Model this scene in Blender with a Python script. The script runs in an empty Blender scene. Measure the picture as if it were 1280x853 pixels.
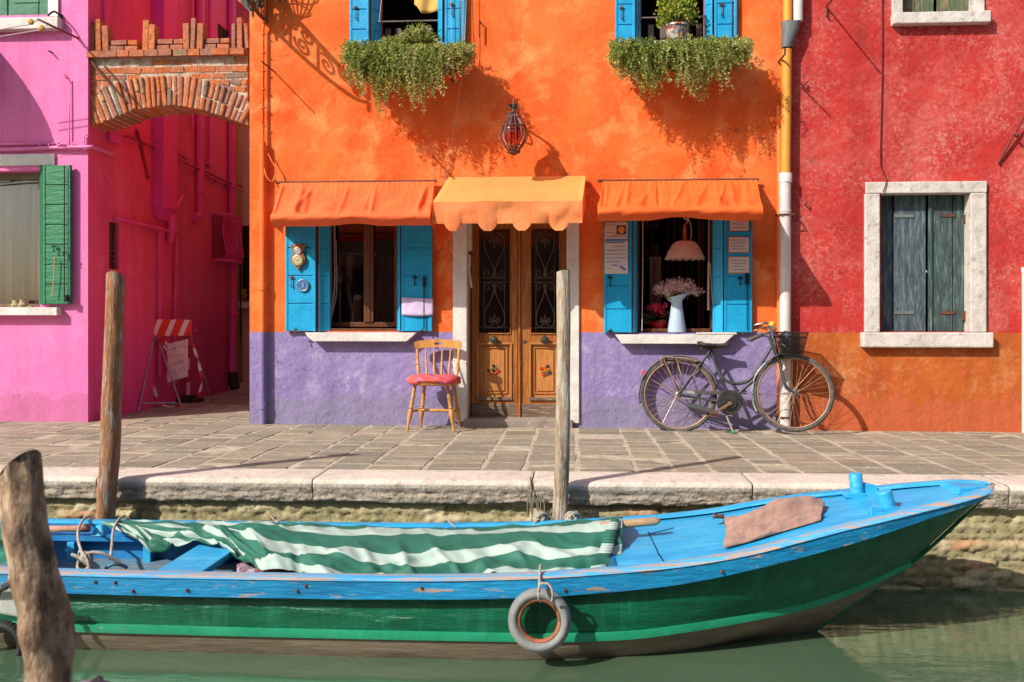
import bpy, math, random
from mathutils import Vector, Matrix, noise
random.seed(7)
R = math.radians
sc = bpy.context.scene
col = sc.collection
# ------------------------------------------------------------------ camera, sky, sun, exposure
PSI = R(3.78); CD = 8.5; F = 1165.0; HZ = 395.0
cs, sn = math.cos(PSI), math.sin(PSI)
cam = bpy.data.cameras.new('camera'); co = bpy.data.objects.new('camera', cam); col.objects.link(co)
co.location = (0, -CD, 1.0); co.rotation_euler = (R(90), 0, PSI)
cam.sensor_width = 36; cam.lens = 36 * F / 1280; cam.shift_y = -31.5 / 1280; cam.clip_end = 500; cam.clip_start = .05
cam.dof.use_dof = True; cam.dof.focus_distance = 7.4; cam.dof.aperture_fstop = 4.8
sc.camera = co
LD = Vector((1.0, .95, -1.03)).normalized()
world = bpy.data.worlds.new('World'); sc.world = world; world.use_nodes = True
nt = world.node_tree; bg = nt.nodes['Background']; bg.inputs[1].default_value = .12
sky = nt.nodes.new('ShaderNodeTexSky'); sky.sky_type = 'NISHITA'; sky.sun_disc = False
sky.sun_elevation = math.asin(-LD.z); sky.sun_rotation = math.atan2(-LD.x, -LD.y)
sky.dust_density = 2.0; sky.ozone_density = .8
nt.links.new(sky.outputs[0], bg.inputs[0])
sun = bpy.data.lights.new('sun', 'SUN'); so = bpy.data.objects.new('sun', sun); col.objects.link(so)
sun.energy = 4.4; sun.angle = R(.5); sun.color = (1, .95, .86)
so.rotation_euler = LD.to_track_quat('-Z', 'Y').to_euler()
sc.view_settings.view_transform = 'Standard'; sc.view_settings.look = 'None'
sc.view_settings.exposure = .40; sc.view_settings.gamma = 1
sc.render.engine = 'CYCLES'
sc.cycles.max_bounces = 8; sc.cycles.diffuse_bounces = 4; sc.cycles.transparent_max_bounces = 16

# ------------------------------------------------------------------ measuring helpers: a pixel of the photo onto a real plane
def P(px, py, Y):
    t = (px - 640) / F; d = (Y + CD) / (cs + t * sn)
    return Vector((d * (t * cs - sn), Y, 1 - (py - HZ) * d / F))
def PX(px, py, X):
    t = (px - 640) / F; d = X / (t * cs - sn)
    return Vector((X, d * (t * sn + cs) - CD, 1 - (py - HZ) * d / F))
def PZ(px, py, Z):
    t = (px - 640) / F; d = (1 - Z) * F / (py - HZ)
    return Vector((d * (t * cs - sn), d * (t * sn + cs) - CD, Z))
def gx(px, Y=0): return P(px, HZ, Y).x
def gzf(py, Y=0, px=640): return P(px, py, Y).z
KB, KF = -2.54, -2.9           # kerb back and front
WZ = -.62                      # water level
def gz(x, y):                  # pavement height
    zw = -.0035 * max(0, min(x + 4, 9)); zk = .0022 * (x + 3)
    if y >= 0: return zw
    f = min(1, y / KB); return zw * (1 - f) + zk * f
def lerp(a, b, t): return a + (b - a) * t
def interp(tab, x, k=1):
    if x <= tab[0][0]: return tab[0][k]
    for a, b in zip(tab, tab[1:]):
        if x <= b[0]:
            return lerp(a[k], b[k], (x - a[0]) / (b[0] - a[0]))
    return tab[-1][k]
def nz(x, y=0, z=0): return noise.noise(Vector((x, y, z)))

# ------------------------------------------------------------------ materials
def _n(t, typ, **k):
    n = t.nodes.new(typ)
    for a, b in k.items(): setattr(n, a, b)
    return n
def ramp(t, fac, stops):
    r = _n(t, 'ShaderNodeValToRGB'); e = r.color_ramp.elements
    while len(e) < len(stops): e.new(.5)
    for i, (p, c) in enumerate(stops):
        e[i].position = p; e[i].color = (c[0], c[1], c[2], 1) if not isinstance(c, (int, float)) else (c, c, c, 1)
    t.links.new(fac, r.inputs[0]); return r.outputs[0]
def noi(t, vec, scale, detail=6, rough=.6, dist=0):
    n = _n(t, 'ShaderNodeTexNoise'); n.inputs['Scale'].default_value = scale; n.inputs['Detail'].default_value = detail
    n.inputs['Roughness'].default_value = rough; n.inputs['Distortion'].default_value = dist
    if vec is not None: t.links.new(vec, n.inputs['Vector'])
    return n.outputs[0]
def mixc(t, f, a, b, mode='MIX'):
    m = _n(t, 'ShaderNodeMix', data_type='RGBA', blend_type=mode)
    for s, v in ((0, f), (6, a), (7, b)):
        if isinstance(v, (int, float)): m.inputs[s].default_value = v
        elif isinstance(v, (tuple, list)): m.inputs[s].default_value = (v[0], v[1], v[2], 1)
        else: t.links.new(v, m.inputs[s])
    return m.outputs[2]
def mat(name, c, c2=None, rough=.6, scale=2.5, stretch=(1, 1, 1), thr=(.4, .62), c3=None, s3=9, thr3=(.6, .66), bump=.25, bs=40, bd=.01,
        metal=0, spec=.35, attr=None, dirt=0, trans=0, fine=.12, c3st=None, c4=None, c4st=(1, 1, 1), s4=3, thr4=(.55, .6)):
    m = bpy.data.materials.new(name); m.use_nodes = True; t = m.node_tree; b = t.nodes['Principled BSDF']
    tc = _n(t, 'ShaderNodeTexCoord'); mp = _n(t, 'ShaderNodeMapping'); mp.inputs['Scale'].default_value = stretch
    t.links.new(tc.outputs['Object'], mp.inputs[0]); v = mp.outputs[0]
    if attr:
        a = _n(t, 'ShaderNodeAttribute', attribute_name='rnd'); cc = ramp(t, a.outputs['Fac'], attr)
        if c2: cc = mixc(t, ramp(t, noi(t, v, scale), [(thr[0], 0), (thr[1], 1)]), cc, mixc(t, .5, cc, c2))
    elif c2: cc = mixc(t, ramp(t, noi(t, v, scale, 7, .62), [(thr[0], 0), (thr[1], 1)]), c, c2)
    else: cc = mixc(t, 0, c, c)
    if c3:
        v3 = v
        if c3st:
            mp3 = _n(t, 'ShaderNodeMapping'); mp3.inputs['Scale'].default_value = c3st; t.links.new(tc.outputs['Object'], mp3.inputs[0]); v3 = mp3.outputs[0]
        cc = mixc(t, ramp(t, noi(t, v3, s3, 9, .72), [(thr3[0], 0), (thr3[1], 1)]), cc, c3)
    if c4:
        mp4 = _n(t, 'ShaderNodeMapping'); mp4.inputs['Scale'].default_value = c4st; t.links.new(tc.outputs['Object'], mp4.inputs[0])
        cc = mixc(t, ramp(t, noi(t, mp4.outputs[0], s4, 9, .7), [(thr4[0], 0), (thr4[1], 1)]), cc, c4)
    if fine:
        f = ramp(t, noi(t, v, bs * .8, 5, .7), [(.25, 1 - fine * 1.6), (.75, 1 + 0)])
        cc = mixc(t, 1.0, cc, f, 'MULTIPLY')
    t.links.new(cc, b.inputs['Base Color'])
    b.inputs['Roughness'].default_value = rough; b.inputs['Metallic'].default_value = metal; b.inputs['Specular IOR Level'].default_value = spec
    if bump:
        bn = _n(t, 'ShaderNodeBump'); bn.inputs['Strength'].default_value = bump; bn.inputs['Distance'].default_value = bd
        h = noi(t, v, bs, 8, .65); t.links.new(h, bn.inputs['Height'])
        bn2 = _n(t, 'ShaderNodeBump'); bn2.inputs['Strength'].default_value = bump; bn2.inputs['Distance'].default_value = bd * 3
        t.links.new(noi(t, v, bs * .15, 4, .6), bn2.inputs['Height']); t.links.new(bn2.outputs[0], bn.inputs['Normal'])
        t.links.new(bn.outputs[0], b.inputs['Normal'])
    if trans:
        tr = _n(t, 'ShaderNodeBsdfTranslucent'); t.links.new(cc, tr.inputs[0]); mx = _n(t, 'ShaderNodeMixShader'); mx.inputs[0].default_value = trans
        o = t.nodes['Material Output']; t.links.new(b.outputs[0], mx.inputs[1]); t.links.new(tr.outputs[0], mx.inputs[2]); t.links.new(mx.outputs[0], o.inputs[0])
    return m
def stucco(name, c, c2, c3, thr3=(.6, .7), s3=2.0, bump=.35, c4=None, s4=22, thr4=(.6, .66), rough=.85, seep=None):
    """plaster: broad patches, worn pale flecks, trowel unevenness"""
    m = bpy.data.materials.new(name); m.use_nodes = True; t = m.node_tree; b = t.nodes['Principled BSDF']
    tc = _n(t, 'ShaderNodeTexCoord'); v = tc.outputs['Object']
    cc = mixc(t, ramp(t, noi(t, v, 1.3, 6, .6, .6), [(.38, 0), (.62, 1)]), c, c2)
    cc = mixc(t, ramp(t, noi(t, v, s3, 9, .68, .4), [(thr3[0], 0), (thr3[1], 1)]), cc, c3)
    if c4:
        a = ramp(t, noi(t, v, s4, 10, .8, .3), [(thr4[0], 0), (thr4[1], 1)])
        g = ramp(t, noi(t, v, 1.7, 5, .65), [(.40, .04), (.66, 1)])
        cc = mixc(t, mixc(t, 1.0, a, g, 'MULTIPLY'), cc, c4)
    if seep:
        sx = _n(t, 'ShaderNodeSeparateXYZ'); t.links.new(v, sx.inputs[0])
        mth = _n(t, 'ShaderNodeMath', operation='MULTIPLY_ADD'); t.links.new(noi(t, v, 5, 6, .7), mth.inputs[0]); mth.inputs[1].default_value = -.5
        t.links.new(sx.outputs[2], mth.inputs[2])
        cc = mixc(t, ramp(t, mth.outputs[0], [(seep[0], 1), (seep[1], 0)]), cc, seep[2])
    cc = mixc(t, 1.0, cc, ramp(t, noi(t, v, 30, 6, .75), [(.25, .80), (.7, 1.0)]), 'MULTIPLY')
    ms = _n(t, 'ShaderNodeMapping'); ms.inputs['Scale'].default_value = (3.2, 3.2, .35); t.links.new(v, ms.inputs[0])
    cc = mixc(t, 1.0, cc, ramp(t, noi(t, ms.outputs[0], 1.0, 6, .7), [(.32, .80), (.52, 1.0)]), 'MULTIPLY')
    nd = _n(t, 'ShaderNodeTexNoise'); nd.inputs['Scale'].default_value = 2.5; nd.inputs['Detail'].default_value = 6; t.links.new(v, nd.inputs['Vector'])
    vd = _n(t, 'ShaderNodeVectorMath', operation='MULTIPLY_ADD'); t.links.new(nd.outputs['Color'], vd.inputs[0]); vd.inputs[1].default_value = (.7, .7, .7); t.links.new(v, vd.inputs[2])
    vo = _n(t, 'ShaderNodeTexVoronoi', feature='DISTANCE_TO_EDGE'); vo.inputs['Scale'].default_value = .8; t.links.new(vd.outputs[0], vo.inputs['Vector'])
    ck_ = mixc(t, 1.0, ramp(t, vo.outputs['Distance'], [(.0, 1), (.007, 0)]), ramp(t, noi(t, v, 1.1, 3, .5), [(.50, 0), (.60, 1)]), 'MULTIPLY')
    cc = mixc(t, ck_, cc, mixc(t, .5, cc, (.08, .04, .03)))
    t.links.new(cc, b.inputs['Base Color']); b.inputs['Roughness'].default_value = rough; b.inputs['Specular IOR Level'].default_value = .2
    nrm = None
    for sc_, st, ds in ((2.5, bump, .05), (11, bump * .9, .02), (55, bump * .8, .006), (170, bump * .6, .002)):
        bn = _n(t, 'ShaderNodeBump'); bn.inputs['Strength'].default_value = st; bn.inputs['Distance'].default_value = ds
        t.links.new(noi(t, v, sc_, 6, .6), bn.inputs['Height'])
        if nrm: t.links.new(nrm, bn.inputs['Normal'])
        nrm = bn.outputs[0]
    t.links.new(nrm, b.inputs['Normal'])
    return m

# ------------------------------------------------------------------ mesh builder
ORG = {}
def world_org(o): return ORG.get(o.name, Vector((0, 0, 0)))
class MB:
    def __init__(s): s.v = []; s.f = []; s.r = []; s.uv = {}; s.mi = []; s.cm = 0
    def face(s, ix, r=None):
        s.f.append(tuple(ix)); s.r.append(random.random() if r is None else r); s.mi.append(s.cm)
    def quad(s, pts, r=None):
        n = len(s.v); s.v += [Vector(p) for p in pts]; s.face(range(n, n + len(pts)), r)
    def box(s, x0, x1, y0, y1, z0, z1, r=None, skip=''):
        x0, x1 = sorted((x0, x1)); y0, y1 = sorted((y0, y1)); z0, z1 = sorted((z0, z1))
        return s.hexa([Vector(p) for p in ((x0, y0, z0), (x1, y0, z0), (x1, y1, z0), (x0, y1, z0), (x0, y0, z1), (x1, y0, z1), (x1, y1, z1), (x0, y1, z1))], r)
    def hexa(s, p, r=None):
        r = random.random() if r is None else r; n = len(s.v); s.v += [Vector(q) for q in p]
        for f in ((0, 3, 2, 1), (4, 5, 6, 7), (0, 1, 5, 4), (1, 2, 6, 5), (2, 3, 7, 6), (3, 0, 4, 7)): s.face([n + i for i in f], r)
    def obox(s, c, size, rot=(0, 0, 0), r=None, mtx=None):
        m = mtx if mtx is not None else Matrix.Rotation(rot[2], 3, 'Z') @ Matrix.Rotation(rot[1], 3, 'Y') @ Matrix.Rotation(rot[0], 3, 'X')
        hx, hy, hz = size[0] / 2, size[1] / 2, size[2] / 2
        s.hexa([Vector(c) + m @ Vector(p) for p in ((-hx, -hy, -hz), (hx, -hy, -hz), (hx, hy, -hz), (-hx, hy, -hz), (-hx, -hy, hz), (hx, -hy, hz), (hx, hy, hz), (-hx, hy, hz))], r)
    def bar(s, a, b, w, h, up=(0, 0, 1), r=None):
        a = Vector(a); b = Vector(b); d = (b - a); L = d.length; d.normalize(); u = Vector(up)
        if abs(d.dot(u)) > .95: u = Vector((0, 1, 0))
        x = d; y = u.cross(x).normalized(); z = x.cross(y)
        s.obox((a + b) / 2, (L, w, h), mtx=Matrix((x, y, z)).transposed(), r=r)
    def tube(s, pts, rad, n=8, closed=False, r=None, flat=1.0):
        pts = [Vector(p) for p in pts]; m = len(pts); rr = rad if isinstance(rad, (list, tuple)) else [rad] * m
        r = random.random() if r is None else r; rings = []; prev = None
        for i, p in enumerate(pts):
            if closed: d = pts[(i + 1) % m] - pts[i - 1]
            else: d = pts[min(i + 1, m - 1)] - pts[max(i - 1, 0)]
            if d.length < 1e-9: d = Vector((0, 0, 1))
            d.normalize()
            if prev is None:
                u = Vector((0, 0, 1)) if abs(d.z) < .9 else Vector((0, 1, 0))
            else: u = prev
            x = d.cross(u)
            if x.length < 1e-6: x = d.cross(Vector((1, 0, 0)))
            x.normalize(); u = x.cross(d).normalized(); prev = u
            k = len(s.v); rings.append(k)
            for j in range(n):
                a = 2 * math.pi * j / n; s.v.append(p + x * math.cos(a) * rr[i] + u * math.sin(a) * rr[i] * flat)
        for i in range(m if closed else m - 1):
            a, b = rings[i], rings[(i + 1) % m]
            for j in range(n): s.face((a + j, a + (j + 1) % n, b + (j + 1) % n, b + j), r)
        if not closed:
            s.face([rings[0] + j for j in range(n)][::-1], r); s.face([rings[-1] + j for j in range(n)], r)
    def lathe(s, prof, c, n=24, ax=(0, 0, 1), r=None, cap=True):
        ax = Vector(ax).normalized(); q = ax.to_track_quat('Z', 'Y').to_matrix(); c = Vector(c); r = random.random() if r is None else r; k0 = len(s.v)
        for (ra, z) in prof:
            for j in range(n):
                a = 2 * math.pi * j / n; s.v.append(c + q @ Vector((ra * math.cos(a), ra * math.sin(a), z)))
        for i in range(len(prof) - 1):
            for j in range(n):
                a = k0 + i * n; s.face((a + j, a + (j + 1) % n, a + n + (j + 1) % n, a + n + j), r)
        if cap: s.face([k0 + j for j in range(n)][::-1], r); s.face([k0 + (len(prof) - 1) * n + j for j in range(n)], r)
    def prism(s, poly, y0, y1, r=None):   # poly of (x,z)
        n = len(s.v); m = len(poly); r = random.random() if r is None else r
        s.v += [Vector((x, y0, z)) for x, z in poly] + [Vector((x, y1, z)) for x, z in poly]
        s.face(range(n, n + m), r); s.face([n + m + i for i in range(m)][::-1], r)
        for i in range(m): s.face((n + i, n + m + i, n + m + (i + 1) % m, n + (i + 1) % m), r)
    def grid(s, fn, nu, nv, uv=True, r=None, closeu=False):
        k = len(s.v)
        for i in range(nu + 1):
            for j in range(nv + 1):
                s.v.append(Vector(fn(i / nu, j / nv)))
                if uv: s.uv[len(s.v) - 1] = (i / nu, j / nv)
        for i in range(nu):
            for j in range(nv):
                a = k + i * (nv + 1) + j; s.face((a, a + nv + 1, a + nv + 2, a + 1), r)
    def pieces(s):
        par = list(range(len(s.v)))
        def fd(i):
            while par[i] != i: par[i] = par[par[i]]; i = par[i]
            return i
        for f in s.f:
            a = fd(f[0])
            for i in f[1:]: par[fd(i)] = a
        g = {}
        for f, r, mi in zip(s.f, s.r, s.mi): g.setdefault(fd(f[0]), []).append((f, r, mi))
        out = []
        for fs in g.values():
            p = MB(); mp = {}
            for f, r, mi in fs:
                q = []
                for i in f:
                    if i not in mp: mp[i] = len(p.v); p.v.append(s.v[i]); p.uv.update({mp[i]: s.uv[i]} if i in s.uv else {})
                    q.append(mp[i])
                p.f.append(tuple(q)); p.r.append(r); p.mi.append(mi)
            out.append(p)
        return out
    def split(s, *a, **k): return [p.build(*a, **k) for p in s.pieces()]
    def build(s, name, m=None, parent=None, smooth=None, bevel=0, solid=0, sub=0, origin=None, weld=0):
        if parent is not None: org = world_org(parent)
        elif origin is not None: org = Vector(origin)
        else:
            xs = [v.x for v in s.v]; ys = [v.y for v in s.v]; zs = [v.z for v in s.v]
            org = Vector(((min(xs) + max(xs)) / 2, (min(ys) + max(ys)) / 2, min(zs)))
        me = bpy.data.meshes.new(name); me.from_pydata([v - org for v in s.v], [], s.f)
        at = me.attributes.new('rnd', 'FLOAT', 'FACE'); at.data.foreach_set('value', s.r)
        if s.uv:
            ul = me.uv_layers.new(name='UVMap')
            for l in me.loops: ul.data[l.index].uv = s.uv.get(l.vertex_index, (0, 0))
        ms = m if isinstance(m, (list, tuple)) else [m]
        for q in ms: me.materials.append(q)
        me.polygons.foreach_set('material_index', s.mi)
        o = bpy.data.objects.new(name, me); col.objects.link(o); ORG[o.name] = org
        if parent is not None: o.parent = parent
        else: o.location = org
        if weld:
            w = o.modifiers.new('weld', 'WELD'); w.merge_threshold = weld
        if solid:
            w = o.modifiers.new('solid', 'SOLIDIFY'); w.thickness = solid; w.offset = 0
        if bevel:
            w = o.modifiers.new('bevel', 'BEVEL'); w.width = bevel; w.segments = 2; w.limit_method = 'ANGLE'; w.angle_limit = R(35); w.harden_normals = False
        if sub:
            w = o.modifiers.new('sub', 'SUBSURF'); w.levels = sub; w.render_levels = sub
        if smooth:
            me.shade_smooth()
            if smooth != True: me.set_sharp_from_angle(angle=R(smooth))
        me.update(); return o
def tag(o, label=None, cat=None, group=None, kind=None):
    if label: o['label'] = label
    if cat: o['category'] = cat
    if group: o['group'] = group
    if kind: o['kind'] = kind
    return o
def thing(name, label, cat, loc, group=None):
    o = bpy.data.objects.new(name, None); col.objects.link(o); o.location = loc; o.empty_display_size = .1
    ORG[o.name] = Vector(loc); return tag(o, label, cat, group)
def arc(cx, cz, r, a0, a1, n, y=0):
    return [Vector((cx + r * math.cos(R(lerp(a0, a1, i / n))), y, cz + r * math.sin(R(lerp(a0, a1, i / n))))) for i in range(n + 1)]
def smoothpath(pts, n=8, closed=False):
    pts = [Vector(p) for p in pts]; out = []; m = len(pts)
    rng = range(m) if closed else range(m - 1)
    for i in rng:
        if closed: p0, p1, p2, p3 = pts[i - 1], pts[i], pts[(i + 1) % m], pts[(i + 2) % m]
        else: p0, p1, p2, p3 = pts[max(i - 1, 0)], pts[i], pts[i + 1], pts[min(i + 2, m - 1)]
        for k in range(n):
            t = k / n; out.append(.5 * ((2 * p1) + (p2 - p0) * t + (2 * p0 - 5 * p1 + 4 * p2 - p3) * t * t + (3 * p1 - p0 - 3 * p2 + p3) * t ** 3))
    if not closed: out.append(pts[-1])
    return out
# ------------------------------------------------------------------ the palette
O_ = stucco('orange plaster', (.86, .18, .038), (.76, .10, .014), (.90, .31, .10), (.50, .70), 2.6, c4=(.92, .42, .17), s4=14, thr4=(.56, .70))
LIL = stucco('lilac plaster', (.30, .235, .46), (.25, .19, .40), (.42, .35, .54), (.54, .72), 4.0, bump=.75, c4=(.52, .46, .58), s4=18, thr4=(.54, .68), seep=(-.36, -.2, (.25, .21, .35)))
PNK = stucco('pink plaster', (.84, .215, .47), (.80, .18, .43), (.86, .28, .52), (.56, .75), 2.2, bump=.35, seep=(-.36, -.22, (.58, .16, .34)))
MAG = stucco('magenta plaster', (.86, .13, .28), (.82, .09, .28), (.88, .20, .36), (.58, .72), 2.2, bump=.25, seep=(.3, .9, (.72, .08, .28)))
MAG2 = stucco('dull raspberry plaster', (.78, .14, .31), (.72, .12, .31), (.68, .15, .3), (.56, .72), 2.4, bump=.3, seep=(.4, 1.2, (.58, .08, .24)))
SHF = mat('shaft paint', (.80, .07, .38), (.74, .06, .4), bump=.2, rough=.7)
RED = stucco('red plaster', (.52, .036, .028), (.43, .026, .024), (.58, .10, .08), (.47, .68), 1.6, bump=.5, c4=(.64, .27, .23), s4=34, thr4=(.48, .62))
ORG2 = stucco('ochre orange plaster', (.50, .12, .02), (.42, .08, .02), (.56, .19, .06), (.52, .68), 3.5, bump=.5, c4=(.62, .30, .18), s4=22, thr4=(.52, .64), seep=(-.36, -.2, (.50, .11, .04)))
BEI = stucco('beige plaster', (.82, .70, .58), (.76, .63, .52), (.84, .72, .6))
STO = mat('istrian stone', (.66, .60, .55), (.54, .48, .43), rough=.75, scale=7, c3=(.30, .26, .23), s3=14, thr3=(.56, .72), bump=.5, bs=60)
WHT = mat('white painted stone', (.74, .70, .64), (.62, .57, .53), rough=.7, scale=5, c3=(.45, .40, .35), s3=24, thr3=(.62, .72), bump=.4, bs=60)
BLU = mat('blue shutter paint', (.010, .32, .60), (.014, .37, .66), rough=.38, scale=6, c3=(.10, .42, .62), s3=26, thr3=(.62, .72), bump=.25, bs=50)
BLUT = mat('bright blue shutter paint', (.02, .37, .68), (.012, .31, .6), rough=.38, scale=6, c3=(.12, .42, .62), s3=26, thr3=(.64, .74), bump=.25, bs=50)
GRN = mat('green shutter paint', (.028, .21, .09), (.02, .16, .07), rough=.45, scale=6, stretch=(1, 1, 5), c3=(.12, .28, .14), s3=20, thr3=(.60, .72), bump=.3)
GRNW = mat('worn green planks', (.06, .13, .07), (.16, .15, .08), rough=.8, scale=6, stretch=(5, 5, 1), c3=(.36, .24, .16), s3=10, thr3=(.54, .64), bump=.5)
WBL = mat('weathered blue planks', (.07, .105, .125), (.045, .065, .085), rough=.8, scale=5, stretch=(6, 6, 1), c3=(.17, .23, .23), s3=7, thr3=(.48, .64), c3st=(5, 5, .8), bump=.6)
WGR = mat('weathered green planks', (.055, .10, .095), (.035, .055, .06), rough=.8, scale=5, stretch=(6, 6, 1), c3=(.16, .22, .19), s3=7, thr3=(.50, .66), c3st=(5, 5, .8), bump=.6)
BRN = mat('brown varnished wood', (.16, .055, .02), (.09, .03, .012), rough=.4, scale=8, stretch=(8, 8, 1), bump=.25)
DOORW = mat('door wood', (.40, .135, .025), (.27, .075, .014), rough=.42, scale=6, stretch=(9, 9, .9), c3=(.50, .22, .06), s3=5, thr3=(.50, .68), c3st=(8, 8, .7), bump=.35, bs=60)
DOORP = mat('light door panel wood', (.52, .22, .06), (.42, .15, .035), rough=.45, scale=6, stretch=(9, 9, .9), bump=.3, bs=60)
KICK = mat('worn grey door wood', (.20, .13, .085), (.12, .075, .05), rough=.75, scale=5, stretch=(1, 1, 7), c3=(.34, .26, .19), s3=8, thr3=(.52, .66), bump=.5)
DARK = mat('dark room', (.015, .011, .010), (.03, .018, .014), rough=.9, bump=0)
IRON = mat('black iron', (.02, .02, .022), rough=.5, metal=.6, bump=.2)
IRG = mat('grey ironwork', (.14, .125, .115), rough=.5, metal=.5, bump=.2)
RUST = mat('rusty iron', (.16, .06, .03), (.07, .035, .025), rough=.8, scale=20, bump=.4)
STEEL = mat('galvanised steel', (.45, .44, .42), (.30, .28, .26), rough=.4, metal=.8, scale=15, bump=.1)
GLASS = bpy.data.materials.new('window glass'); GLASS.use_nodes = True
def _glass(m, tint=(1, 1, 1), w=.82):
    t = m.node_tree; t.nodes.remove(t.nodes['Principled BSDF']); o = t.nodes['Material Output']
    tr = _n(t, 'ShaderNodeBsdfTransparent'); tr.inputs[0].default_value = (*tint, 1); g = _n(t, 'ShaderNodeBsdfGlossy'); g.inputs['Roughness'].default_value = .03
    fr = _n(t, 'ShaderNodeFresnel'); fr.inputs[0].default_value = 1.6; mx = _n(t, 'ShaderNodeMixShader')
    t.links.new(fr.outputs[0], mx.inputs[0]); t.links.new(tr.outputs[0], mx.inputs[1]); t.links.new(g.outputs[0], mx.inputs[2]); t.links.new(mx.outputs[0], o.inputs[0])
_glass(GLASS)
ROPE = mat('pale rope', (.50, .44, .36), (.36, .30, .24), rough=.9, scale=60, bump=.5, bs=200)
WIRE = mat('pale cable', (.50, .38, .34), rough=.7, bump=0)
BLK = mat('black rubber', (.02, .02, .02), (.035, .033, .03), rough=.65, scale=20, bump=.3)
WP = mat('white plastic', (.74, .70, .68), (.66, .60, .58), rough=.4, scale=5, bump=.1)
CLOTHD = mat('dark garment', (.10, .02, .02), (.04, .012, .012), rough=.9, bump=0)

# ------------------------------------------------------------------ water, quay, kerb, paving
wm = bpy.data.materials.new('canal water'); wm.use_nodes = True; t = wm.node_tree; b = t.nodes['Principled BSDF']
tc = _n(t, 'ShaderNodeTexCoord'); v = tc.outputs['Object']
mp = _n(t, 'ShaderNodeMapping'); mp.inputs['Scale'].default_value = (1, 3.2, 1); t.links.new(v, mp.inputs[0])
t.links.new(mixc(t, ramp(t, noi(t, v, .8, 5, .5), [(.35, 0), (.65, 1)]), (.060, .108, .060), (.072, .12, .068)), b.inputs['Base Color'])
b.inputs['Roughness'].default_value = .035; b.inputs['IOR'].default_value = 2.3; b.inputs['Specular IOR Level'].default_value = .5
nrm = None
for s_, st_, d_ in ((1.6, .10, .05), (9, .10, .012), (40, .04, .003)):
    bn = _n(t, 'ShaderNodeBump'); bn.inputs['Strength'].default_value = st_; bn.inputs['Distance'].default_value = d_
    t.links.new(noi(t, mp.outputs[0], s_, 3, .5), bn.inputs['Height'])
    if nrm: t.links.new(nrm, bn.inputs['Normal'])
    nrm = bn.outputs[0]
t.links.new(nrm, b.inputs['Normal'])
m = MB(); m.quad([(-60, -40, WZ), (60, -40, WZ), (60, -2.7, WZ), (-60, -2.7, WZ)])
tag(m.build('water', wm), kind='structure')

# the quay wall below the kerb: eroded courses of brick and stone
qm = bpy.data.materials.new('quay brick'); qm.use_nodes = True; t = qm.node_tree; b = t.nodes['Principled BSDF']
tc = _n(t, 'ShaderNodeTexCoord'); v = tc.outputs['Object']; at = _n(t, 'ShaderNodeAttribute', attribute_name='rnd')
cc = ramp(t, at.outputs['Fac'], [(0, (.32, .27, .14)), (.35, (.48, .41, .23)), (.7, (.62, .52, .33)), (.9, (.55, .47, .31)), (1, (.52, .27, .15))])
cc = mixc(t, ramp(t, noi(t, v, 7, 9, .75), [(.45, 0), (.6, 1)]), cc, (.40, .33, .18))
cc = mixc(t, ramp(t, noi(t, v, 18, 9, .8), [(.52, 0), (.64, 1)]), cc, (.19, .22, .06))
cc = mixc(t, ramp(t, noi(t, v, 25, 9, .8, .3), [(.60, 0), (.66, 1)]), cc, (.66, .58, .42))
sx = _n(t, 'ShaderNodeSeparateXYZ'); t.links.new(tc.outputs['Object'], sx.inputs[0])
ma = _n(t, 'ShaderNodeMath', operation='MULTIPLY_ADD'); t.links.new(noi(t, v, 6, 8, .7), ma.inputs[0]); ma.inputs[1].default_value = .12; t.links.new(sx.outputs[2], ma.inputs[2])
cc = mixc(t, ramp(t, ma.outputs[0], [(.44, 1), (.52, 0)]), cc, (.055, .05, .02))
t.links.new(cc, b.inputs['Base Color']); b.inputs['Roughness'].default_value = .85
nrm = None
for s_, st_, d_ in ((9, .6, .03), (40, .7, .012), (120, .5, .004)):
    bn = _n(t, 'ShaderNodeBump'); bn.inputs['Strength'].default_value = st_; bn.inputs['Distance'].default_value = d_
    t.links.new(noi(t, v, s_, 8, .7), bn.inputs['Height'])
    if nrm: t.links.new(nrm, bn.inputs['Normal'])
    nrm = bn.outputs[0]
t.links.new(nrm, b.inputs['Normal'])
QX0, QX1 = -6.2, 6.4
def quay_pt(x, z):
    row = math.floor(z / .055); off = .13 * (row % 2) + .05 * math.sin(row * 3.1)
    fx = ((x + off) / .26) % 1; fz = (z / .055) % 1; idx = math.floor((x + off) / .26)
    er = .5 + .9 * nz(x * 1.3, z * 3, 7)
    joint = min(fx * 6, (1 - fx) * 6, 1) * min(fz * 3.2, (1 - fz) * 3.2, 1)
    bo = noise.cell(Vector((idx * 1.37, row * 2.11, 3.3)))
    d = .010 * joint + .012 * (bo - .5) + .014 * er * nz(x * 6, z * 16, 1) + .016 * nz(x * 22, z * 60, 5) + .010 * nz(x * 60, z * 90, 8) + .02 * er
    return KF + .075 - d, bo
q = MB(); nx, nzz = 820, 62; z0q, z1q = -1.05, -.13
for i in range(nx + 1):
    for j in range(nzz + 1):
        x = lerp(QX0, QX1, i / nx); z = lerp(z0q, z1q, j / nzz); y, bo = quay_pt(x, z); q.v.append(Vector((x, y, z)))
for i in range(nx):
    for j in range(nzz):
        a = i * (nzz + 1) + j; x = lerp(QX0, QX1, (i + .5) / nx); z = lerp(z0q, z1q, (j + .5) / nzz)
        q.face((a, a + nzz + 1, a + nzz + 2, a + 1), quay_pt(x, z)[1])
q.box(QX0 - 20, QX1 + 20, KF + .14, KF + .5, -1.2, -.16, .4)
tag(q.build('quay_wall', qm, smooth=True), 'eroded brick quay wall with green algae dropping from the kerb stones into the canal', 'wall')

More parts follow.
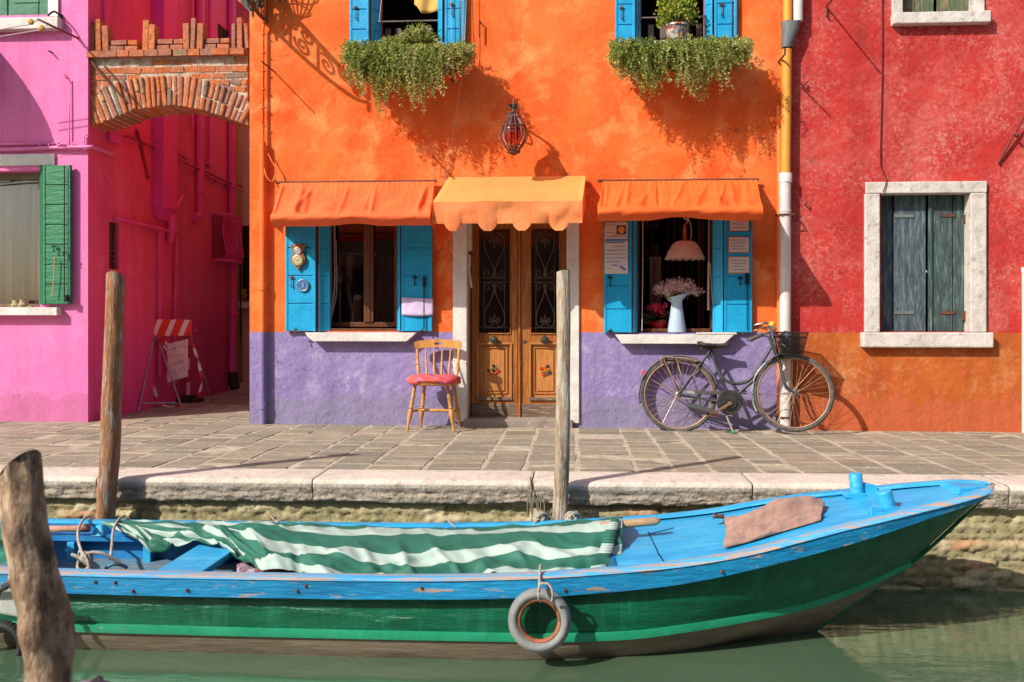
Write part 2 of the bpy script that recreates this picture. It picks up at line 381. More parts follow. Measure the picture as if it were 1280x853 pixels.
KS = mat('kerb stone', (.80, .67, .57), (.70, .58, .48), rough=.8, scale=3.5, c3=(.50, .41, .33), s3=9, thr3=(.54, .70), c4=(.36, .30, .24), s4=40, thr4=(.62, .68), bump=.5, bs=70, fine=.25)
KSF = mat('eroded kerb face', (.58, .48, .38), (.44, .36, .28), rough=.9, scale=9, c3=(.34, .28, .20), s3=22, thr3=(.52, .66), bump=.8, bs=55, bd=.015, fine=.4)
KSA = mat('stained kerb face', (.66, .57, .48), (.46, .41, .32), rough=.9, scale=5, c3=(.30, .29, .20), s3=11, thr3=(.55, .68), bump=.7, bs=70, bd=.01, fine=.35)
kj = [-9, -6.6, gx(120, KF), gx(390, KF), gx(665, KF), gx(941, KF), gx(1262, KF), 4.9, 7.5]
for a_, b_ in zip(kj, kj[1:]):
    a, b2 = a_ + .004, b_ - .004; k = MB(); n = max(4, int((b2 - a) / .012)); prof = []
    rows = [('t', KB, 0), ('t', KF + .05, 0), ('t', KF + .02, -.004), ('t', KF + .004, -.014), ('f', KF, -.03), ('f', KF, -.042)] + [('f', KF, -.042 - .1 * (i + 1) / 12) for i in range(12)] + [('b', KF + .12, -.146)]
    sd = random.random() * 50
    for i in range(n + 1):
        x = lerp(a, b2, i / n); e = min(1, (x - a) / .012, (b2 - x) / .012); base = gz(x, KB)
        for (kk, y, z) in rows:
            yy, zz = y, z
            if kk == 'f' and z < -.05:
                dd = min(1, (-.05 - z) / .03); yy += dd * (.012 + .014 * nz(x * 16 + sd, z * 42, 2) + .014 * abs(nz(x * 42, z * 90, 3)) - .004) + max(0, -.13 - z) * .9
                zz += .008 * nz(x * 5, sd, 1) * (1 if z < -.12 else 0)
            if kk == 't' and y < KB: zz += .003 * nz(x * 5, y * 9, sd)
            k.v.append(Vector((x, yy + (1 - e) * .005 * (kk != 't'), base + zz - (1 - e) * .004)))
    m_ = len(rows)
    for i in range(n):
        for j in range(m_ - 1):
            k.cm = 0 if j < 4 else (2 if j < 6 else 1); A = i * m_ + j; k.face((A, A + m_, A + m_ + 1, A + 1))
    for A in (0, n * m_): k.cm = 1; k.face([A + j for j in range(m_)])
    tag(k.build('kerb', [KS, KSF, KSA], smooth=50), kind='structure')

PAV = mat('paving stone', None, (.38, .32, .24), rough=.72, scale=9, thr=(.35, .75), attr=[(0, (.22, .20, .15)), (.25, (.36, .295, .21)), (.5, (.46, .37, .26)), (.75, (.30, .27, .21)), (.92, (.44, .33, .22)), (1, (.56, .46, .34))],
          c3=(.27, .225, .17), s3=5, thr3=(.50, .66), c4=(.58, .49, .38), s4=22, thr4=(.58, .66), bump=.4, bs=50, fine=.3)
MORT = mat('paving mortar', (.62, .52, .39), (.44, .36, .27), rough=.95, scale=10, bump=.4, fine=.25)
g = MB()
def base_pt(u, w):
    x = lerp(-9, 8, u); y = lerp(KB + .004, 12, w); return (x, y, gz(x, y) - .0032)
g.grid(base_pt, 40, 60, r=.5)
g.box(-60, 60, -2.4, 200, -1.1, -.30)
tag(g.build('ground', MORT, origin=(0, 0, 0)), kind='structure')
pv = MB(); rp = random.Random(3); x = -9.0
while x < 8:
    w = rp.choice((.27, .31, .35, .24, .38)); y = KB + .012 - rp.random() * .25
    while y < 9:
        L = rp.choice((.15, .19, .23, .28, .33, .20)); y0 = max(y, KB + .008); y1 = y + L - .014
        inal = (x < gx(326) and x + w > -4.7)
        if y1 - y0 > .03 and (y0 < .12 or inal):
            if y0 < .12 and not inal: y1 = min(y1, .12)
            x0, x1 = x + .008, x + w - .014; r = rp.random(); n0 = len(pv.v); e = .006; zo = rp.uniform(-.003, .003)
            jt = [rp.uniform(-.010, .010) for _ in range(8)]
            c = [(x0 + jt[0], y0 + jt[1]), (x1 + jt[2], y0 + jt[3]), (x1 + jt[4], y1 + jt[5]), (x0 + jt[6], y1 + jt[7])]; cx, cy = (x0 + x1) / 2, (y0 + y1) / 2
            for (X, Y) in c: pv.v.append(Vector((X, Y, gz(X, Y) - .014)))
            for (X, Y) in c:
                X2 = X + (e if X < cx else -e); Y2 = Y + (e if Y < cy else -e); pv.v.append(Vector((X2, Y2, gz(X, Y) + zo + rp.uniform(-.0012, .0012))))
            pv.face([n0 + 4, n0 + 5, n0 + 6, n0 + 7], r)
            for i in range(4): pv.face([n0 + i, n0 + (i + 1) % 4, n0 + 4 + (i + 1) % 4, n0 + 4 + i], r)
        y += L
    x += w
tag(pv.build('pavement', PAV, origin=(0, 0, 0)), kind='structure')

# ------------------------------------------------------------------ walls with openings
def wall_mesh(x0, x1, z0, z1, holes, y=0, depth=.32, rev=0, m=None):
    """a wall in the plane Y=y with reveals round its openings (x0,x1,z0,z1)"""
    m = m or MB(); xs = sorted({x0, x1, *[min(max(h[i], x0), x1) for h in holes for i in (0, 1)]}); zs = sorted({z0, z1, *[min(max(h[i], z0), z1) for h in holes for i in (2, 3)]})
    for a, b in zip(xs, xs[1:]):
        for c, d in zip(zs, zs[1:]):
            mx, mz = (a + b) / 2, (c + d) / 2
            if any(h[0] < mx < h[1] and h[2] < mz < h[3] for h in holes): continue
            m.quad([(a, y, c), (b, y, c), (b, y, d), (a, y, d)], .5); m.quad([(a, y + depth, c), (a, y + depth, d), (b, y + depth, d), (b, y + depth, c)], .5)
    for h in holes:
        a, b, c, d = max(h[0], x0), min(h[1], x1), max(h[2], z0), min(h[3], z1)
        if a >= b or c >= d: continue
        if h[0] >= x0: m.quad([(a, y, c), (a, y + depth, c), (a, y + depth, d), (a, y, d)], .5)
        if h[1] <= x1: m.quad([(b, y, c), (b, y, d), (b, y + depth, d), (b, y + depth, c)], .5)
        if h[2] > z0: m.quad([(a, y, c), (b, y, c), (b, y + depth, c), (a, y + depth, c)], .5)
        if h[3] < z1: m.quad([(a, y, d), (a, y + depth, d), (b, y + depth, d), (b, y, d)], .5)
    return m
TOP = 5.3
def H(pl, pr, pt, pb, Y=0):
    pm = (pl + pr) / 2
    return [gx(pl, Y), gx(pr, Y), gzf(pb, Y, pm), gzf(pt, Y, pm)]
XL0, XC = -12.0, PX(110, 400, -4.566).x     # left house, its corner
XO0, XO1 = gx(312), gx(985); XR1 = 11.0
ZP = gzf(415.5, 0, 640)

# -------- orange house
oh = thing('orange_house', 'orange plastered house with lilac base, blue shutters and three orange awnings', 'house', (gx(640), 0, 0))
hLL = H(405, 499, 232, 414); hLR = H(793, 896, 232, 416.5); hUL = H(470, 549, -150, 66); hUR = H(800, 885, -150, 60)
hD = [gx(580), gx(711), -.1, 2.15]
hs = [hLL, hLR, hUL, hUR, hD]
w = wall_mesh(XO0, XO1, ZP, TOP, hs, depth=.3)
w.quad([(XO0, 0, ZP), (XO0, 9, ZP), (XO0, 9, TOP), (XO0, 0, TOP)]); w.quad([(XO0, 0, TOP), (XO1, 0, TOP), (XO1, 9, TOP), (XO0, 9, TOP)])
w.quad([(XO0, 9, -.1), (XO1, 9, -.1), (XO1, 9, TOP), (XO0, 9, TOP)])
w.build('wall', O_, oh)
w = wall_mesh(XO0, XO1, -.12, ZP, hs, depth=.3); w.quad([(XO0, 0, -.1), (XO0, 9, -.1), (XO0, 9, ZP), (XO0, 0, ZP)]); w.build('plinth', LIL, oh)
# room behind
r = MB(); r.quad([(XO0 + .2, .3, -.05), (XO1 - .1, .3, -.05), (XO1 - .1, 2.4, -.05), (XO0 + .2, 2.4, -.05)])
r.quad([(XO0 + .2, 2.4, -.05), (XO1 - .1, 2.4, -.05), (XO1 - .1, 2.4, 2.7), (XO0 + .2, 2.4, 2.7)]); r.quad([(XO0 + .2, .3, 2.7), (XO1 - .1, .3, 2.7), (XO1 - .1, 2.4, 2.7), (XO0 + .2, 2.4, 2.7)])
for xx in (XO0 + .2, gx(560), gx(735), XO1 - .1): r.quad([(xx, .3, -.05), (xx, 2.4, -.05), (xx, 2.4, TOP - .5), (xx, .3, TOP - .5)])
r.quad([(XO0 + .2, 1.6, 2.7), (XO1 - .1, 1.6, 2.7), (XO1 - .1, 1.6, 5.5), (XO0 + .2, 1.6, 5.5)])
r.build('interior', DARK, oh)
# sills
def sill(parent, pl, pr, pt, pb, Y=-.07, matl=WHT, depth=.2, name='sill'):
    s = MB(); a, b2 = gx(pl, Y), gx(pr, Y); z1, z0 = gzf(pt, Y, (pl + pr) / 2), gzf(pb, Y, (pl + pr) / 2)
    s.box(a, b2, Y, Y + depth, z0, z1); return s.build(name, matl, parent, bevel=.008)
sf = MB(); z1, z0 = gzf(416, -.1, 450), gzf(427, -.1, 450)
sf.prism([(gx(381, -.1), z1), (gx(384, -.1), z1 - .035), (gx(391, -.1), z0), (gx(508, -.1), z0), (gx(516, -.1), z1 - .03), (gx(520, -.1), z1)][::-1], -.1, .15)
s1 = sf.build('sill', WHT, oh, bevel=.004)
sf = MB(); z1, z0 = gzf(418.5, -.1, 845), gzf(430, -.1, 845)
sf.prism([(gx(769, -.1), z1), (gx(777, -.1), z0), (gx(905, -.1), z0), (gx(918, -.1), z1)][::-1], -.1, .15)
sf.box(gx(872, -.1), gx(921, -.1), -.103, .0, z1 + .002, z1 + .02)
sf.build('sill', WHT, oh, bevel=.004)

def leaf(parent, pl, pr, pt, pb, Y=-.05, th=.035, rails=5, matl=BLU, skew=0, name='shutter', zs=None, yb=None):
    """one shutter leaf of horizontal boards in a frame; skew turns its right edge back by that many metres"""
    s = MB(); a, b2 = gx(pl, Y), gx(pr, Y); pm = (pl + pr) / 2; z0, z1 = (gzf(pb, Y, pm), gzf(pt, Y, pm)) if zs is None else zs
    Wd = b2 - a; fr = min(.022, Wd * .18); st = MB()
    def bx(u0, u1, y0, y1, c0, c1):
        q = []
        for (u, y, z) in ((u0, y0, c0), (u1, y0, c0), (u1, y1, c0), (u0, y1, c0), (u0, y0, c1), (u1, y0, c1), (u1, y1, c1), (u0, y1, c1)):
            q.append((u, y + skew * (u - a) / Wd, z))
        s.hexa(q)
    bh = (z1 - z0) / rails
    for i in range(rails): bx(a + fr * .6, b2 - fr * .6, Y, Y + th * .8, z0 + i * bh + .004, z0 + (i + 1) * bh - .004)
    bx(a + fr * .7, b2 - fr * .7, Y + .010, Y + th * .7, z0 + .002, z1 - .002)
    bx(a, a + fr, Y - .005, Y + th, z0, z1); bx(b2 - fr, b2, Y - .005, Y + th, z0, z1)
    return s.build(name, matl, parent, bevel=.0035)
def hook(m, px, py, Y, h=.09, w=.02):
    p = P(px, py, Y); m.tube([p + Vector((0, 0, .02)), p + Vector((0, -.012, 0)), p + Vector((0, -.012, -h))], .0045, 6)
    m.box(p.x - w, p.x + w, p.y - .01, p.y, p.z - .008, p.z + .006); m.lathe([(.006, 0), (.011, .006), (.006, .014)], (p.x, p.y - .012, p.z - h - .012), 8)
# lower left window
def framed_window(px0, px1, ptop, pbot, mull, Y=.16, parent=oh, matl=BRN, fw=.045):
    f = MB(); a, b2 = gx(px0, Y), gx(px1, Y); pm = (px0 + px1) / 2; z0, z1 = gzf(pbot, Y, pm), gzf(ptop, Y, pm)
    f.box(a, a + fw, Y, Y + .06, z0, z1); f.box(b2 - fw, b2, Y, Y + .06, z0, z1); f.box(a + fw, b2 - fw, Y + .002, Y + .06, z0, z0 + fw); f.box(a + fw, b2 - fw, Y + .002, Y + .06, z1 - fw, z1)
    for (m0, m1) in mull: f.box(gx(m0, Y), gx(m1, Y), Y - .012, Y + .06, z0 + fw, z1 - fw); f.box(gx((m0 + m1) / 2 + 1, Y), gx((m0 + m1) / 2 + 2, Y), Y - .02, Y - .011, z0 + fw, z1 - fw)
    fo = f.build('window_frame', matl, parent, bevel=.004)
    gl = MB(); gl.box(a + fw * .5, b2 - fw * .5, Y + .03, Y + .034, z0 + fw * .5, z1 - fw * .5)
    gl.build('pane', GLASS, fo); return fo
framed_window(409, 499, 236, 409, [(455, 467)])
b1 = MB(); b1.box(gx(409, .05), gx(498, .05), .02, .25, gzf(414, .05, 450), gzf(411, .05, 450)); b1.build('inner_sill', BRN, oh, bevel=.003)
for (pl, pr, sk, rl) in ((357, 394.5, 0, 5), (398.5, 410.5, .07, 5)):
    l = leaf(oh, pl, pr, 252 if sk == 0 else 254, 414.5, rails=rl, skew=sk, zs=(gzf(414.5, -.05, 384), gzf(240, -.05, 384)))
    if sk == 0:
        k = MB(); hook(k, 364.5, 347, -.055, .075); hook(k, 370, 412, -.1, .03); k.box(gx(395), gx(397.5), -.035, -.01, gzf(414, 0, 396), gzf(245, 0, 396)); k.split('hook', RUST, l)
for (pl, pr, sk, rl) in ((502, 540, 0, 5), (496.5, 501.5, -.05, 5)):
    l = leaf(oh, pl, pr, 252, 414.5, rails=rl, skew=sk, Y=-.05 if sk == 0 else .0, zs=(gzf(414.5, -.05, 519), gzf(240, -.05, 519)))
    if sk == 0:
        k = MB(); hook(k, 518.5, 347, -.055, .06); p = P(530, 349, -.07); k.tube([p, p + Vector((0, 0, -.46))], .006, 6); k.box(p.x - .012, p.x + .014, -.075, -.055, p.z - .07, p.z + .02); hook(k, 528, 414, -.1, .03); k.build('bolt', IRON, l)
# lower right window
for (pl, pr, sk) in ((755, 789.5, 0), (791.5, 797, .05)):
    l = leaf(oh, pl, pr, 252, 416, rails=6, skew=sk, zs=(gzf(416, -.05, 773), gzf(240, -.05, 773)))
    if sk == 0:
        k = MB(); hook(k, 762.5, 347, -.055, .07); hook(k, 763, 414, -.06, .01); k.split('hook', IRON, l)
for (pl, pr, sk) in ((905, 940, 0), (891, 902, -.07)):
    l = leaf(oh, pl, pr, 252, 416, rails=5, skew=sk, Y=-.05 if sk == 0 else .01, zs=(gzf(416, -.05, 922), gzf(240, -.05, 922)))
    if sk == 0:
        k = MB(); hook(k, 925, 348, -.055, .05); p = P(934, 343, -.07); k.tube([p, p + Vector((0, 0, -.5))], .005, 6); k.box(p.x - .016, p.x + .016, -.078, -.055, p.z - .09, p.z + .01); k.build('bolt', IRON, l)
f = MB(); zt, zb = gzf(236, .1, 845), gzf(415, .1, 845)
f.box(gx(797, .12), gx(799, .12), .1, .2, zb, zt); f.box(gx(888, .12), gx(891, .12), .1, .2, zb, zt); f.box(gx(797, .1), gx(891, .1), .1, .3, zb, zb + .03)
f.split('window_frame', BRN, oh, bevel=.003)
# upper windows
for (o0, o1, L0, L1, Rr0, Rr1, pb, br, bi) in ((473, 547, 437, 461, 556, 581, 62, (465, 474), (547.5, 554)), (800, 885, 769, 794, 893, 921, 57, (796, 802), (881, 889))):
    z1 = 4.55
    leaf(oh, L0, L1, 0, pb, rails=6, matl=BLUT, zs=(gzf(pb, -.05, L0), z1)); leaf(oh, br[0], br[1], 0, pb, rails=6, matl=BLU, skew=.08, zs=(gzf(pb + 1, -.05, L0), z1))
    leaf(oh, Rr0, Rr1, 0, pb, rails=6, matl=BLUT, zs=(gzf(pb, -.05, Rr0), z1)); leaf(oh, bi[0], bi[1], 0, pb, rails=6, matl=BLU, skew=-.06, Y=.0, zs=(gzf(pb + 1, -.05, Rr0), z1))
    k = MB(); hook(k, L0 + 8, 10, -.055, .09); hook(k, Rr0 + 9, 6, -.055, .09); hook(k, Rr1 - 4, pb - 3, -.055, .03)
    p = P(Rr1 - 6, 0, -.06); k.tube([p, p + Vector((0, 0, -.42))], .0045, 6); k.split('shutter_hook', RUST, oh)
    f = MB(); f.box(gx(o0 - 6, -.06), gx(o1 + 8, -.06), -.08, .2, gzf(68, 0, 510), gzf(64 if o0 < 600 else 60, 0, 510)); f.build('sill', WHT, oh, bevel=.004)
    rl = MB(); zr = gzf(29.5 if o0 < 600 else 31.5, .06, 500)
    rl.tube([(gx(o0 - 6, .03), .0, zr), (gx(o1 + 3, .03), .0, zr)], .0075, 6)
    for i in range(5 if o0 < 600 else 5):
        xx = lerp(gx(o0 + 6, .16), gx(o1 - 4, .16), (i + .5) / 5); rl.box(xx - .026, xx + .026, .14, .165, zr - .32, zr - .02)
    rl.build('balustrade', mat('grey rail wood', (.22, .18, .17), (.14, .10, .09), bump=.2), oh)
# plaster seam
# door
dr = MB(); Y = .16
def dbox(m, a, b2, c, d, y0, y1): m.box(gx(a, Y), gx(b2, Y), y0, y1, gzf(d, Y, 650), gzf(c, Y, 650))
dbox(dr, 583, 588.5, 240, 523, Y - .03, Y + .07); dbox(dr, 708, 714, 240, 523, Y - .03, Y + .07); dbox(dr, 588.5, 708, 240, 276, Y - .028, Y + .07)
dr.build('door_frame', DOORW, oh, bevel=.004)
for (a, b2, ga, gb, kx, tx) in ((589.5, 649.3, 598.5, 637.5, 618, 617), (650.7, 707.5, 664, 699, 681, 682)):
    m_ = MB()
    dbox(m_, a, ga, 278, 523, Y, Y + .045); dbox(m_, gb, b2, 278, 523, Y, Y + .045)
    dbox(m_, ga, gb, 278, 286, Y + .001, Y + .044); dbox(m_, ga, gb, 416.5, 430, Y + .001, Y + .044); dbox(m_, ga, gb, 497, 523, Y + .001, Y + .044)
    dbox(m_, ga - 1.2, ga, 285, 418, Y - .012, Y); dbox(m_, gb, gb + 1.2, 285, 418, Y - .012, Y); dbox(m_, ga, gb, 416.5, 418, Y - .012, Y + .002); dbox(m_, ga, gb, 285, 286.2, Y - .012, Y + .002)
    if a < 600: dbox(m_, 648, 650.6, 278, 522, Y - .022, Y); dbox(m_, 645.5, 647, 278, 522, Y - .008, Y)
    do = m_.build('door', DOORW, oh, bevel=.003)
    pm_ = MB(); dbox(pm_, ga - .5, gb + .5, 430, 497, Y + .018, Y + .04); pm_.build('panel', DOORP, do)
    fr_ = MB()
    for (o, th, dp) in ((-2.5, 2.3, .014), (3.2, 1.3, -.004)):
        A, B, C, D = ga + o, gb - o, 431 + o, 496 - o * 1.1; y0, y1 = Y - dp, Y + .019
        dbox(fr_, A, A + th, C, D, y0, y1); dbox(fr_, B - th, B, C, D, y0, y1); dbox(fr_, A + th, B - th, C, C + th, y0 + .001, y1); dbox(fr_, A + th, B - th, D - th, D, y0 + .001, y1)
    dbox(fr_, ga + 7, gb - 7, 438, 489, Y + .006, Y + .02); fr_.build('moulding', DOORP, do, bevel=.003)
    kk = MB(); dbox(kk, a + .2, b2 - .8, 505, 522.5, Y - .006, Y + .0005); dbox(kk, ga - 3, gb + 3, 496.5, 500.5, Y - .02, Y - .001); kk.build('kickboard', KICK, do, bevel=.003)
    g_ = MB(); dbox(g_, ga, gb, 286, 416.5, Y + .03, Y + .034); g_.build('pane', GLASS, do)
    # wrought iron hearts
    ir = MB(); yy = Y + .012; x0, x1 = gx(ga + .3, Y), gx(gb - .3, Y); xc = (x0 + x1) / 2; hw = (x1 - x0) / 2
    Z = lambda py: gzf(py, Y, 650)
    for py in (292, 348, 352.5, 410): ir.tube([(x0, yy, Z(py)), (x1, yy, Z(py))], .0036, 6)
    for sx_ in (-1, 1): ir.tube([(xc + sx_ * hw * .68, yy, Z(286)), (xc + sx_ * hw * .68, yy, Z(416))], .0028, 6)
    def scroll(z0, dz, w0):   # heart with curled lobes; dz<0 points down
        for sx_ in (-1, 1):
            pts = [(xc + sx_ * w0 * a_, yy, z0 + dz * b_) for a_, b_ in ((.02, 1.0), (.12, .72), (.55, .40), (.66, .20), (.60, .06), (.36, .0), (.14, .08), (.16, .18), (.30, .20), (.34, .13), (.27, .10))]
            ir.tube(smoothpath(pts, 5), .0038, 6)
            pts = [(xc + sx_ * w0 * a_, yy, z0 + dz * b_) for a_, b_ in ((.02, .78), (.1, .92), (.34, 1.0), (.60, .97), (.62, .88), (.44, .84), (.36, .90), (.46, .93))]
            ir.tube(smoothpath(pts, 5), .0034, 6)
        ir.tube([(xc, yy, z0 + dz * .04), (xc, yy, z0 + dz * .30)], .0045, 6); ir.tube([(xc - w0 * .3, yy, z0 + dz * .13), (xc + w0 * .3, yy, z0 + dz * .13)], .0042, 6)
    scroll(Z(293.5), Z(347) - Z(293.5), hw); scroll(Z(409), Z(354) - Z(409), hw)
    ir.build('grille', IRG, do, smooth=True)
    kn = MB(); c = P(kx, 425, Y); kn.lathe([(.0, .0), (.022, 0), (.018, .02), (.026, .028), (.034, .05), (.03, .062), (.0, .066)][::-1] and [(.02, 0), (.016, .02), (.03, .028), (.037, .042), (.032, .056), (.0, .062)], (c.x, Y, c.z), 20, (0, -1, 0)); kn.build('knob', mat('old brass knob', (.10, .10, .08), (.06, .09, .08), rough=.4, metal=.8, scale=20), do, smooth=40)
    tl = MB(); cx = P(tx, 463.5, Y)
    pal = [mat('tile ' + n_, c_, rough=.2, bump=0, fine=0) for n_, c_ in (('red', (.45, .01, .012)), ('black', (.012, .012, .015)), ('teal', (.01, .16, .13)), ('amber', (.55, .17, .01)), ('plum', (.07, .012, .02)))]
    ang = R(42) if a < 600 else R(20); grid_ = ([(0, 1, 1), (1, 1, 2), (-1, 0, 1), (0, 0, 1), (1, 0, 3), (2, 1, 0), (0, -1, 3), (1, -.0, 3), (-1, -1, 3), (1, -1, 0), (0, -1, 0)] if a < 600 else [(-1, 1, 0), (0, 1, 3), (1, 1, 4), (-1, 0, 3), (0, 0, 3), (1, 0, 3), (-1, -1, 0), (0, -1, 2), (1, -1, 4)])
    if a < 600: grid_ = [(-1, 1, 1), (1, 1, 1), (0, 0, 1), (1, 0, 2), (-1, 0, 3), (0, 1, 3), (1, -1, 0), (0, -1, 0), (-1, -1, 0)]; ang = R(45)
    for (i, j, c_) in grid_:
        if a < 600 and (i, j) == (-1, -1): continue
        u, w_ = i * .031, j * .031; xx = cx.x + u * math.cos(ang) - w_ * math.sin(ang); zz = cx.z + u * math.sin(ang) + w_ * math.cos(ang)
        tl.cm = c_; tl.obox((xx, Y + .001, zz), (.027, .010, .027), (0, -ang, 0)); tl.cm = (c_ + 3) % 5; tl.obox((xx, Y - .005, zz), (.009, .006, .009), (0, -ang, 0))
    tl.build('tile_ornament', pal, do, bevel=.002)
lk = MB(); c = P(655.5, 427, Y); lk.lathe([(.018, 0), (.018, .006), (.008, .01), (0, .012)], (c.x, Y, c.z), 16, (0, -1, 0)); lk.build('lock', RUST, oh)
st = MB(); st.box(gx(579, -.05), gx(716, -.05), -.07, .2, -.06, gzf(524, 0, 650)); st.build('doorstep', mat('doorstep stone', (.34, .28, .23), (.24, .19, .16), rough=.8, bump=.5, c3=(.45, .4, .34)), oh, bevel=.008)
jm = MB(); jm.box(gx(566, -.025), gx(583.5, -.025), -.025, .13, gzf(527, 0, 575), 2.15); jm.box(gx(708, -.025), gx(724, -.025), -.025, .13, gzf(529, 0, 716), 2.15)
jm.split('door_surround', WHT, oh, bevel=.006)
# small fittings by the door (bell board, hanging strap)
bf = MB(); bf.box(gx(584, .03), gx(589, .03), .04, .12, gzf(313, 0, 586), gzf(270, 0, 586)); bf.box(gx(585, .03), gx(587.5, .03), .05, .12, gzf(333, 0, 586), gzf(318, 0, 586))
a_ = P(586, 333, .06); bf.bar(a_, a_ + Vector((.025, -.01, -.2)), .02, .02); bf.build('blind_housing', WHT, oh, bevel=.003)

# -------- awnings
AW = mat('orange awning cloth', (.92, .15, .022), (.88, .125, .018), rough=.75, scale=3, bump=.25, bs=25, bd=.02, trans=.12, fine=.06)
AWL = mat('left awning cloth', (.92, .165, .045), (.88, .135, .035), rough=.75, scale=3, bump=.25, bs=25, bd=.02, trans=.12, fine=.06)
AWD = mat('faded awning cloth', (.90, .33, .085), (.86, .28, .07), rough=.8, scale=2.2, bump=.2, bs=25, bd=.02, trans=.1, fine=.06)
AWV = mat('awning valance cloth', (.88, .24, .08), (.86, .30, .10), rough=.8, scale=2.2, bump=.2, bs=25, bd=.02, trans=.1, fine=.06)
def window_awning(bl, br_, bt, fl, fr_, ft, fb, dip, matl, sd):
    YF = -.7; m_ = MB(); x0, x1 = gx(bl, -.06), gx(br_, -.06); X0, X1 = gx(fl, YF), gx(fr_, YF); zt = gzf(bt, -.06, (bl + br_) / 2); zf = gzf(ft, YF, (fl + fr_) / 2); zb = gzf(fb, YF, (fl + fr_) / 2)
    rc = random.Random(int(sd * 10)); CR = [(rc.uniform(0, 1), rc.uniform(-.10, .02), rc.uniform(.008, .022), rc.uniform(.008, .026) * rc.choice((1, 1, -1))) for _ in range(17)]
    def fn(u, v):
        if v < .72:
            s = v / .72; y = lerp(-.06, YF, s); z = lerp(zt, zf, s) - .02 * math.sin(math.pi * s); x = lerp(lerp(x0, X0, s), lerp(x1, X1, s), u)
            wr = sum(a_ * math.exp(-((u - u_ - sl_ * s) / w_) ** 2) for (u_, sl_, w_, a_) in CR) * min(1, s * 3) * (1 - .3 * s) + (.030 * s + .008) * nz(u * 9 + s * 1.6 + sd, s * 1.2, sd) + .035 * s * max(0, nz(u * 5 + s * 2.2 + sd, sd, 1)) ; z += wr + .006 * math.sin(u * 190) * max(0, 1 - s * 7) + .004 * nz(u * 40, s * 2, sd)
            if s == 0: z = zt
        else:
            s = (v - .72) / .28; e = 4 * (u - .5) ** 2
            y = YF - .03 * math.sin(s * math.pi) + .10 * s * s - .03 + .03 * (1 - s) ; x = lerp(X0, X1, u); d = dip(u)
            z = lerp(zf, zb + d, s) + .006 * nz(u * 14 + s * 2, s, sd + 4) * (1 - s * .3); y += .02 * nz(u * 11 + s * 3, s * 2, sd + 9) * s
            z += .012 * nz(u * 9 + sd + 1.6, 1.2, sd) * (1 - s) * .0
        return (x, y, z)
    m_.grid(fn, 220, 26)
    # side cheeks
    for sgn, u in ((0, 0.0), (1, 1.0)):
        n0 = len(m_.v); pts = [Vector(fn(u, j / 26)) for j in range(27)]
        bx_ = (x0 if sgn == 0 else x1)
        def ck(a, b2, pts=pts, bx_=bx_, u=u):
            p = pts[min(26, int(round(a * 26)))]; q_ = Vector((lerp(bx_, p.x, .15), -.05, min(p.z, zt) - .015 * b2)); r_ = p.lerp(q_, b2); r_.x += .012 * nz(a * 6, b2 * 4, sd) * math.sin(b2 * math.pi); return r_
        m_.grid(ck, 26, 8)
    o = m_.build('awning', matl, oh, smooth=True, weld=.0005)
    bm_ = MB(); bm_.tube([(x0 - .035, -.05, zt + .006), (x1 + .02, -.05, zt + .006)], .011, 8); bm_.lathe([(.014, -.03), (.014, .03)], (x0 - .02, -.05, zt + .006), 8, (1, 0, 0))
    bm_.tube([(X0 + .02, YF + .02, zf - .02), (X1 - .02, YF + .02, zf - .02)], .008, 8)
    for (xa, xb) in ((x0 + .01, X0 + .02), (x1 - .01, X1 - .02)): bm_.tube([(xa, -.02, zf - .05), (xb, YF + .02, zf - .02)], .007, 8)
    bm_.build('awning_rod', RUST, o)
window_awning(351, 543, 228, 339, 538, 266, 281, lambda u: .022 * math.exp(-((u - .5) / .13) ** 2) - .006 + .012 * nz(u * 4, 3), AWL, 2.1)
window_awning(754, 946, 226, 747, 953, 258, 275, lambda u: .03 * math.exp(-((u - .5) / .14) ** 2) + .008 * nz(u * 4, 8), AW, 7.7)
YF = -.7; da = MB(); x0, x1 = gx(561, -.04), gx(732, -.04); X0, X1 = gx(541, YF), gx(728, YF); zt = gzf(221, -.04, 650); zf = gzf(252, YF, 640); zv = gzf(279, YF, 640)
def dtop(u, v):
    z = lerp(zt, zf, v) + .004 * nz(u * 4, v * 3, 3); return (lerp(lerp(x0, X0, v), lerp(x1, X1, v), u), lerp(-.04, YF, v), z)
da.grid(dtop, 30, 10)
for u in (0, 1): da.grid(lambda a, b2, u=u: Vector(dtop(u, a)).lerp(Vector((x0 if u == 0 else x1, -.04, zf - .12 * 0)).lerp(Vector(dtop(u, a)) + Vector((0, 0, -.18 * 1)), a), b2), 10, 6)
do_ = da.build('awning', AWD, oh, smooth=True, weld=.0005)
dv = MB(); tabs = [(555, 577), (598, 621), (641, 664), (687, 711)]
def vz(px):
    for a, b2 in tabs:
        if a < px < b2:
            q_ = (px - a) / (b2 - a); return -.062 * min(1, 3.2 * min(q_, 1 - q_)) ** .6 - .0
    return .0
def dval(u, v):
    px = lerp(541, 728, u); x = lerp(X0, X1, u); low = zv + vz(px); z = lerp(zf, low, v); dgl = math.exp(-((px - lerp(722, 690, v)) / 9) ** 2)
    y = YF + .0 + v * (.03 + .022 * nz(u * 6, v * 2, 5) + .02 * dgl) - .018 * math.sin(v * 3.1) * math.sin(u * 9) + .0
    return (x, y, z)
dv.grid(dval, 187, 14)
dv.build('valance', AWV, do_, smooth=True)
br2 = MB(); br2.tube([(X0, YF + .01, zf - .006), (X1, YF + .01, zf - .006)], .007, 8); br2.build('awning_rod', mat('orange paint rod', (.55, .08, .02), bump=0), do_)

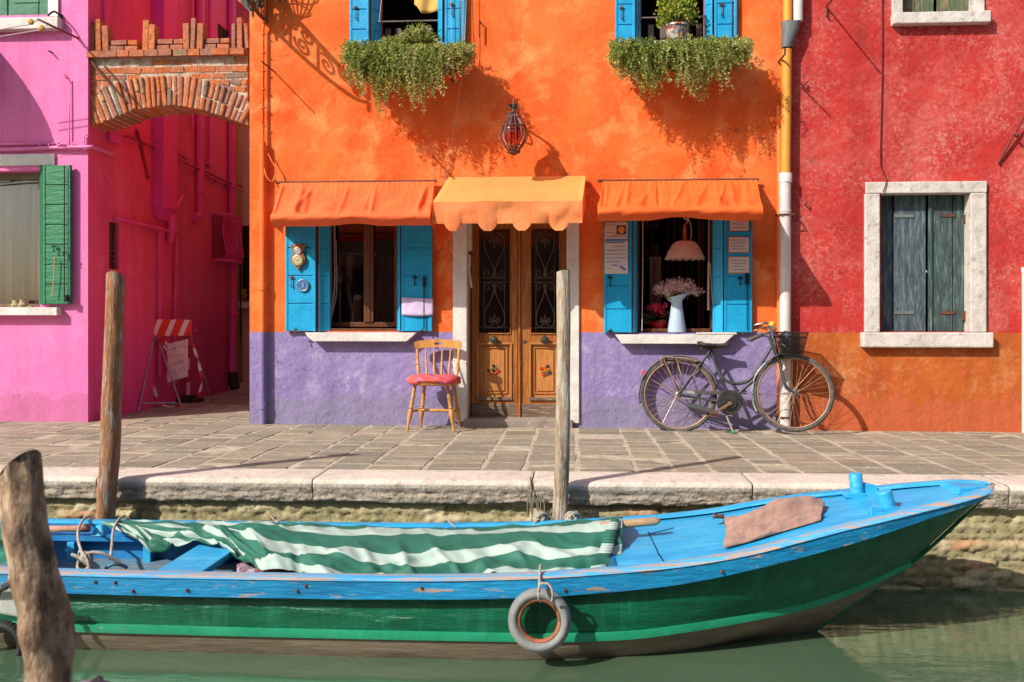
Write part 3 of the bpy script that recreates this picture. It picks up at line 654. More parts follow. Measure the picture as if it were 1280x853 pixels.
# pipes of the orange house
def pipe(parent, pts, rad, matl, collars=(), name='pipe', n=14, cr=1.25, brackets=()):
    m_ = MB(); m_.tube(pts, rad, n)
    for c in collars: m_.lathe([(rad, -.028), (rad * cr, -.024), (rad * cr, .024), (rad, .028)], c, n)
    return m_.build(name, matl, parent, smooth=40)
PO = stucco('painted conduit', (.84, .18, .04), (.78, .14, .03), (.9, .28, .08), bump=.15); PLI = mat('lilac painted pipe', (.24, .18, .38), (.20, .15, .32), bump=.3)
pipe(oh, [(gx(328.5, -.05), -.05, gzf(178, -.05, 328)), (gx(328.5, -.05), -.05, ZP)], .03, PO, [(gx(328.5, -.05), -.05, gzf(360, -.05, 328))], name='downpipe')
pipe(oh, [(gx(328.5, -.05), -.05, ZP - .002), (gx(328.5, -.05), -.05, -.1)], .031, PLI, [(gx(328.5, -.05), -.05, gzf(508, -.05, 328))], name='downpipe')
pp = MB(); x_ = gx(329, -.04)
pp.tube([(x_, -.04, gzf(178, -.04, 329)), (x_, -.04, 3.66), (gx(331, -.04), -.05, 3.72), (gx(333, -.04), -.04, 4.3)], .012, 8)
for i in range(7):
    z = 3.6 - i * .17; pp.tube([(x_ - .02, -.05, z), (x_ + .016, -.055, z + .01), (x_ + .02, -.03, z)], .006, 6)
pts = smoothpath([(x_, -.05, 2.75), (x_ + .015, -.06, 2.4), (x_ + .05, -.09, 2.28), (x_ + .10, -.08, 2.24), (x_ + .13, -.06, 2.34), (x_ + .09, -.05, 2.42), (x_ + .05, -.05, 2.5)], 6); pp.tube(pts, .006, 6)
pp.build('conduit', PO, oh, smooth=True)
# curved yellow-orange tube left of the big downpipe
pc = MB(); xx = gx(974, -.05); pts = [(xx, -.045, .1), (xx, -.045, gzf(162, -.045, 974)), (xx - .01, -.05, gzf(155, 0, 974)), (xx - .04, -.06, gzf(150.5, 0, 974)), (xx - .075, -.07, gzf(152, 0, 974))]
pc.tube(smoothpath(pts, 5), .021, 12)
for py in (282, 390): pc.lathe([(.021, -.02), (.027, -.016), (.027, .016), (.021, .02)], (xx, -.045, gzf(py, 0, 974)), 12)
pc.build('conduit', mat('orange conduit paint', (.84, .22, .05), (.8, .17, .04), bump=.15), oh, smooth=40)
xd = gx(985, -.08); XDW = gx(983, -.08)
YD = -.085
pd = MB(); pd.tube([(gx(984.5, YD), YD, 5.2), (gx(984.5, YD), YD, gzf(27, YD, 984))], .040, 18); pd.tube([(gx(983.5, YD), YD, gzf(62, YD, 984)), (gx(982, YD), YD, gzf(219, YD, 984))], .044, 18)
for py in (64, 140): pd.lathe([(.044, -.003), (.047, 0), (.044, .003)], (gx(983.5 - (py - 60) * .008, YD), YD, gzf(py, YD, 984)), 18)
dp = pd.build('downpipe', mat('mustard downpipe', (.78, .33, .04), (.70, .26, .035), rough=.45, scale=4, bump=.1, fine=.08), oh, smooth=40)
pw = MB(); pw.tube([(gx(997.5, YD), YD, 5.2), (gx(997.5, YD), YD, gzf(27, YD, 997))], .043, 18); pw.tube([(gx(982, YD), YD, gzf(217, YD, 984)), (gx(981.5, YD), YD, gzf(222, YD, 984)), (gx(981.5, YD), YD, -.06)], [.05, .05, .048], 18)
pw.lathe([(.050, -.05), (.057, -.045), (.057, .03), (.054, .035)], (gx(982, YD), YD, gzf(222, YD, 984)), 18)
pw.lathe([(.049, -.012), (.053, -.009), (.053, .009), (.049, .012)], (gx(981.5, YD), YD, gzf(264, YD, 984)), 18)
pw.split('white_downpipe', mat('white pvc pipe', (.72, .64, .60), (.62, .54, .52), rough=.4, scale=5, bump=.08, fine=.12, c3=(.42, .33, .28), s3=10, thr3=(.62, .74)), oh, smooth=40)
pf = MB(); zA, zB, zC = gzf(28, YD, 990), gzf(36, YD, 990), gzf(60, YD, 990)
nseg = 20; ringz = [(zA, .018, .085, .0), (zA - .012, .018, .085, 0), (zB, .02, .078, 0), (lerp(zB, zC, .75), .004, .052, .0), (zC, .0, .047, 0)]
xc0 = gx(983.5, YD)
for (z, dx, rx, _) in ringz:
    for j in range(nseg):
        a = 2 * math.pi * j / nseg; pf.v.append(Vector((xc0 + dx + .012 * (rx > .06) + (rx) * math.cos(a), YD + min(rx, .06) * math.sin(a), z)))
for i in range(len(ringz) - 1):
    for j in range(nseg): a = i * nseg; pf.face((a + j, a + (j + 1) % nseg, a + nseg + (j + 1) % nseg, a + nseg + j))
pf.face(range(nseg)); pf.build('hopper', mat('grey hopper', (.16, .165, .17), (.12, .125, .13), rough=.5, bump=.15), oh, smooth=40)
pb = MB(); z = gzf(270, 0, 984); pb.tube([(xd - .10, -.03, z), (xd - .07, YD - .055, z), (xd + .05, YD - .055, z), (xd + .085, -.03, z), (xd + .12, -.02, z)], .007, 6); z = gzf(520, 0, 984)
pb.tube([(xd - .1, -.03, z), (xd - .07, YD - .055, z), (xd + .05, YD - .055, z), (xd + .085, -.03, z)], .007, 6)
pb.build('pipe_bracket', RUST, oh)
hk = MB()
def wall_hook(m, px, py, L, bend=.04): p = P(px, py, -.0); m.tube([p, p + Vector((0, -L, 0)), p + Vector((0, -L - .0, bend))], .009, 6)
wall_hook(hk, 973, 78, .26, .05)
hk.build('wall_hook', RUST, oh)

# -------- red house
rh = thing('red_house', 'red plastered house with worn white flecks and ochre orange base', 'house', (4, 0, 0))
yR = -.012
hR = H(1101, 1213, 241, 415, yR); hRu = H(1129, 1220, -150, 15, yR); hRu[3] = 4.9
w = wall_mesh(XO1 + .0, XR1, ZP, TOP, [hR, hRu], y=yR, depth=.35); w.quad([(XO1, yR, TOP), (XR1, yR, TOP), (XR1, 9, TOP), (XO1, 9, TOP)]); w.quad([(XR1, yR, -.1), (XR1, 9, -.1), (XR1, 9, TOP), (XR1, yR, TOP)])
w.quad([(XO1, 9, -.1), (XR1, 9, -.1), (XR1, 9, TOP), (XO1, 9, TOP)]); w.quad([(XO1, yR, ZP), (XO1, yR, TOP), (XO1, .0, TOP), (XO1, .0, ZP)])
w.build('wall', RED, rh)
zpr = gzf(416.5, yR, 1200)
w = wall_mesh(XO1, XR1, -.12, ZP, [hR], y=yR, depth=.35); w.build('plinth', ORG2, rh)
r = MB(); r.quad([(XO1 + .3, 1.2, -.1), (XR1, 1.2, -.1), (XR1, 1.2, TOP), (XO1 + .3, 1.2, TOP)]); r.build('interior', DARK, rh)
fm = MB(); ys = yR - .035
def fb(m, a, b2, c, d, y0=ys, y1=.12): m.box(gx(a, ys), gx(b2, ys), y0, y1, gzf(d, ys, 1160), gzf(c, ys, 1160))
fb(fm, 1083, 1234, 227, 241.5); fb(fm, 1081.5, 1100, 241.8, 415.5); fb(fm, 1213.5, 1233.5, 241.8, 415.5)
fo = fm.build('window_frame', STO, rh, bevel=.008)
fm = MB(); fb(fm, 1076.5, 1239.5, 415.8, 434.5, ys - .05, .14); fm.build('sill', STO, rh, bevel=.012)
fm = MB(); fb(fm, 1116, 1129.5, -150, 16.5, yR - .02); fb(fm, 1219, 1232, -150, 16.5, yR - .02); fm.split('window_frame', STO, rh, bevel=.006)
fm = MB(); fb(fm, 1115, 1236, 16.8, 31, ys - .05, .14); fm.build('sill', STO, rh, bevel=.008)
YS = .09
def plank(m, a, b2, pt, pb, y, th=.03): m.box(gx(a, YS), gx(b2, YS), y, y + th, gzf(pb, YS, 1150), gzf(pt, YS, 1150))
def wshutter(items, pt, pb, matl, turn):
    m_ = MB()
    for (a, b2, dy) in items: plank(m_, a, b2, pt, pb, YS + dy)
    o = m_.build('shutter', matl, rh, bevel=.003); return o
s = wshutter([(1100.5, 1117, .03), (1118.2, 1136, -.0), (1136.2, 1157.2, -.0)], 242, 414.5, WBL, 0)
k = MB(); plank(k, 1117.5, 1142, 268, 272, YS - .008, .008); plank(k, 1117.5, 1142, 388.5, 393, YS - .008, .008); k.build('strap_hinge', mat('faded strap', (.16, .19, .18), (.1, .11, .1), rough=.8), s)
s = wshutter([(1160.2, 1164.4, -.02), (1164.8, 1190.4, 0), (1191.6, 1212.4, .0)], 242, 414.5, WGR, 0)
k = MB(); plank(k, 1175, 1194, 268, 271.5, YS - .008, .008); plank(k, 1175, 1194, 389, 393, YS - .008, .008)
k.box(gx(1209), gx(1212.5), YS - .03, YS, gzf(278, 0, 1210), gzf(268, 0, 1210)); k.box(gx(1207), gx(1212.5), YS - .03, YS, gzf(401, 0, 1210), gzf(389, 0, 1210)); k.build('strap_hinge', RUST, s)
kk = MB(); c = P(1157.5, 340, YS + .02); kk.lathe([(.004, 0), (.012, .006), (.012, .016), (0, .022)], (c.x, YS + .02, c.z), 10, (0, -1, 0)); kk.tube([(gx(1153.5, YS), YS + .01, c.z), (c.x, YS + .01, c.z)], .005, 6); kk.build('latch', STEEL, rh)
s = MB()
for (a, b2) in ((1129.5, 1143), (1143.6, 1167), (1172, 1174), (1174.6, 1195), (1195.6, 1218.5)): s.box(gx(a, YS), gx(b2, YS), YS, YS + .03, gzf(16, YS, 1150), 4.6)
s.build('shutter', GRNW, rh, bevel=.003)
cb = MB(); pts = [P(1102.5, -60, yR - .012), P(1103, 60, yR - .012), P(1102, 130, yR - .012), P(1100.5, 200, yR - .012), P(1103, 212, yR - .015), P(1107.5, 224, yR - .03), P(1108, 228, yR - .045), P(1104, 240, yR - .05)]
cb.tube(smoothpath(pts, 5), .005, 6); cb.build('cable', mat('dark red cable', (.14, .012, .012), bump=0), rh)
hk = MB(); wall_hook(hk, 1027, 12, .0, .0) if 0 else None
p = P(1032.5, 9, yR); hk.tube([p, p + Vector((0, -.02, 0)), p + Vector((-.05, -.5, -.06))], .008, 6); hk.tube([p + Vector((0, -.02, 0)), p + Vector((0, -.02, -.09))], .006, 6); hk.lathe([(.0, 0), (.01, .01), (0, .03)], p + Vector((0, -.03, -.1)), 8)
p = P(1002, 110, yR); hk.tube([p, p + Vector((0, -.24, 0))], .007, 6)
p = P(1006, 256, yR); hk.tube([p, p + Vector((0, -.05, 0)), p + Vector((0, -.05, .03))], .007, 6)
hk.split('wall_hook', RUST, rh)
rb = MB(); rb.tube([P(1248, 204, -.03), P(1272, 160, -.07), P(1310, 92, -.14)], .010, 8); p = P(1270.5, 169, -.08); rb.lathe([(.02, -.012), (.02, .012)], p, 8, (1, 0, 1)); rb.build('stay_rod', mat('red painted iron', (.22, .02, .015), (.12, .03, .02), rough=.7, bump=.3), rh)
pe = MB(); pe.tube([(gx(1281.6, -.04), -.045, -.05), (gx(1281.6, -.04), -.045, gzf(335, -.04, 1279))], .03, 12); pe.lathe([(.03, 0), (.036, .01), (.036, .05), (.0, .06)], (gx(1281.6, -.04), -.045, gzf(342, -.04, 1279)), 12)
pe.build('vent_pipe', WHT, rh, smooth=40)

# -------- pink house (front) with its alley wall
ph = thing('pink_house', 'pink plastered house with green shutters, its magenta side wall running down the alley', 'house', (-6, 0, 0))
hP = H(-80, 50, 214, 384); hPu = H(-80, 60, -150, 20); hPu[3] = 4.9
w = wall_mesh(XL0, XC, -.12, TOP, [hP, hPu], depth=.3); w.quad([(XL0, 0, TOP), (XC, 0, TOP), (XC, 9, TOP), (XL0, 9, TOP)]); w.build('wall', PNK, ph)
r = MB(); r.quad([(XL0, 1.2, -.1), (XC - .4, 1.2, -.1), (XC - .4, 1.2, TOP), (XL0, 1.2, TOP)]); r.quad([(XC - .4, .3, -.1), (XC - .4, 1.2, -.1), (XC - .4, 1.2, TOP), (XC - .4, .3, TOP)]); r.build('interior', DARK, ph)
def wob(y, z): return .010 * nz(y * 2, z * 1.5, 5)
y_b = PX(220, 400, XC).y; y_e = PX(286, 400, XC).y
slit0, slit1 = PX(136.5, 277, XC), PX(148.5, 337, XC)
def side(y0, y1, z0, z1, matl, name, holes=()):
    m_ = MB(); ys_ = sorted({y0, y1, *[h[i] for h in holes for i in (0, 1)]}); zs_ = sorted({z0, z1, *[h[i] for h in holes for i in (2, 3)]})
    for a, b2 in zip(ys_, ys_[1:]):
        for c, d in zip(zs_, zs_[1:]):
            if any(h[0] <= (a + b2) / 2 <= h[1] and h[2] <= (c + d) / 2 <= h[3] for h in holes):
                for q in (((XC, a, c), (XC - .25, a, c), (XC - .25, a, d), (XC, a, d)), ((XC, b2, c), (XC - .25, b2, c), (XC - .25, b2, d), (XC, b2, d)), ((XC, a, c), (XC, b2, c), (XC - .25, b2, c), (XC - .25, a, c)), ((XC, a, d), (XC, b2, d), (XC - .25, b2, d), (XC - .25, a, d)), ((XC - .2, a, c), (XC - .2, b2, c), (XC - .2, b2, d), (XC - .2, a, d))): m_.quad(q)
                continue
            m_.quad([(XC, a, c), (XC, b2, c), (XC, b2, d), (XC, a, d)])
    return m_.build(name, matl, ph)
zs0, zs1 = slit1.z, slit0.z
side(0, y_b, -.12, TOP, MAG, 'side_wall', [(slit0.y, slit1.y, min(zs0, zs1), max(zs0, zs1))])
side(y_b + .0, y_e, -.12, TOP, MAG2, 'rear_side_wall')
m_ = MB(); m_.quad([(XC, y_e, -.1), (XC - 3, y_e, -.1), (XC - 3, y_e, TOP), (XC, y_e, TOP)]); m_.build('rear_wall', MAG2, ph)
# slit grating
m_ = MB(); zc0, zc1 = min(zs0, zs1), max(zs0, zs1)
m_.box(XC - .05, XC - .03, slit0.y, slit0.y + .03, zc0, zc1, 0); m_.box(XC - .05, XC - .03, slit1.y - .03, slit1.y, zc0, zc1, 0)
for i in range(9): z = lerp(zc0, zc1, (i + .5) / 9); m_.tube([(XC - .04, slit0.y, z), (XC - .04, slit1.y, z)], .007, 6)
m_.tube([(XC - .04, (slit0.y + slit1.y) / 2, zc0), (XC - .04, (slit0.y + slit1.y) / 2, zc1)], .008, 6); m_.build('grating', mat('old dark wood and rust', (.09, .035, .025), (.16, .09, .05), rough=.8, scale=12), ph)
MPI = mat('magenta painted pipe', (.80, .09, .34), (.72, .07, .32), rough=.5, scale=4, bump=.15)
# chimney shaft on the side wall
a, b2 = PX(205, 250, XC + .14), PX(222, 250, XC + .14); zb_ = PX(213, 262, XC + .14).z
m_ = MB(); m_.box(XC, XC + .14, a.y, b2.y, zb_, TOP); m_.hexa([(XC, a.y + .1, zb_ - .12), (XC + .06, a.y + .1, zb_ - .12), (XC + .06, b2.y - .05, zb_ - .12), (XC, b2.y - .05, zb_ - .12), (XC, a.y, zb_ - .001), (XC + .14, a.y, zb_ - .001), (XC + .14, b2.y, zb_ - .001), (XC, b2.y, zb_ - .001)])
sh = m_.build('flue', SHF, ph, bevel=.01)
m_ = MB(); c = PX(214, 270, XC + .08); m_.tube([c + Vector((0, 0, .02)), c + Vector((0, .02, -.14)), c + Vector((-.03, .05, -.28))], .045, 12); m_.tube([PX(214, 262, XC + .1), PX(222, 256, XC + .12), PX(227, 245, XC + .12)], .03, 10); m_.build('drain_elbow', MPI, ph, smooth=40)
# pipes on side wall
x1_ = XC + .05
def sp(pts, r_, name='pipe', collars=()):
    m_ = MB(); m_.tube([PX(a, b2, x1_) for a, b2 in pts], r_, 10)
    for c in collars: m_.lathe([(r_, -.03), (r_ * 1.3, -.026), (r_ * 1.3, .026), (r_, .03)], PX(c[0], c[1], x1_), 10)
    return m_.build(name, MPI, ph, smooth=40)
sp([(250, -40), (250, 262), (249, 270), (244, 272)], .052, 'downpipe', [(250, 240)]); sp([(263, -40), (263, 200), (261, 208), (259, 203)], .03, 'pipe')
sp([(289.5, -40), (289.5, 300), (291, 322), (291, 400), (290.5, 466)], .05, 'downpipe', [(289.5, 233), (291, 322), (291, 392)])
sp([(240, -40), (240, 60), (240, 160)], .02, 'pipe')
sp([(145, 274), (222, 291)], .022, 'conduit'); sp([(199.5, 287), (199.5, 470)], .016, 'conduit'); sp([(220.5, 291), (220, 345), (218.5, 400), (218.5, 480)], .018, 'conduit', [(219.5, 342)])
m_ = MB(); m_.tube([PX(291, 466, x1_), PX(292, 478, x1_ + .02), PX(294, 486, x1_ + .05)], .065, 12); m_.build('drain_foot', BLK, ph, smooth=40)
m_ = MB(); m_.tube([PX(x_, y_, XC + .02) for x_, y_ in ((269, 150), (270, 152))], .01, 6)
# cables strung along side wall
m_ = MB(); m_.tube([PX(a, b2, XC + .04) for a, b2 in ((141, 168), (160, 171), (178, 178), (200, 190), (222, 193), (234, 199))], .011, 8); m_.tube([PX(a, b2, XC + .06) for a, b2 in ((232, 204), (262, 217), (290, 231), (303, 233))], .014, 8)
m_.tube([PX(a, b2, XC + .03) for a, b2 in ((240, 208), (262, 222), (290, 236), (305, 240))], .006, 6)
for a, b2 in ((152, 170), (180, 181), (198, 191), (253, 216), (270, 224), (283, 230)): q = PX(a, b2, XC + .04); m_.tube([q, q + Vector((-.03, 0, -.06))], .008, 6)
m_.tube([PX(a, b2, XC + .02) for a, b2 in ((171, 163), (176, 180), (186, 224))], .015, 8); m_.build('cable', mat('magenta painted cable', (.42, .02, .07), (.28, .015, .05), bump=0), ph)
m_ = MB(); m_.tube([PX(a, b2, XC + .02) for a, b2 in ((129, -20), (131, 55))], .012, 6); a = PX(138, 158, XC + .05); m_.box(XC, XC + .05, a.y, a.y + .25, a.z - .14, a.z + .06); m_.split('junction_box', SHF, ph)
# barred window in the side wall
a, b2 = PX(264.5, 268, XC), PX(286, 330, XC); zt_, zb2 = PX(275, 270, XC).z, PX(275, 327, XC).z
m_ = MB(); m_.box(XC + .001, XC + .02, a.y, b2.y, zb2, zt_); m_.build('recess_shade', mat('magenta recess shade', (.34, .03, .11), bump=0), ph)  # raised plate, its magenta darkened to paint the shaded depth behind the bars
m_ = MB(); m_.tube([(XC + .02, a.y, zt_), (XC + .17, a.y, zt_ - .0), (XC + .17, b2.y, zt_), (XC + .02, b2.y, zt_)], .014, 6)
for i in range(8): y = lerp(a.y, b2.y, i / 7); m_.tube([(XC + .17, y, zt_), (XC + .15, y, lerp(zt_, zb2, .4)), (XC + .2, y, zb2 + .08), (XC + .16, y, zb2 + .02), (XC + .02, y, zb2)], .011, 6)
m_.tube([(XC + .17, a.y, zb2), (XC + .17, b2.y, zb2)], .02, 6); m_.tube([(XC + .02, a.y, zb2), (XC + .17, a.y, zb2)], .02, 6)
m_.build('window_cage', MPI, ph); m_ = MB(); a = PX(272.5, 30, XC); m_.box(XC + .001, XC + .012, a.y, a.y + .5, a.z - .2, a.z + .0); m_.build('small_window', DARK, ph)

# lower-left window
f = MB(); Y = .12; z0, z1 = gzf(384, Y, 20), gzf(216, Y, 20)
GB = mat('olive window frame', (.22, .18, .09), (.14, .11, .05), rough=.6, bump=.2)
f.box(gx(-80, Y), gx(49, Y), Y, Y + .06, z1 - .07, z1); f.box(gx(47.5, Y), gx(50, Y), Y, Y + .06, z0, z1 - .07); f.box(gx(12, Y), gx(14.5, Y), Y + .002, Y + .06, gzf(228, Y, 12), z1 - .07); f.box(gx(-80, Y), gx(48, Y), Y - .0, Y + .06, z0, z0 + .03)
f.box(gx(-80, Y), gx(49, Y), Y + .001, Y + .05, gzf(229.5, Y, 20), gzf(227, Y, 20))
fo = f.build('window_frame', GB, ph, bevel=.003)
g_ = MB(); g_.box(gx(-80, Y), gx(48, Y), Y + .03, Y + .033, z0, z1); g_.build('pane', GLASS, fo)
cu = MB(); CURT = mat('grey net with pleat shade', (.50, .47, .44), (.17, .16, .155), rough=.9, scale=2, stretch=(7, 1, .25), thr=(.38, .62), bump=.1, trans=.2)  # dark and pale stripes paint the shade and light of the pleats
xa, xb = gx(-80, .25), gx(50, .25)
def cfn(u, v): x = lerp(xa, xb, u); return (x, .26 + .034 * math.sin(x * 46 + .8 * nz(x * 3, v)) + .012 * math.sin(x * 97) + .02 * nz(x * 5, v * 1.5), lerp(z0 + .01, z1 - .04, v))
cu.grid(cfn, 220, 12); cu.build('curtain', CURT, ph, smooth=True)
cl = MB(); cl.tube([P(-60, 235, Y - .01), P(0, 230.5, Y - .01), P(48, 226.5, Y - .01)], .006, 6); cl.build('curtain_cord', mat('mint cord', (.35, .52, .46), bump=0), ph)
s = MB(); s.box(gx(-80, -.09), gx(71, -.09), -.09, .12, gzf(394.5, -.09, 35), gzf(384.5, -.09, 35)); s.build('sill', WHT, ph, bevel=.006)
s = MB(); s.box(gx(-80, -.02), gx(68, -.02), -.022, .1, gzf(207.5, 0, 35), gzf(193, 0, 35)); s.build('lintel', WHT, ph, bevel=.006)
gs = leaf(ph, 54, 88, 0, 380.5, matl=GRN, rails=7, zs=(gzf(380.5, -.05, 70), gzf(206.5, -.05, 70)), Y=-.06)
gm = MB(); gm.hexa([(gx(49.3, -.02), -.02, gs_z) if 0 else (gx(49.3, 0), .0, gzf(380, 0, 50)), (gx(54.5, -.06), -.06, gzf(380.5, -.06, 54)), (gx(54.5, -.06), -.03, gzf(380.5, -.06, 54)), (gx(50, 0), .04, gzf(380, 0, 50)), (gx(49.3, 0), .0, gzf(207, 0, 50)), (gx(54.5, -.06), -.06, gzf(206.5, -.06, 54)), (gx(54.5, -.06), -.03, gzf(206.5, -.06, 54)), (gx(50, 0), .04, gzf(207, 0, 50))])
gm.build('shutter', mat('dark green edge', (.012, .12, .055), bump=.2), ph)
k = MB(); p = P(80.5, 207, -.085); k.tube([p, p + Vector((0, 0, -1.28))], .006, 6); hook(k, 80.5, 316, -.09, .02, .02); hook(k, 68, 308, -.08, .04, .02); p = P(82.5, 373, -.09); k.box(p.x - .012, p.x + .012, -.1, -.07, p.z - .03, p.z + .03); k.build('bolt', IRON, gs)
k = MB(); k.tube([P(68, 325, -.1), P(67.5, 345, -.1), P(65, 370, -.1)], .005, 6); k.lathe([(.0, 0), (.01, .008), (.0, .03)], P(68, 325, -.1), 8); k.build('cord', mat('orange cord', (.62, .28, .15), bump=0), gs)
# upper-left window
s = MB(); s.box(gx(-80, -.09), gx(72, -.09), -.09, .12, gzf(36, -.09, 35), gzf(21.5, -.09, 35)); s.build('sill', WHT, ph, bevel=.006)
s = MB(); s.box(gx(60, -.02), gx(72.5, -.02), -.022, .1, gzf(21, 0, 66), 4.8); s.build('window_surround', mat('whitewashed stone', (.80, .78, .74), (.7, .66, .62), bump=.3), ph)
m_ = MB()
for (a, b2) in ((-40, 9), (10.6, 48), (49, 60)): m_.box(gx(a, .1), gx(b2, .1), .1, .13, gzf(21, .1, 30), 4.7)
m_.box(gx(18, .1), gx(49, .1), .092, .1, gzf(4, .1, 30), gzf(1, .1, 30)); m_.build('shutter', mat('old green shutter', (.06, .22, .12), (.03, .15, .08), rough=.6, scale=8, c3=(.28, .16, .07), s3=22, thr3=(.62, .7), bump=.3), ph, bevel=.003)
# conduit with clamps, hooks, cable along the pink front
m_ = MB(); m_.tube(smoothpath([P(-60, 188, -.03), P(20, 187, -.03), P(60, 185, -.03), P(110, 184, -.035), (XC + .04, .05, P(112, 184, 0).z), PX(142, 194, XC + .035)], 4), .018, 10); m_.tube([P(-60, 181, -.02), P(40, 180, -.02), P(75, 180, -.02)], .012, 8)
for px in range(48, 100, 11):
    q = P(px, 178, -.03); m_.tube([q, q + Vector((.03, -.02, -.03)), q + Vector((.02, 0, -.06))], .008, 6)
m_.tube(smoothpath([P(70, 184, -.03), P(78, 180, -.07), P(86, 186, -.03), P(92, 179, -.04)], 5), .008, 6); m_.tube([P(86.5, 99, -.02), P(87, 182, -.02)], .006, 6); m_.tube([P(80, 92, -.01), P(80, 97, -.05), P(87, 99, -.02)], .006, 6); m_.tube([P(105, 190, -.02), P(105, 170, -.02), P(111, 168, -.02)], .007, 6)
m_.build('conduit', mat('pink painted conduit', (.80, .22, .48), (.7, .17, .4), bump=.1), ph, smooth=True)
m_ = MB(); q = P(76.5, 21, 0); m_.box(q.x - .012, q.x + .012, -.03, -.0, q.z - .06, q.z + .02); m_.tube(smoothpath([q, q + Vector((0, -.12, .01)), q + Vector((0, -.22, -.06))], 5), .009, 6)
q = P(65, 66, 0); m_.tube([q, q + Vector((0, -.06, 0))], .008, 6)
m_.split('wall_hook', IRON, ph)
m_ = MB(); q = P(73, 37, 0); tip = P(47.5, 24.5, -.62); m_.tube([tip, Vector((tip.x + .02, 0, tip.z + .02))], .011, 8)
m_.build('line_arm', mat('rusty pink iron', (.30, .07, .06), (.2, .05, .05), rough=.8), ph)
for (px, py) in ((38.5, 27.5), (52, 35)):
    q = P(px, py, -.6); w_ = MB(); w_.lathe([(.012, -.01), (.026, -.008), (.018, 0), (.026, .008), (.012, .01)], q, 14, (.3, -1, 0)); w_.build('pulley', mat('yellow pulley', (.6, .34, .08), rough=.5, bump=0), ph, smooth=True)
    w_ = MB(); w_.tube([q + Vector((.02, 0, 0)), q + Vector((.06, 0, .02)), tip], .006, 6); w_.build('shackle', STEEL, ph)
w_ = MB(); w_.tube([P(38, 30.5, -.6), P(0, 37, -.6), P(-60, 46, -.6)], .0045, 6); w_.tube([P(51, 37.5, -.6), P(0, 46, -.6), P(-60, 56, -.6)], .0045, 6)
tag(w_.build('washing_line', WIRE), 'slack pair of pale washing lines running off the pulleys by the upper green shutter', 'washing line')
# unbuilt slab out of frame, tried as a shade for the pink front
m_ = MB(); m_.box(-7.2, gx(-34), -.85, -.0, gzf(70, 0, 0) + .9, gzf(70, 0, 0) + .98); bb = m_.build('canopy', BEI, ph, bevel=.02) if 0 else None
# unseen dome, added beyond the left edge to shade part of the pink front
def aw(u, v): a = R(180 * u); b_ = R(90 * v); return (-6.02 + .60 * math.cos(a) * math.cos(b_) , -.02 - .92 * math.sin(a) * math.cos(b_), 3.32 + .5 * math.sin(b_))
m_ = MB(); m_.grid(aw, 24, 12); m_.build('awning', mat('white shading dome', (.6, .55, .5), bump=0), ph, smooth=True)
# -------- beige house at the end of the alley
bh = thing('beige_house', 'beige house with a dark doorway closing the far end of the alley', 'house', (-4, 5.2, 0))
m_ = MB(); YB = 5.2; m_.quad([(-9, YB, -.1), (1, YB, -.1), (1, YB, TOP + 1), (-9, YB, TOP + 1)]); m_.build('wall', BEI, bh)
m_ = MB(); m_.box(gx(296, YB - .1), gx(330, YB - .1), YB - .04, YB - .002, gzf(376, YB, 305), gzf(283, YB, 305)); m_.build('doorway', mat('dark doorway', (.02, .015, .014), bump=0), bh)
m_ = MB(); m_.box(gx(297, YB), gx(330, YB), YB - .14, YB - .002, gzf(385, YB - .1, 305), gzf(377.5, YB - .1, 305)); m_.build('sill', STO, bh)
m_ = MB(); m_.tube([(gx(296.5, YB - .1), YB - .08, -.1), (gx(296.5, YB - .1), YB - .08, 7)], .07, 12); m_.build('downpipe', mat('ochre pipe', (.50, .33, .16), bump=.1), bh, smooth=True)
m_ = MB(); m_.tube([(gx(300.5, YB - .1), YB - .08, .2), (gx(303, YB - .1), YB - .2, 2.2)], .012, 6); m_.build('cable', IRON, bh)
yl = MB()
for i in range(24): q = P(304 + random.uniform(-3, 3), 369 + random.uniform(-7, 8), YB - .1); yl.obox(q, (.05, .01, .05), (random.random() * 3, random.random() * 3, random.random() * 3))
tag(yl.build('potted_plant', mat('yellow green leaf', (.4, .36, .04), bump=0)), 'small yellow green plant on the sill at the far end of the alley', 'plant')
# ------------------------------------------------------------------ brick arch over the alley
BRK = mat('old brick', None, (.30, .16, .10), rough=.9, scale=8, thr=(.5, .75), attr=[(0, (.62, .15, .04)), (.35, (.72, .22, .08)), (.6, (.58, .19, .09)), (.8, (.45, .18, .12)), (.92, (.30, .22, .16)), (1, (.78, .34, .14))], c3=(.45, .36, .28), s3=22, thr3=(.62, .72), bump=.7, bs=45, bd=.012, fine=.35)
LIME = mat('lime mortar', (.50, .36, .26), (.62, .52, .42), rough=.95, scale=9, c3=(.30, .15, .09), s3=15, thr3=(.5, .65), bump=.7, bs=50)
ar = thing('brick_arch', 'brick arch with small battlements spanning the alley between the pink and orange houses', 'arch', (PX(110, 200, XC).x + .7, .2, 2.7))
YA0, YA1 = .05, .42; br = random.Random(11)
def zA(py, px=210): return gzf(py, YA0, px)
def xA(px): return gx(px, YA0)
def abrick(m, x0, x1, z0, z1, y0=YA0, y1=YA1, j=.005, rot=0, r=None):
    c = Vector(((x0 + x1) / 2, (y0 + y1) / 2 + br.uniform(-.006, .006), (z0 + z1) / 2)); m.obox(c, (x1 - x0 - 2 * j, y1 - y0, z1 - z0 - 2 * j), (br.uniform(-.01, .01), rot + br.uniform(-.045, .045), br.uniform(-.02, .02)), r=br.random() if r is None else r)
XAL, XAR = xA(112), xA(309)
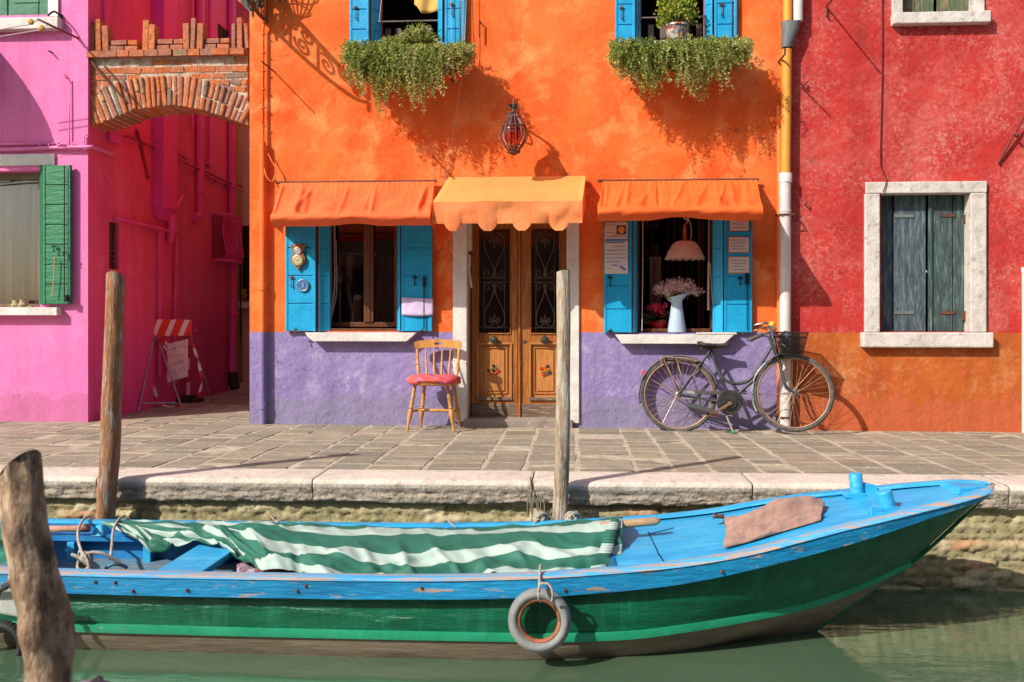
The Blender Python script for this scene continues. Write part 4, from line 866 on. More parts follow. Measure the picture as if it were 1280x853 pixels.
# intrados: measured rise of the arch underside
intr = [(112, 158), (126, 153), (145, 146), (170, 137), (200, 134), (225, 133), (250, 138), (275, 146), (309, 158)]
extr = [(112, 124), (130, 113), (150, 104), (180, 96), (210, 94), (235, 96), (260, 104), (285, 117), (309, 130)]
def cur(tab, px): return interp(tab, px)
core = MB(); n = 40
for i in range(n):
    a, b2 = lerp(112, 309, i / n), lerp(112, 309, (i + 1) / n)
    core.hexa([(xA(a), YA0 + .006, zA(cur(intr, a)) + .006), (xA(b2), YA0 + .006, zA(cur(intr, b2)) + .006), (xA(b2), YA1 - .012, zA(cur(intr, b2)) + .006), (xA(a), YA1 - .012, zA(cur(intr, a)) + .006),
               (xA(a), YA0 + .006, zA(66)), (xA(b2), YA0 + .006, zA(66)), (xA(b2), YA1 - .012, zA(66)), (xA(a), YA1 - .012, zA(66))], .5)
core.build('mortar', LIME, ar)
vs = MB(); px = 113.5
while px < 306:
    w = br.uniform(5.4, 7.6); pm = px + w / 2; sl = (cur(intr, pm + 4) - cur(intr, pm - 4)) / 8; ang = -math.atan(sl) * 1.0 + 0; lean = (pm - 212) / 98 * R(27)
    zi, ze = zA(cur(intr, pm)), zA(cur(extr, pm)); L = (ze - zi) / max(.8, math.cos(lean)) * 1.02; cx = xA(pm) + (L / 2) * math.sin(lean) * .9; cz = (zi + ze) / 2
    W_ = (xA(px + w) - xA(px)) * math.cos(lean) - .008
    two = br.random() < .55
    segs = [(0, .45), (.45, 1)] if two else [(0, 1)]
    if br.random() < .3 and two: segs = [(0, .55), (.55, 1)]
    for (s0, s1) in segs:
        l = L * (s1 - s0) - .008; d = L * ((s0 + s1) / 2 - .5)
        vs.obox((cx + d * math.sin(lean), (YA0 + YA1) / 2 + br.uniform(-.018, .006), cz + d * math.cos(lean)), (W_, YA1 - YA0 + br.uniform(0, .02), l), (br.uniform(-.02, .02), lean + br.uniform(-.08, .08), 0), r=br.random())
    px += w
vs.build('arch_ring', BRK, ar, bevel=.011)
sp_ = MB()
for (p0, p1, zt0, zt1) in ((112, 309, 92, 99.5), (112, 309, 83, 91.5)):
    px = 112.5
    while px < 307:
        w = min(br.uniform(16, 27), 308.5 - px); pm = px + w / 2
        if cur(extr, pm) > zt1 - 1 and (zt0 > 90 or 1): abrick(sp_, xA(px), xA(px + w), zA(zt1), zA(zt0))
        px += w
for side_, rng in ((0, (112.5, 150)), (1, (262, 308))):
    for (t0, t1) in ((100, 108), (108.5, 116.5)):
        px = rng[0]
        while px < rng[1]:
            w = br.uniform(12, 20); pm = px + w / 2
            if cur(extr, pm) > t1 - 2: abrick(sp_, xA(px), xA(min(px + w, 308.5)), zA(t1), zA(t0), rot=(-.2 if side_ == 0 else .2))
            px += w
px = 112.5
while px < 307: w = min(br.uniform(18, 30), 308.5 - px); abrick(sp_, xA(px), xA(px + w), zA(81.5), zA(74), YA0 + .006, YA1 - .006, r=br.uniform(.2, .95)); px += w
sp_.build('spandrel', BRK, ar, bevel=.011)
cp = MB(); px = 110.5
while px < 309: w = min(br.uniform(15, 22), 309.5 - px); abrick(cp, xA(px), xA(px + w), zA(72.5), zA(63.5), YA0 - .06, YA1 + .02); px += w
cp.build('coping', BRK, ar, bevel=.008)
for (a, b2, t) in ((135, 172, 0), (193, 229, 1), (252.5, 287, 0)):
    c_ = MB()
    for k, (t0, t1) in enumerate(((55, 63), (47.5, 55))):
        abrick(c_, xA(a + k * 1.5), xA((a + b2) / 2 + k * 4), zA(t1), zA(t0), YA0 + .02, YA0 + .16, r=.65 + .2 * br.random()); abrick(c_, xA((a + b2) / 2 + k * 4), xA(b2 - 1), zA(t1), zA(t0), YA0 + .02, YA0 + .16)
    c_.build('parapet', BRK, ar, bevel=.006)
for grp in (((111.5, 117.5, 29), (118, 126, 22), (127, 135, 30)), ((177.5, 185, 24), (185.5, 193.5, 30)), ((228.5, 236.5, 29.5), (238, 244, 23), (246, 254, 30)), ((289, 294, 31), (296, 303, 24), (305, 310, 31))):
    c_ = MB()
    for (a, b2, t) in grp:
        abrick(c_, xA(a), xA(b2), zA(62.5), zA(t), YA0 + .0, YA0 + .11, j=.001, rot=br.uniform(-.05, .05))
    c_.build('merlon', BRK, ar, bevel=.006)
wr_ = MB(); wr_.tube([(xA(112) + .01, YA0 - .02, zA(73)), (xA(128), YA0 - .03, zA(91)), (xA(160), YA0 - .02, zA(128))], .012, 6); wr_.build('stay_rod', RUST, ar)

# ------------------------------------------------------------------ leaves
LEAF = mat('trailing succulent leaves', None, None, rough=.55, attr=[(0, (.08, .12, .02)), (.25, (.21, .28, .045)), (.5, (.38, .42, .085)), (.72, (.52, .49, .18)), (.87, (.56, .40, .22)), (1, (.50, .32, .30))], bump=0, trans=.18, fine=0)
LEAF2 = mat('fresh yellow green leaves', None, None, rough=.5, attr=[(0, (.10, .20, .015)), (.5, (.24, .34, .03)), (.8, (.42, .44, .05)), (1, (.50, .25, .05))], bump=0, trans=.25, fine=0)
STEM = mat('brown stems', (.13, .09, .04), bump=0)
def add_leaf(m, p, d, L, W, rg, r=None):
    d = d.normalized(); s_ = d.cross(Vector((rg.uniform(-1, 1), rg.uniform(-1, 1), rg.uniform(-1, 1))))
    if s_.length < .01: return
    s_.normalize(); u = s_.cross(d) * .25 * W; n = len(m.v)
    m.v += [p, p + d * L * .5 + s_ * W * .5 + u, p + d * L, p + d * L * .5 - s_ * W * .5 + u]; m.face((n, n + 1, n + 2, n + 3), rg.random() if r is None else r)
def flowerbox(pl, pr, pt, prof, label, sd, extra=None):
    rg = random.Random(sd); YF_ = -.36; x0, x1 = gx(pl + 14, -.3), gx(pr - 14, -.3); zt = gzf(pt + 8, -.2, (pl + pr) / 2)
    t_ = thing('flower_box', label, 'flower box', ((x0 + x1) / 2, -.18, zt - .2), 'flower boxes under the upper windows')
    b_ = MB(); b_.hexa([(x0 + .03, -.31, zt - .2), (x1 - .03, -.31, zt - .2), (x1 - .03, -.1, zt - .2), (x0 + .03, -.1, zt - .2), (x0, -.34, zt - .03), (x1, -.34, zt - .03), (x1, -.1, zt - .03), (x0, -.1, zt - .03)])
    b_.box(x0 - .01, x1 + .01, -.35, -.09, zt - .045, zt - .02); b_.build('planter', mat('terracotta planter', (.50, .10, .04), (.42, .08, .03), rough=.7, bump=.2), t_, bevel=.005)
    k_ = MB()
    for xx in (x0 + .1, x1 - .1): k_.tube([(xx, 0, zt - .1), (xx, -.12, zt - .22), (xx, -.34, zt - .22), (xx, -.37, zt - .12), (xx, -.37, zt - .02)], .007, 6)
    k_.tube(smoothpath([(x0 + .1, -.37, zt - .05), (x0 - .03, -.37, zt - .05), (x0 - .09, -.36, zt - .12), (x0 - .05, -.36, zt - .18), (x0 - .01, -.36, zt - .14)], 5), .006, 6)
    k_.tube([(x0 - .03, -.37, zt - .08), (x1 + .03, -.37, zt - .08)], .006, 6); k_.build('bracket', IRON, t_)
    m = MB(); st = MB(); nS = 1400
    for i in range(nS):
        u = rg.random(); px = lerp(pl, pr, u); y = rg.uniform(-.37, -.10); low = interp(prof, px); front = (-.10 - y) / .27
        p = Vector((gx(lerp(px, (pl + pr) / 2, .08), y), y, zt - .04 + rg.uniform(-.02, .03)))
        drop = max(.05, (low - (pt + 6)) / 139 * rg.uniform(.1, 1.0) ** .9) * (front * .75 + .25)
        upness = rg.uniform(.03, .17) * (1.1 - .4 * front) * (.75 + .5 * abs(nz(px * .04, sd))); n_ = int(6 + drop * 40); pts = [p]; outx = (u - .5) * .10 * rg.random() + rg.gauss(0, .03); outy = -rg.uniform(.0, .20) * front
        wob_ = rg.uniform(-.06, .06); wob2 = rg.uniform(-.05, .05)
        for k in range(1, n_ + 1):
            s = k / n_; z = upness * math.sin(min(1, s * 3.0) * math.pi * .5) - drop * max(0, s - .14) ** 1.2 * 1.28
            pts.append(p + Vector((outx * s + wob_ * math.sin(s * 4), outy * min(1, s * 2) + wob2 * math.sin(s * 3), z)))
        if i % 3 == 0: st.tube(pts[::2] if len(pts) > 4 else pts, .0018, 3)
        tone = rg.uniform(0, .45) + .25 * (px > (pl + pr) / 2) * rg.random()
        for k in range(1, len(pts)):
            for q in range(4 if k > n_ * .3 else 3):
                dd = (pts[k] - pts[k - 1]).normalized() * .3 + Vector((rg.uniform(-1, 1), rg.uniform(-1, .5), rg.uniform(-.5, 1.1)))
                add_leaf(m, pts[k].lerp(pts[k - 1], rg.random()), dd, rg.uniform(.010, .034), rg.uniform(.006, .013), rg, min(1, tone + rg.uniform(-.15, .35) + (.2 if k == len(pts) - 1 else 0)))
    m.build('foliage', LEAF, t_); st.build('stems', STEM, t_)
    return t_
flowerbox(430, 591, 62, [(430, 95), (438, 118), (455, 130), (465, 142), (478, 158), (486, 150), (492, 132), (505, 138), (520, 150), (532, 152), (545, 140), (556, 122), (570, 110), (591, 95)],
          'flower box overflowing with green trailing plants under the left upper window of the orange house', 5)
flowerbox(762, 938, 56, [(762, 95), (772, 110), (788, 120), (800, 130), (812, 138), (822, 132), (832, 112), (850, 120), (866, 142), (880, 140), (895, 128), (915, 118), (938, 92)],
          'flower box overflowing with olive trailing plants under the right upper window, below the patterned pot', 9)
# bushy plant in the left window
def bush(name, label, cat, c, rx, ry, rz, n, matl, sd, L=.026, W=.008, leafn=5):
    rg = random.Random(sd); t_ = thing(name, label, cat, (c[0], c[1], c[2] - rz)); m = MB(); st = MB(); c = Vector(c)
    for i in range(n):
        a = rg.uniform(0, 6.28); e = rg.uniform(-.3, 1.3); d = Vector((math.cos(a) * math.cos(e), math.sin(a) * math.cos(e), math.sin(e))); rr = rg.uniform(.4, 1.05)
        tip = c + Vector((d.x * rx * rr, d.y * ry * rr, d.z * rz * rr)); base = c + Vector((d.x * rx * .15, d.y * ry * .15, -rz * .9)); tone = rg.uniform(0, .6)
        mid = base.lerp(tip, .5) + Vector((0, 0, .03)); pts = [base, mid, tip]
        if i % 3 == 0: st.tube(pts, .002, 3)
        for k in range(leafn * 2):
            s = rg.uniform(.45, 1.05); p = mid.lerp(tip, (s - .5) * 2) if s > .5 else base.lerp(mid, s * 2)
            add_leaf(m, p, (tip - mid).normalized() * .6 + Vector((rg.uniform(-1, 1), rg.uniform(-1, 1), rg.uniform(-.6, 1))), rg.uniform(.6, 1.1) * L, W, rg, min(1, tone + rg.uniform(0, .4)))
    m.build('foliage', matl, t_); st.build('stems', STEM, t_); return t_
c = P(523, 49, -.05); bush('window_plant', 'bushy light green plant rising behind the trailing box in the left upper window', 'plant', c, .19, .12, .13, 500, LEAF, 3, .022, .009, 7)
c = P(490, 56, -.05); bush('window_plant', 'low green plant tuft beside the bushy one in the left upper window', 'plant', c, .14, .1, .08, 260, LEAF, 4, .022, .009, 6)
# patterned pot
c = P(846, 56, -.08); pt_ = thing('flower_pot', 'mosaic patterned pot of yellow green leaves at the right upper window rail', 'flower pot', c)
mo = bpy.data.materials.new('mosaic pot'); mo.use_nodes = True; t = mo.node_tree; b = t.nodes['Principled BSDF']; tc = _n(t, 'ShaderNodeTexCoord'); vo = _n(t, 'ShaderNodeTexVoronoi'); vo.inputs['Scale'].default_value = 42; t.links.new(tc.outputs['Object'], vo.inputs['Vector'])
sx = _n(t, 'ShaderNodeSeparateColor'); t.links.new(vo.outputs['Color'], sx.inputs[0])
r_ = _n(t, 'ShaderNodeValToRGB'); r_.color_ramp.interpolation = 'CONSTANT'; e = r_.color_ramp.elements
while len(e) < 6: e.new(.5)
for i, (p_, c_) in enumerate(((0, (.42, .36, .30)), (.25, (.16, .16, .2)), (.45, (.45, .05, .02)), (.62, (.5, .46, .40)), (.8, (.05, .1, .12)), (.9, (.55, .25, .05)))): e[i].position = p_; e[i].color = (*c_, 1)
t.links.new(sx.outputs[0], r_.inputs[0]); t.links.new(r_.outputs[0], b.inputs['Base Color']); b.inputs['Roughness'].default_value = .3
m = MB(); m.lathe([(.06, -.0), (.085, .06), (.105, .15), (.115, .155), (.113, .17), (.1, .17), (.09, .15)], c, 24); m.build('pot', mo, pt_, smooth=50)
m = MB(); rg = random.Random(2); cc_ = c + Vector((0, 0, .19))
for i in range(1500):
    a = rg.uniform(0, 6.28); e_ = rg.uniform(-.4, 1.4); rr = rg.uniform(.5, 1); p = cc_ + Vector((math.cos(a) * math.cos(e_) * .20 * rr, math.sin(a) * math.cos(e_) * .14 * rr, .06 + .21 * math.sin(e_) * rr + .04 * nz(a * 2, e_)))
    add_leaf(m, p, Vector((rg.uniform(-1, 1), rg.uniform(-1, .3), rg.uniform(-.3, 1))), rg.uniform(.02, .035), rg.uniform(.016, .026), rg)
m.build('foliage', LEAF2, pt_); st = MB()
for i in range(12): a = rg.uniform(0, 6.28); st.tube([c + Vector((0, 0, .15)), cc_ + Vector((.12 * math.cos(a), .1 * math.sin(a), .1))], .004, 4)
st.build('stems', STEM, pt_)
# yellow cloth hanging in the left upper window
YC = mat('yellow cloth', (.72, .42, .10), (.66, .32, .07), rough=.8, scale=4, bump=.1, c3=(.70, .10, .03), s3=3, thr3=(.6, .62))
m = MB(); a_, b_ = P(518, -20, .06), P(549, 17, .06)
def yc(u, v):
    low = interp([(0, 6), (.12, 9), (.3, 17.5), (1, 15.5)], u); z = lerp(gzf(-30, .06, 533), gzf(low, .06, 533), v); return (lerp(a_.x, b_.x, u) + .015 * (1 - v) * (u < .1), .05 + .012 * math.sin(u * 9 + v * 3), z)
m.grid(yc, 24, 10); tag(m.build('cloth', YC, smooth=True, solid=.003), 'yellow and orange cloth hanging inside the left upper window', 'cloth')

# ------------------------------------------------------------------ thin lines on the orange wall
m = MB(); m.tube(smoothpath([P(584, -40, -.09), P(580, 66, -.12), P(572, 130, -.06), P(559, 215, -.03), P(556, 240, -.03)], 6), .0032, 5); tag(m.build('cord', WIRE), 'thin pale cord dropping from the left upper window to the middle awning', 'cord')
m = MB(); m.tube([P(563, -40, -.08), P(565, 66, -.08)], .003, 5); m.tube([P(575, -40, -.09), P(578, 72, -.1)], .003, 5); m.tube([P(479, -20, -.05), P(474, 28, -.02)], .004, 5); tag(m.build('blind_cord', WIRE), 'loose pale blind cords hanging across the right shutter of the left upper window', 'cord')
m = MB()
for (px, py, L) in ((549, 214, .0),): m.tube([P(541, 196, -.0), P(541, 196, -.28)], .009, 6)
p = P(343, 90, 0); m.tube([p, p + Vector((0, -.36, 0))], .007, 6); p = P(600, 28, 0); m.tube([p, p + Vector((0, -.05, 0)), p + Vector((0, -.05, -.16))], .008, 6)
m.split('wall_hook', RUST, oh)

# ------------------------------------------------------------------ wall lantern and ornate bracket
lt = thing('wall_lantern', 'caged glass wall lantern bulging like an onion above the middle awning', 'lantern', P(642, 190, -.33))
YL = -.33; c = P(642, 161, YL); S = 1 / 142
prof = [(.006, 56), (.012, 50), (.03, 46), (.022, 40), (.035, 36), (.055, 30), (.105, 8), (.118, -2), (.112, -14), (.075, -26), (.066, -30), (.052, -34), (.046, -40), (.03, -46)]
IRC = mat('dark cage iron', (.22, .09, .07), (.12, .06, .05), rough=.6, metal=.4, bump=.2)
m = MB(); gp = [(.035, 20 * S), (.056, 14 * S), (.095, 4 * S), (.118, -7 * S), (.112, -14 * S), (.075, -22 * S), (.056, -25 * S), (.048, -30 * S)]; m.lathe(gp, c, 20)
vg = bpy.data.materials.new('lantern glass'); vg.use_nodes = True; _glass(vg, (.75, .42, .36)); vg.node_tree.nodes['Fresnel'].inputs[0].default_value = 1.35
m.build('lamp_glass', vg, lt, smooth=True)
m = MB()
for i in range(14): a = i * .4488; m.tube([c + Vector(((r_ + .004) * math.cos(a), (r_ + .004) * math.sin(a), z)) for r_, z in gp], .0042, 5)
for r_, z in (gp[0], gp[1], (.10, .02), gp[5], gp[6], gp[7]): m.tube([c + Vector(((r_ + .005) * math.cos(k * .3142), (r_ + .005) * math.sin(k * .3142), z)) for k in range(20)], .005, 5, closed=True)
m.lathe([(.044, -.0), (.046, -.015), (.02, -.035), (0, -.042)][::-1], c + Vector((0, 0, -28 * S)), 16); m.build('cage', IRC, lt)
m = MB(); m.lathe([(.032, 0), (.03, .02), (.014, .03), (.014, .07), (.03, .08), (.02, .1), (.006, .12), (.004, .15)], c + Vector((0, 0, 15 * S)), 14); m.lathe([(.012, .02), (.012, .05)], c + Vector((0, 0, 0)), 8)
for i in range(8):
    a = i * .785; add_leaf(m, c + Vector((0, 0, .19)), Vector((math.cos(a), math.sin(a), .15)), .06, .04, random)
m.build('cap', mat('bronze cap', (.16, .15, .13), (.08, .07, .06), rough=.45, metal=.5, bump=.2), lt, smooth=40)
m = MB(); q = c + Vector((0, 0, .20)); m.tube(smoothpath([(q.x, q.y, q.z), (q.x, q.y + .04, q.z + .03), (q.x, -.1, q.z - .04), (q.x, -.03, q.z - .1), (q.x, -.01, q.z - .16)], 6), .011, 8)
m.tube(smoothpath([(q.x, -.02, q.z - .03), (q.x, -.1, q.z - .05), (q.x, -.14, q.z - .12), (q.x, -.08, q.z - .17), (q.x, -.04, q.z - .12)], 6), .008, 8); m.lathe([(.0, .0), (.035, .0), (.03, .012), (.0, .015)], (q.x, 0, q.z - .06), 12, (0, -1, 0)); m.build('bracket', IRC, lt)
# ornate bracket at top left with a hanging sign board above the frame
ob = thing('sign_bracket', 'ornate wrought iron scroll bracket jutting from the upper left edge of the orange house', 'bracket', (gx(331), 0, gzf(22, 0, 331)))
m = MB(); X_ = gx(331, -.03); zb_ = gzf(22, -.03, 331)
for k in (-1, 1):
    m.tube(smoothpath([(X_ + k * .007, -.0, zb_ - .02), (X_ + k * .007, -.2, zb_ - .02), (X_ + k * .007, -.5, zb_ + .02), (X_ + k * .007, -.78, zb_ + .10), (X_ + k * .007, -.92, zb_ + .20)], 6), .013, 6)
    m.tube([(X_ + k * .007, -.0, zb_ + .30), (X_ + k * .007, -.92, zb_ + .24)], .017, 6)
m.tube([(X_, -.02, zb_ - .05), (X_, -.02, zb_ + .5)], .018, 8); m.tube([(X_, -.92, zb_ + .12), (X_, -.92, zb_ + .36)], .014, 8)
for (y, z, r_, s__) in ((-.13, .12, .10, 1), (-.13, .25, .055, -1), (-.33, .10, .075, -1), (-.36, .22, .08, 1), (-.55, .15, .085, 1), (-.70, .22, .05, -1), (-.80, .18, .045, 1), (-.24, .2, .05, 1)):
    pts = [(X_, y + (r_ * (1 - k / 26)) * math.cos(k * .42 * s__), zb_ + z + (r_ * (1 - k / 26)) * math.sin(k * .42 * s__)) for k in range(24)]; m.tube(pts, .011, 6)
m.tube([(X_, -.22, zb_), (X_, -.22, zb_ + .3)], .011, 6); m.tube([(X_, -.47, zb_), (X_, -.47, zb_ + .28)], .011, 6)
m.build('scrollwork', RUST, ob)
m = MB(); cL = P(316, -14, -.16)
for i in range(12):
    a = i * .5236; m.tube(smoothpath([cL + Vector((.02 * math.cos(a), .02 * math.sin(a), -.20)), cL + Vector((.07 * math.cos(a), .07 * math.sin(a), -.13)), cL + Vector((.11 * math.cos(a), .11 * math.sin(a), 0)), cL + Vector((.08 * math.cos(a), .08 * math.sin(a), .14)), cL + Vector((.02 * math.cos(a), .02 * math.sin(a), .2))], 4), .007, 5)
m.lathe([(.0, -.27), (.012, -.25), (.012, -.2), (.03, -.19), (.03, -.18), (0, -.17)], cL, 10); lb = m.build('hanging_cage', mat('verdigris iron', (.03, .22, .18), (.10, .12, .07), rough=.6, scale=20), ob, smooth=True)
m = MB(); m.lathe([(.0, -.16), (.05, -.13), (.07, -.02), (.05, .12), (0, .14)], cL, 14); g2 = m.build('glass', GLASS, ob, smooth=True)
m = MB(); cb_ = P(352, -34, -.12)
for i in range(9):
    a = R(-10 + i * 25); pts = [cb_ + Vector((.15 * math.cos(a) * s_, .1 * math.sin(a) * s_, -.27 + .25 * (s_ ** 2))) for s_ in (0, .35, .6, .8, .95, 1)]; m.tube(pts, .006, 5)
for s_ in (.6, 1): m.tube([cb_ + Vector((.15 * math.cos(k * .3142) * s_, .1 * math.sin(k * .3142) * s_, -.27 + .25 * s_ * s_)) for k in range(20)], .006, 5, closed=True)
tag(m.build('wire_basket', RUST), 'rusty wire basket on the orange wall right of the ornate bracket', 'basket')
m = MB(); m.box(gx(352) - .08, gx(352) + .1, -.32, -.02, gzf(-10, 0, 352), gzf(-10, 0, 352) + .3); 
# ------------------------------------------------------------------ things on the shutters of the ground floor
bm_ = thing('barometer', 'carved wooden barometer with two dials on the left blue shutter', 'barometer', P(373.5, 338, -.07))
Yb = -.062; c = P(373, 320, Yb); s_ = 1 / 139
m = MB(); pr = [(0, -19), (4, -13), (9, -9), (9.5, -3), (6, 4), (8.5, 9), (10, 14), (6, 13), (3, 16), (-3, 16), (-6, 13), (-10, 14), (-8.5, 9), (-6, 4), (-9.5, -3), (-9, -9), (-4, -13)]
m.prism([(c.x + a * s_, c.z + b2 * s_) for a, b2 in pr], Yb - .018, Yb); m.build('board', mat('carved wood', (.36, .12, .03), (.24, .07, .02), rough=.5, scale=14, bump=.3), bm_, bevel=.003)
for (dx, dz, r_, colr) in ((0, 6, 4.3, (.5, .48, .52)), (0, -6, 6.2, (.55, .48, .28))):
    m = MB(); q = c + Vector((dx * s_, -.018, dz * s_)); m.lathe([(r_ * s_ * 1.2, 0), (r_ * s_ * 1.2, .008), (r_ * s_, .011), (r_ * s_, .008), (0, .008)], q, 24, (0, -1, 0)); d_ = m.build('dial', mat('brass ring' + str(r_), (.45, .33, .2), metal=.6, rough=.4, bump=0), bm_, smooth=40)
    m = MB(); m.lathe([(r_ * s_ * .92, 0), (0, .001)], q + Vector((0, -.0095, 0)), 24, (0, -1, 0)); m.build('face', mat('dial face' + str(r_), colr, rough=.3, bump=0), d_)
    m = MB(); m.bar(q + Vector((-.012, -.012, -.006)), q + Vector((.016, -.012, .008)), .002, .003, (0, 1, 0))
    for k in range(12): a = k * .5236; m.obox(q + Vector((math.cos(a) * r_ * s_ * .72, -.0115, math.sin(a) * r_ * s_ * .72)), (.004, .001, .004))
    m.build('needle', IRON, d_)
bp = thing('wall_plate', 'small round blue plate with a metal rim on the left blue shutter below the barometer', 'plate', P(378.5, 364, -.07))
q = P(378.5, 357, -.06); m = MB(); m.lathe([(.055, 0), (.058, .008), (.052, .012), (.048, .008)], q, 28, (0, -1, 0), cap=False); m.build('rim', STEEL, bp, smooth=True)
m = MB(); m.lathe([(.05, .0), (.05, .006), (0, .007)], q, 28, (0, -1, 0)); m.build('disc', mat('blue enamel', (.03, .16, .42), (.02, .10, .32), rough=.25, scale=30, bump=0), bp, smooth=40)
m = MB()
for k in range(14): a = k * .4488; m.obox(q + Vector((math.cos(a) * .037, -.008, math.sin(a) * .037)), (.008, .001, .004), (0, -a, 0))
m.tube(smoothpath([q + Vector((-.015, -.009, .018)), q + Vector((.012, -.009, .014)), q + Vector((-.006, -.009, 0)), q + Vector((.014, -.009, -.008)), q + Vector((-.012, -.009, -.022))], 5), .0022, 5); m.build('marks', mat('white enamel', (.6, .65, .7), rough=.3, bump=0), bp)
def scrib(m, x0, x1, z, y, amp, th, sd, step=.006):
    pts = []; x = x0
    while x < x1: pts.append((x, y, z + amp * nz(x * 260, sd * 3.3) * 1.6)); x += step * .5
    if len(pts) > 2: m.tube(pts, th, 4)
PAP = mat('printed paper', (.64, .58, .56), (.58, .50, .50), rough=.6, scale=4, bump=.1, fine=.05)
INKB = mat('blue ink', (.06, .16, .42), bump=0, fine=0); INKK = mat('black ink', (.05, .04, .05), bump=0, fine=0); INKR = mat('red ink', (.55, .08, .05), bump=0, fine=0)
Yp = -.058
def paper(name, label, pl, pr, pt, pb, matl=PAP, Y=Yp, border=None):
    t_ = thing(name, label, 'notice', P((pl + pr) / 2, pb, Y)); m = MB(); a, b2 = gx(pl, Y), gx(pr, Y); z0, z1 = gzf(pb, Y, (pl + pr) / 2), gzf(pt, Y, (pl + pr) / 2); m.box(a, b2, Y - .004, Y - .0005, z0, z1); m.build('sheet', matl, t_)
    if border:
        m = MB(); w_ = .007
        for (p_, q_) in (((a, z0), (b2, z0)), ((b2, z0), (b2, z1)), ((b2, z1), (a, z1)), ((a, z1), (a, z0))): m.tube([(p_[0], Y - .004, p_[1]), (q_[0], Y - .004, q_[1])], w_ * .6, 6)
        m.build('border', border, t_)
    return t_, a, b2, z0, z1
t_, a, b2, z0, z1 = paper('notice', 'cream card with an orange picture, above the blue printed sheet by the right window', 755.8, 784.5, 278, 296.5, mat('cream card', (.66, .50, .38), (.6, .42, .32), bump=.05))
m = MB(); m.box(lerp(a, b2, .52), lerp(a, b2, .94), Yp - .006, Yp - .003, lerp(z0, z1, .18), lerp(z0, z1, .78)); m.build('picture', INKK, t_)
m = MB(); q = Vector((lerp(a, b2, .73), Yp - .006, lerp(z0, z1, .48))); m.lathe([(.031, 0), (.02, .002), (0, .003)], q, 16, (0, -1, 0)); m.build('emblem', mat('amber print', (.75, .35, .03), (.7, .25, .02), scale=40, bump=0), t_)
m = MB(); scrib(m, lerp(a, b2, .18), lerp(a, b2, .5), lerp(z0, z1, .84), Yp - .005, .004, .002, 3); scrib(m, lerp(a, b2, .1), lerp(a, b2, .4), lerp(z0, z1, .3), Yp - .005, .005, .0025, 4); scrib(m, lerp(a, b2, .3), lerp(a, b2, .9), lerp(z0, z1, .1), Yp - .005, .004, .0018, 9); m.build('lettering', INKR, t_)
t_, a, b2, z0, z1 = paper('notice', 'white sheet printed with blue lines, lower sheet on the left leaf of the right window', 755.8, 784.8, 297, 342.5)
m = MB(); m.box(a + .006, b2 - .006, Yp - .0052, Yp - .0035, lerp(z0, z1, .90), lerp(z0, z1, .955)); m.box(a + .006, b2 - .03, Yp - .0052, Yp - .0035, lerp(z0, z1, .845), lerp(z0, z1, .885)); m.hexa([(lerp(a, b2, .62), Yp - .0055, lerp(z0, z1, .2)), (lerp(a, b2, .85), Yp - .0055, lerp(z0, z1, .08)), (lerp(a, b2, .85), Yp - .0035, lerp(z0, z1, .08)), (lerp(a, b2, .62), Yp - .0035, lerp(z0, z1, .2)), (lerp(a, b2, .7), Yp - .0055, lerp(z0, z1, .24)), (lerp(a, b2, .93), Yp - .0055, lerp(z0, z1, .12)), (lerp(a, b2, .93), Yp - .0035, lerp(z0, z1, .12)), (lerp(a, b2, .7), Yp - .0035, lerp(z0, z1, .24))])
for i, (q0, q1) in enumerate(((.3, .92), (.06, .92), (.06, .92), (.06, .92), (.06, .7))): scrib(m, lerp(a, b2, q0), lerp(a, b2, q1), lerp(z0, z1, .75 - i * .105), Yp - .005, .004, .002, i + 1)
scrib(m, lerp(a, b2, .3), lerp(a, b2, .55), lerp(z0, z1, .23), Yp - .005, .005, .004, 8); scrib(m, lerp(a, b2, .03), lerp(a, b2, .3), lerp(z0, z1, .14), Yp - .005, .002, .0016, 9); m.build('lettering', INKB, t_)
PLQ = mat('enamel plaque', (.60, .52, .47), (.52, .44, .40), rough=.35, scale=6, bump=.05, fine=.05)
for i, (pt0, pb0, cm, lb_) in enumerate(((268, 289.5, 'brown', 'plaque half hidden under the awning, topmost of three on the right blue shutter'), (296.5, 316, 'red', 'red bordered plaque with dark writing, middle of three on the right blue shutter'), (321.5, 341.5, 'orange', 'orange bordered plaque with dark writing, lowest of three on the right blue shutter'))):
    t_, a, b2, z0, z1 = paper('plaque', lb_, 911.5 - (i > 0) * 1, 936.5, pt0, pb0, PLQ, border=mat(cm + ' plaque border', {'brown': (.10, .04, .05), 'red': (.48, .06, .05), 'orange': (.60, .22, .05)}[cm], bump=0)); t_['group'] = 'plaques on the right shutter'
    m = MB()
    for k in range(4): scrib(m, lerp(a, b2, .1), lerp(a, b2, (.9, .85, .7, .88)[k]), lerp(z0, z1, .8 - k * .19), Yp - .005, .006, .0016, k + i * 7)
    m.build('lettering', INKK, t_)
ck = MB(); a, b2 = gx(501.5, -.09), gx(541, -.09); z0, z1 = gzf(394, -.09, 520), gzf(372, -.09, 520)
def ckf(u, v):
    z = lerp(z1, z0, v) - .012 * u * (1 - v) - .01 * math.sin(u * 3.1) * v; return (lerp(a, b2, u), -.062 - .012 * math.sin(u * 3.14) - .006 * nz(u * 5, v * 3), z)
ck.grid(ckf, 16, 8); tag(ck.build('cloth_banner', mat('pale lilac cloth', (.62, .50, .72), (.56, .44, .66), rough=.7, bump=.1), smooth=True, solid=.003), 'pale lilac cloth strip pinned low across the right leaf of the left window', 'cloth')

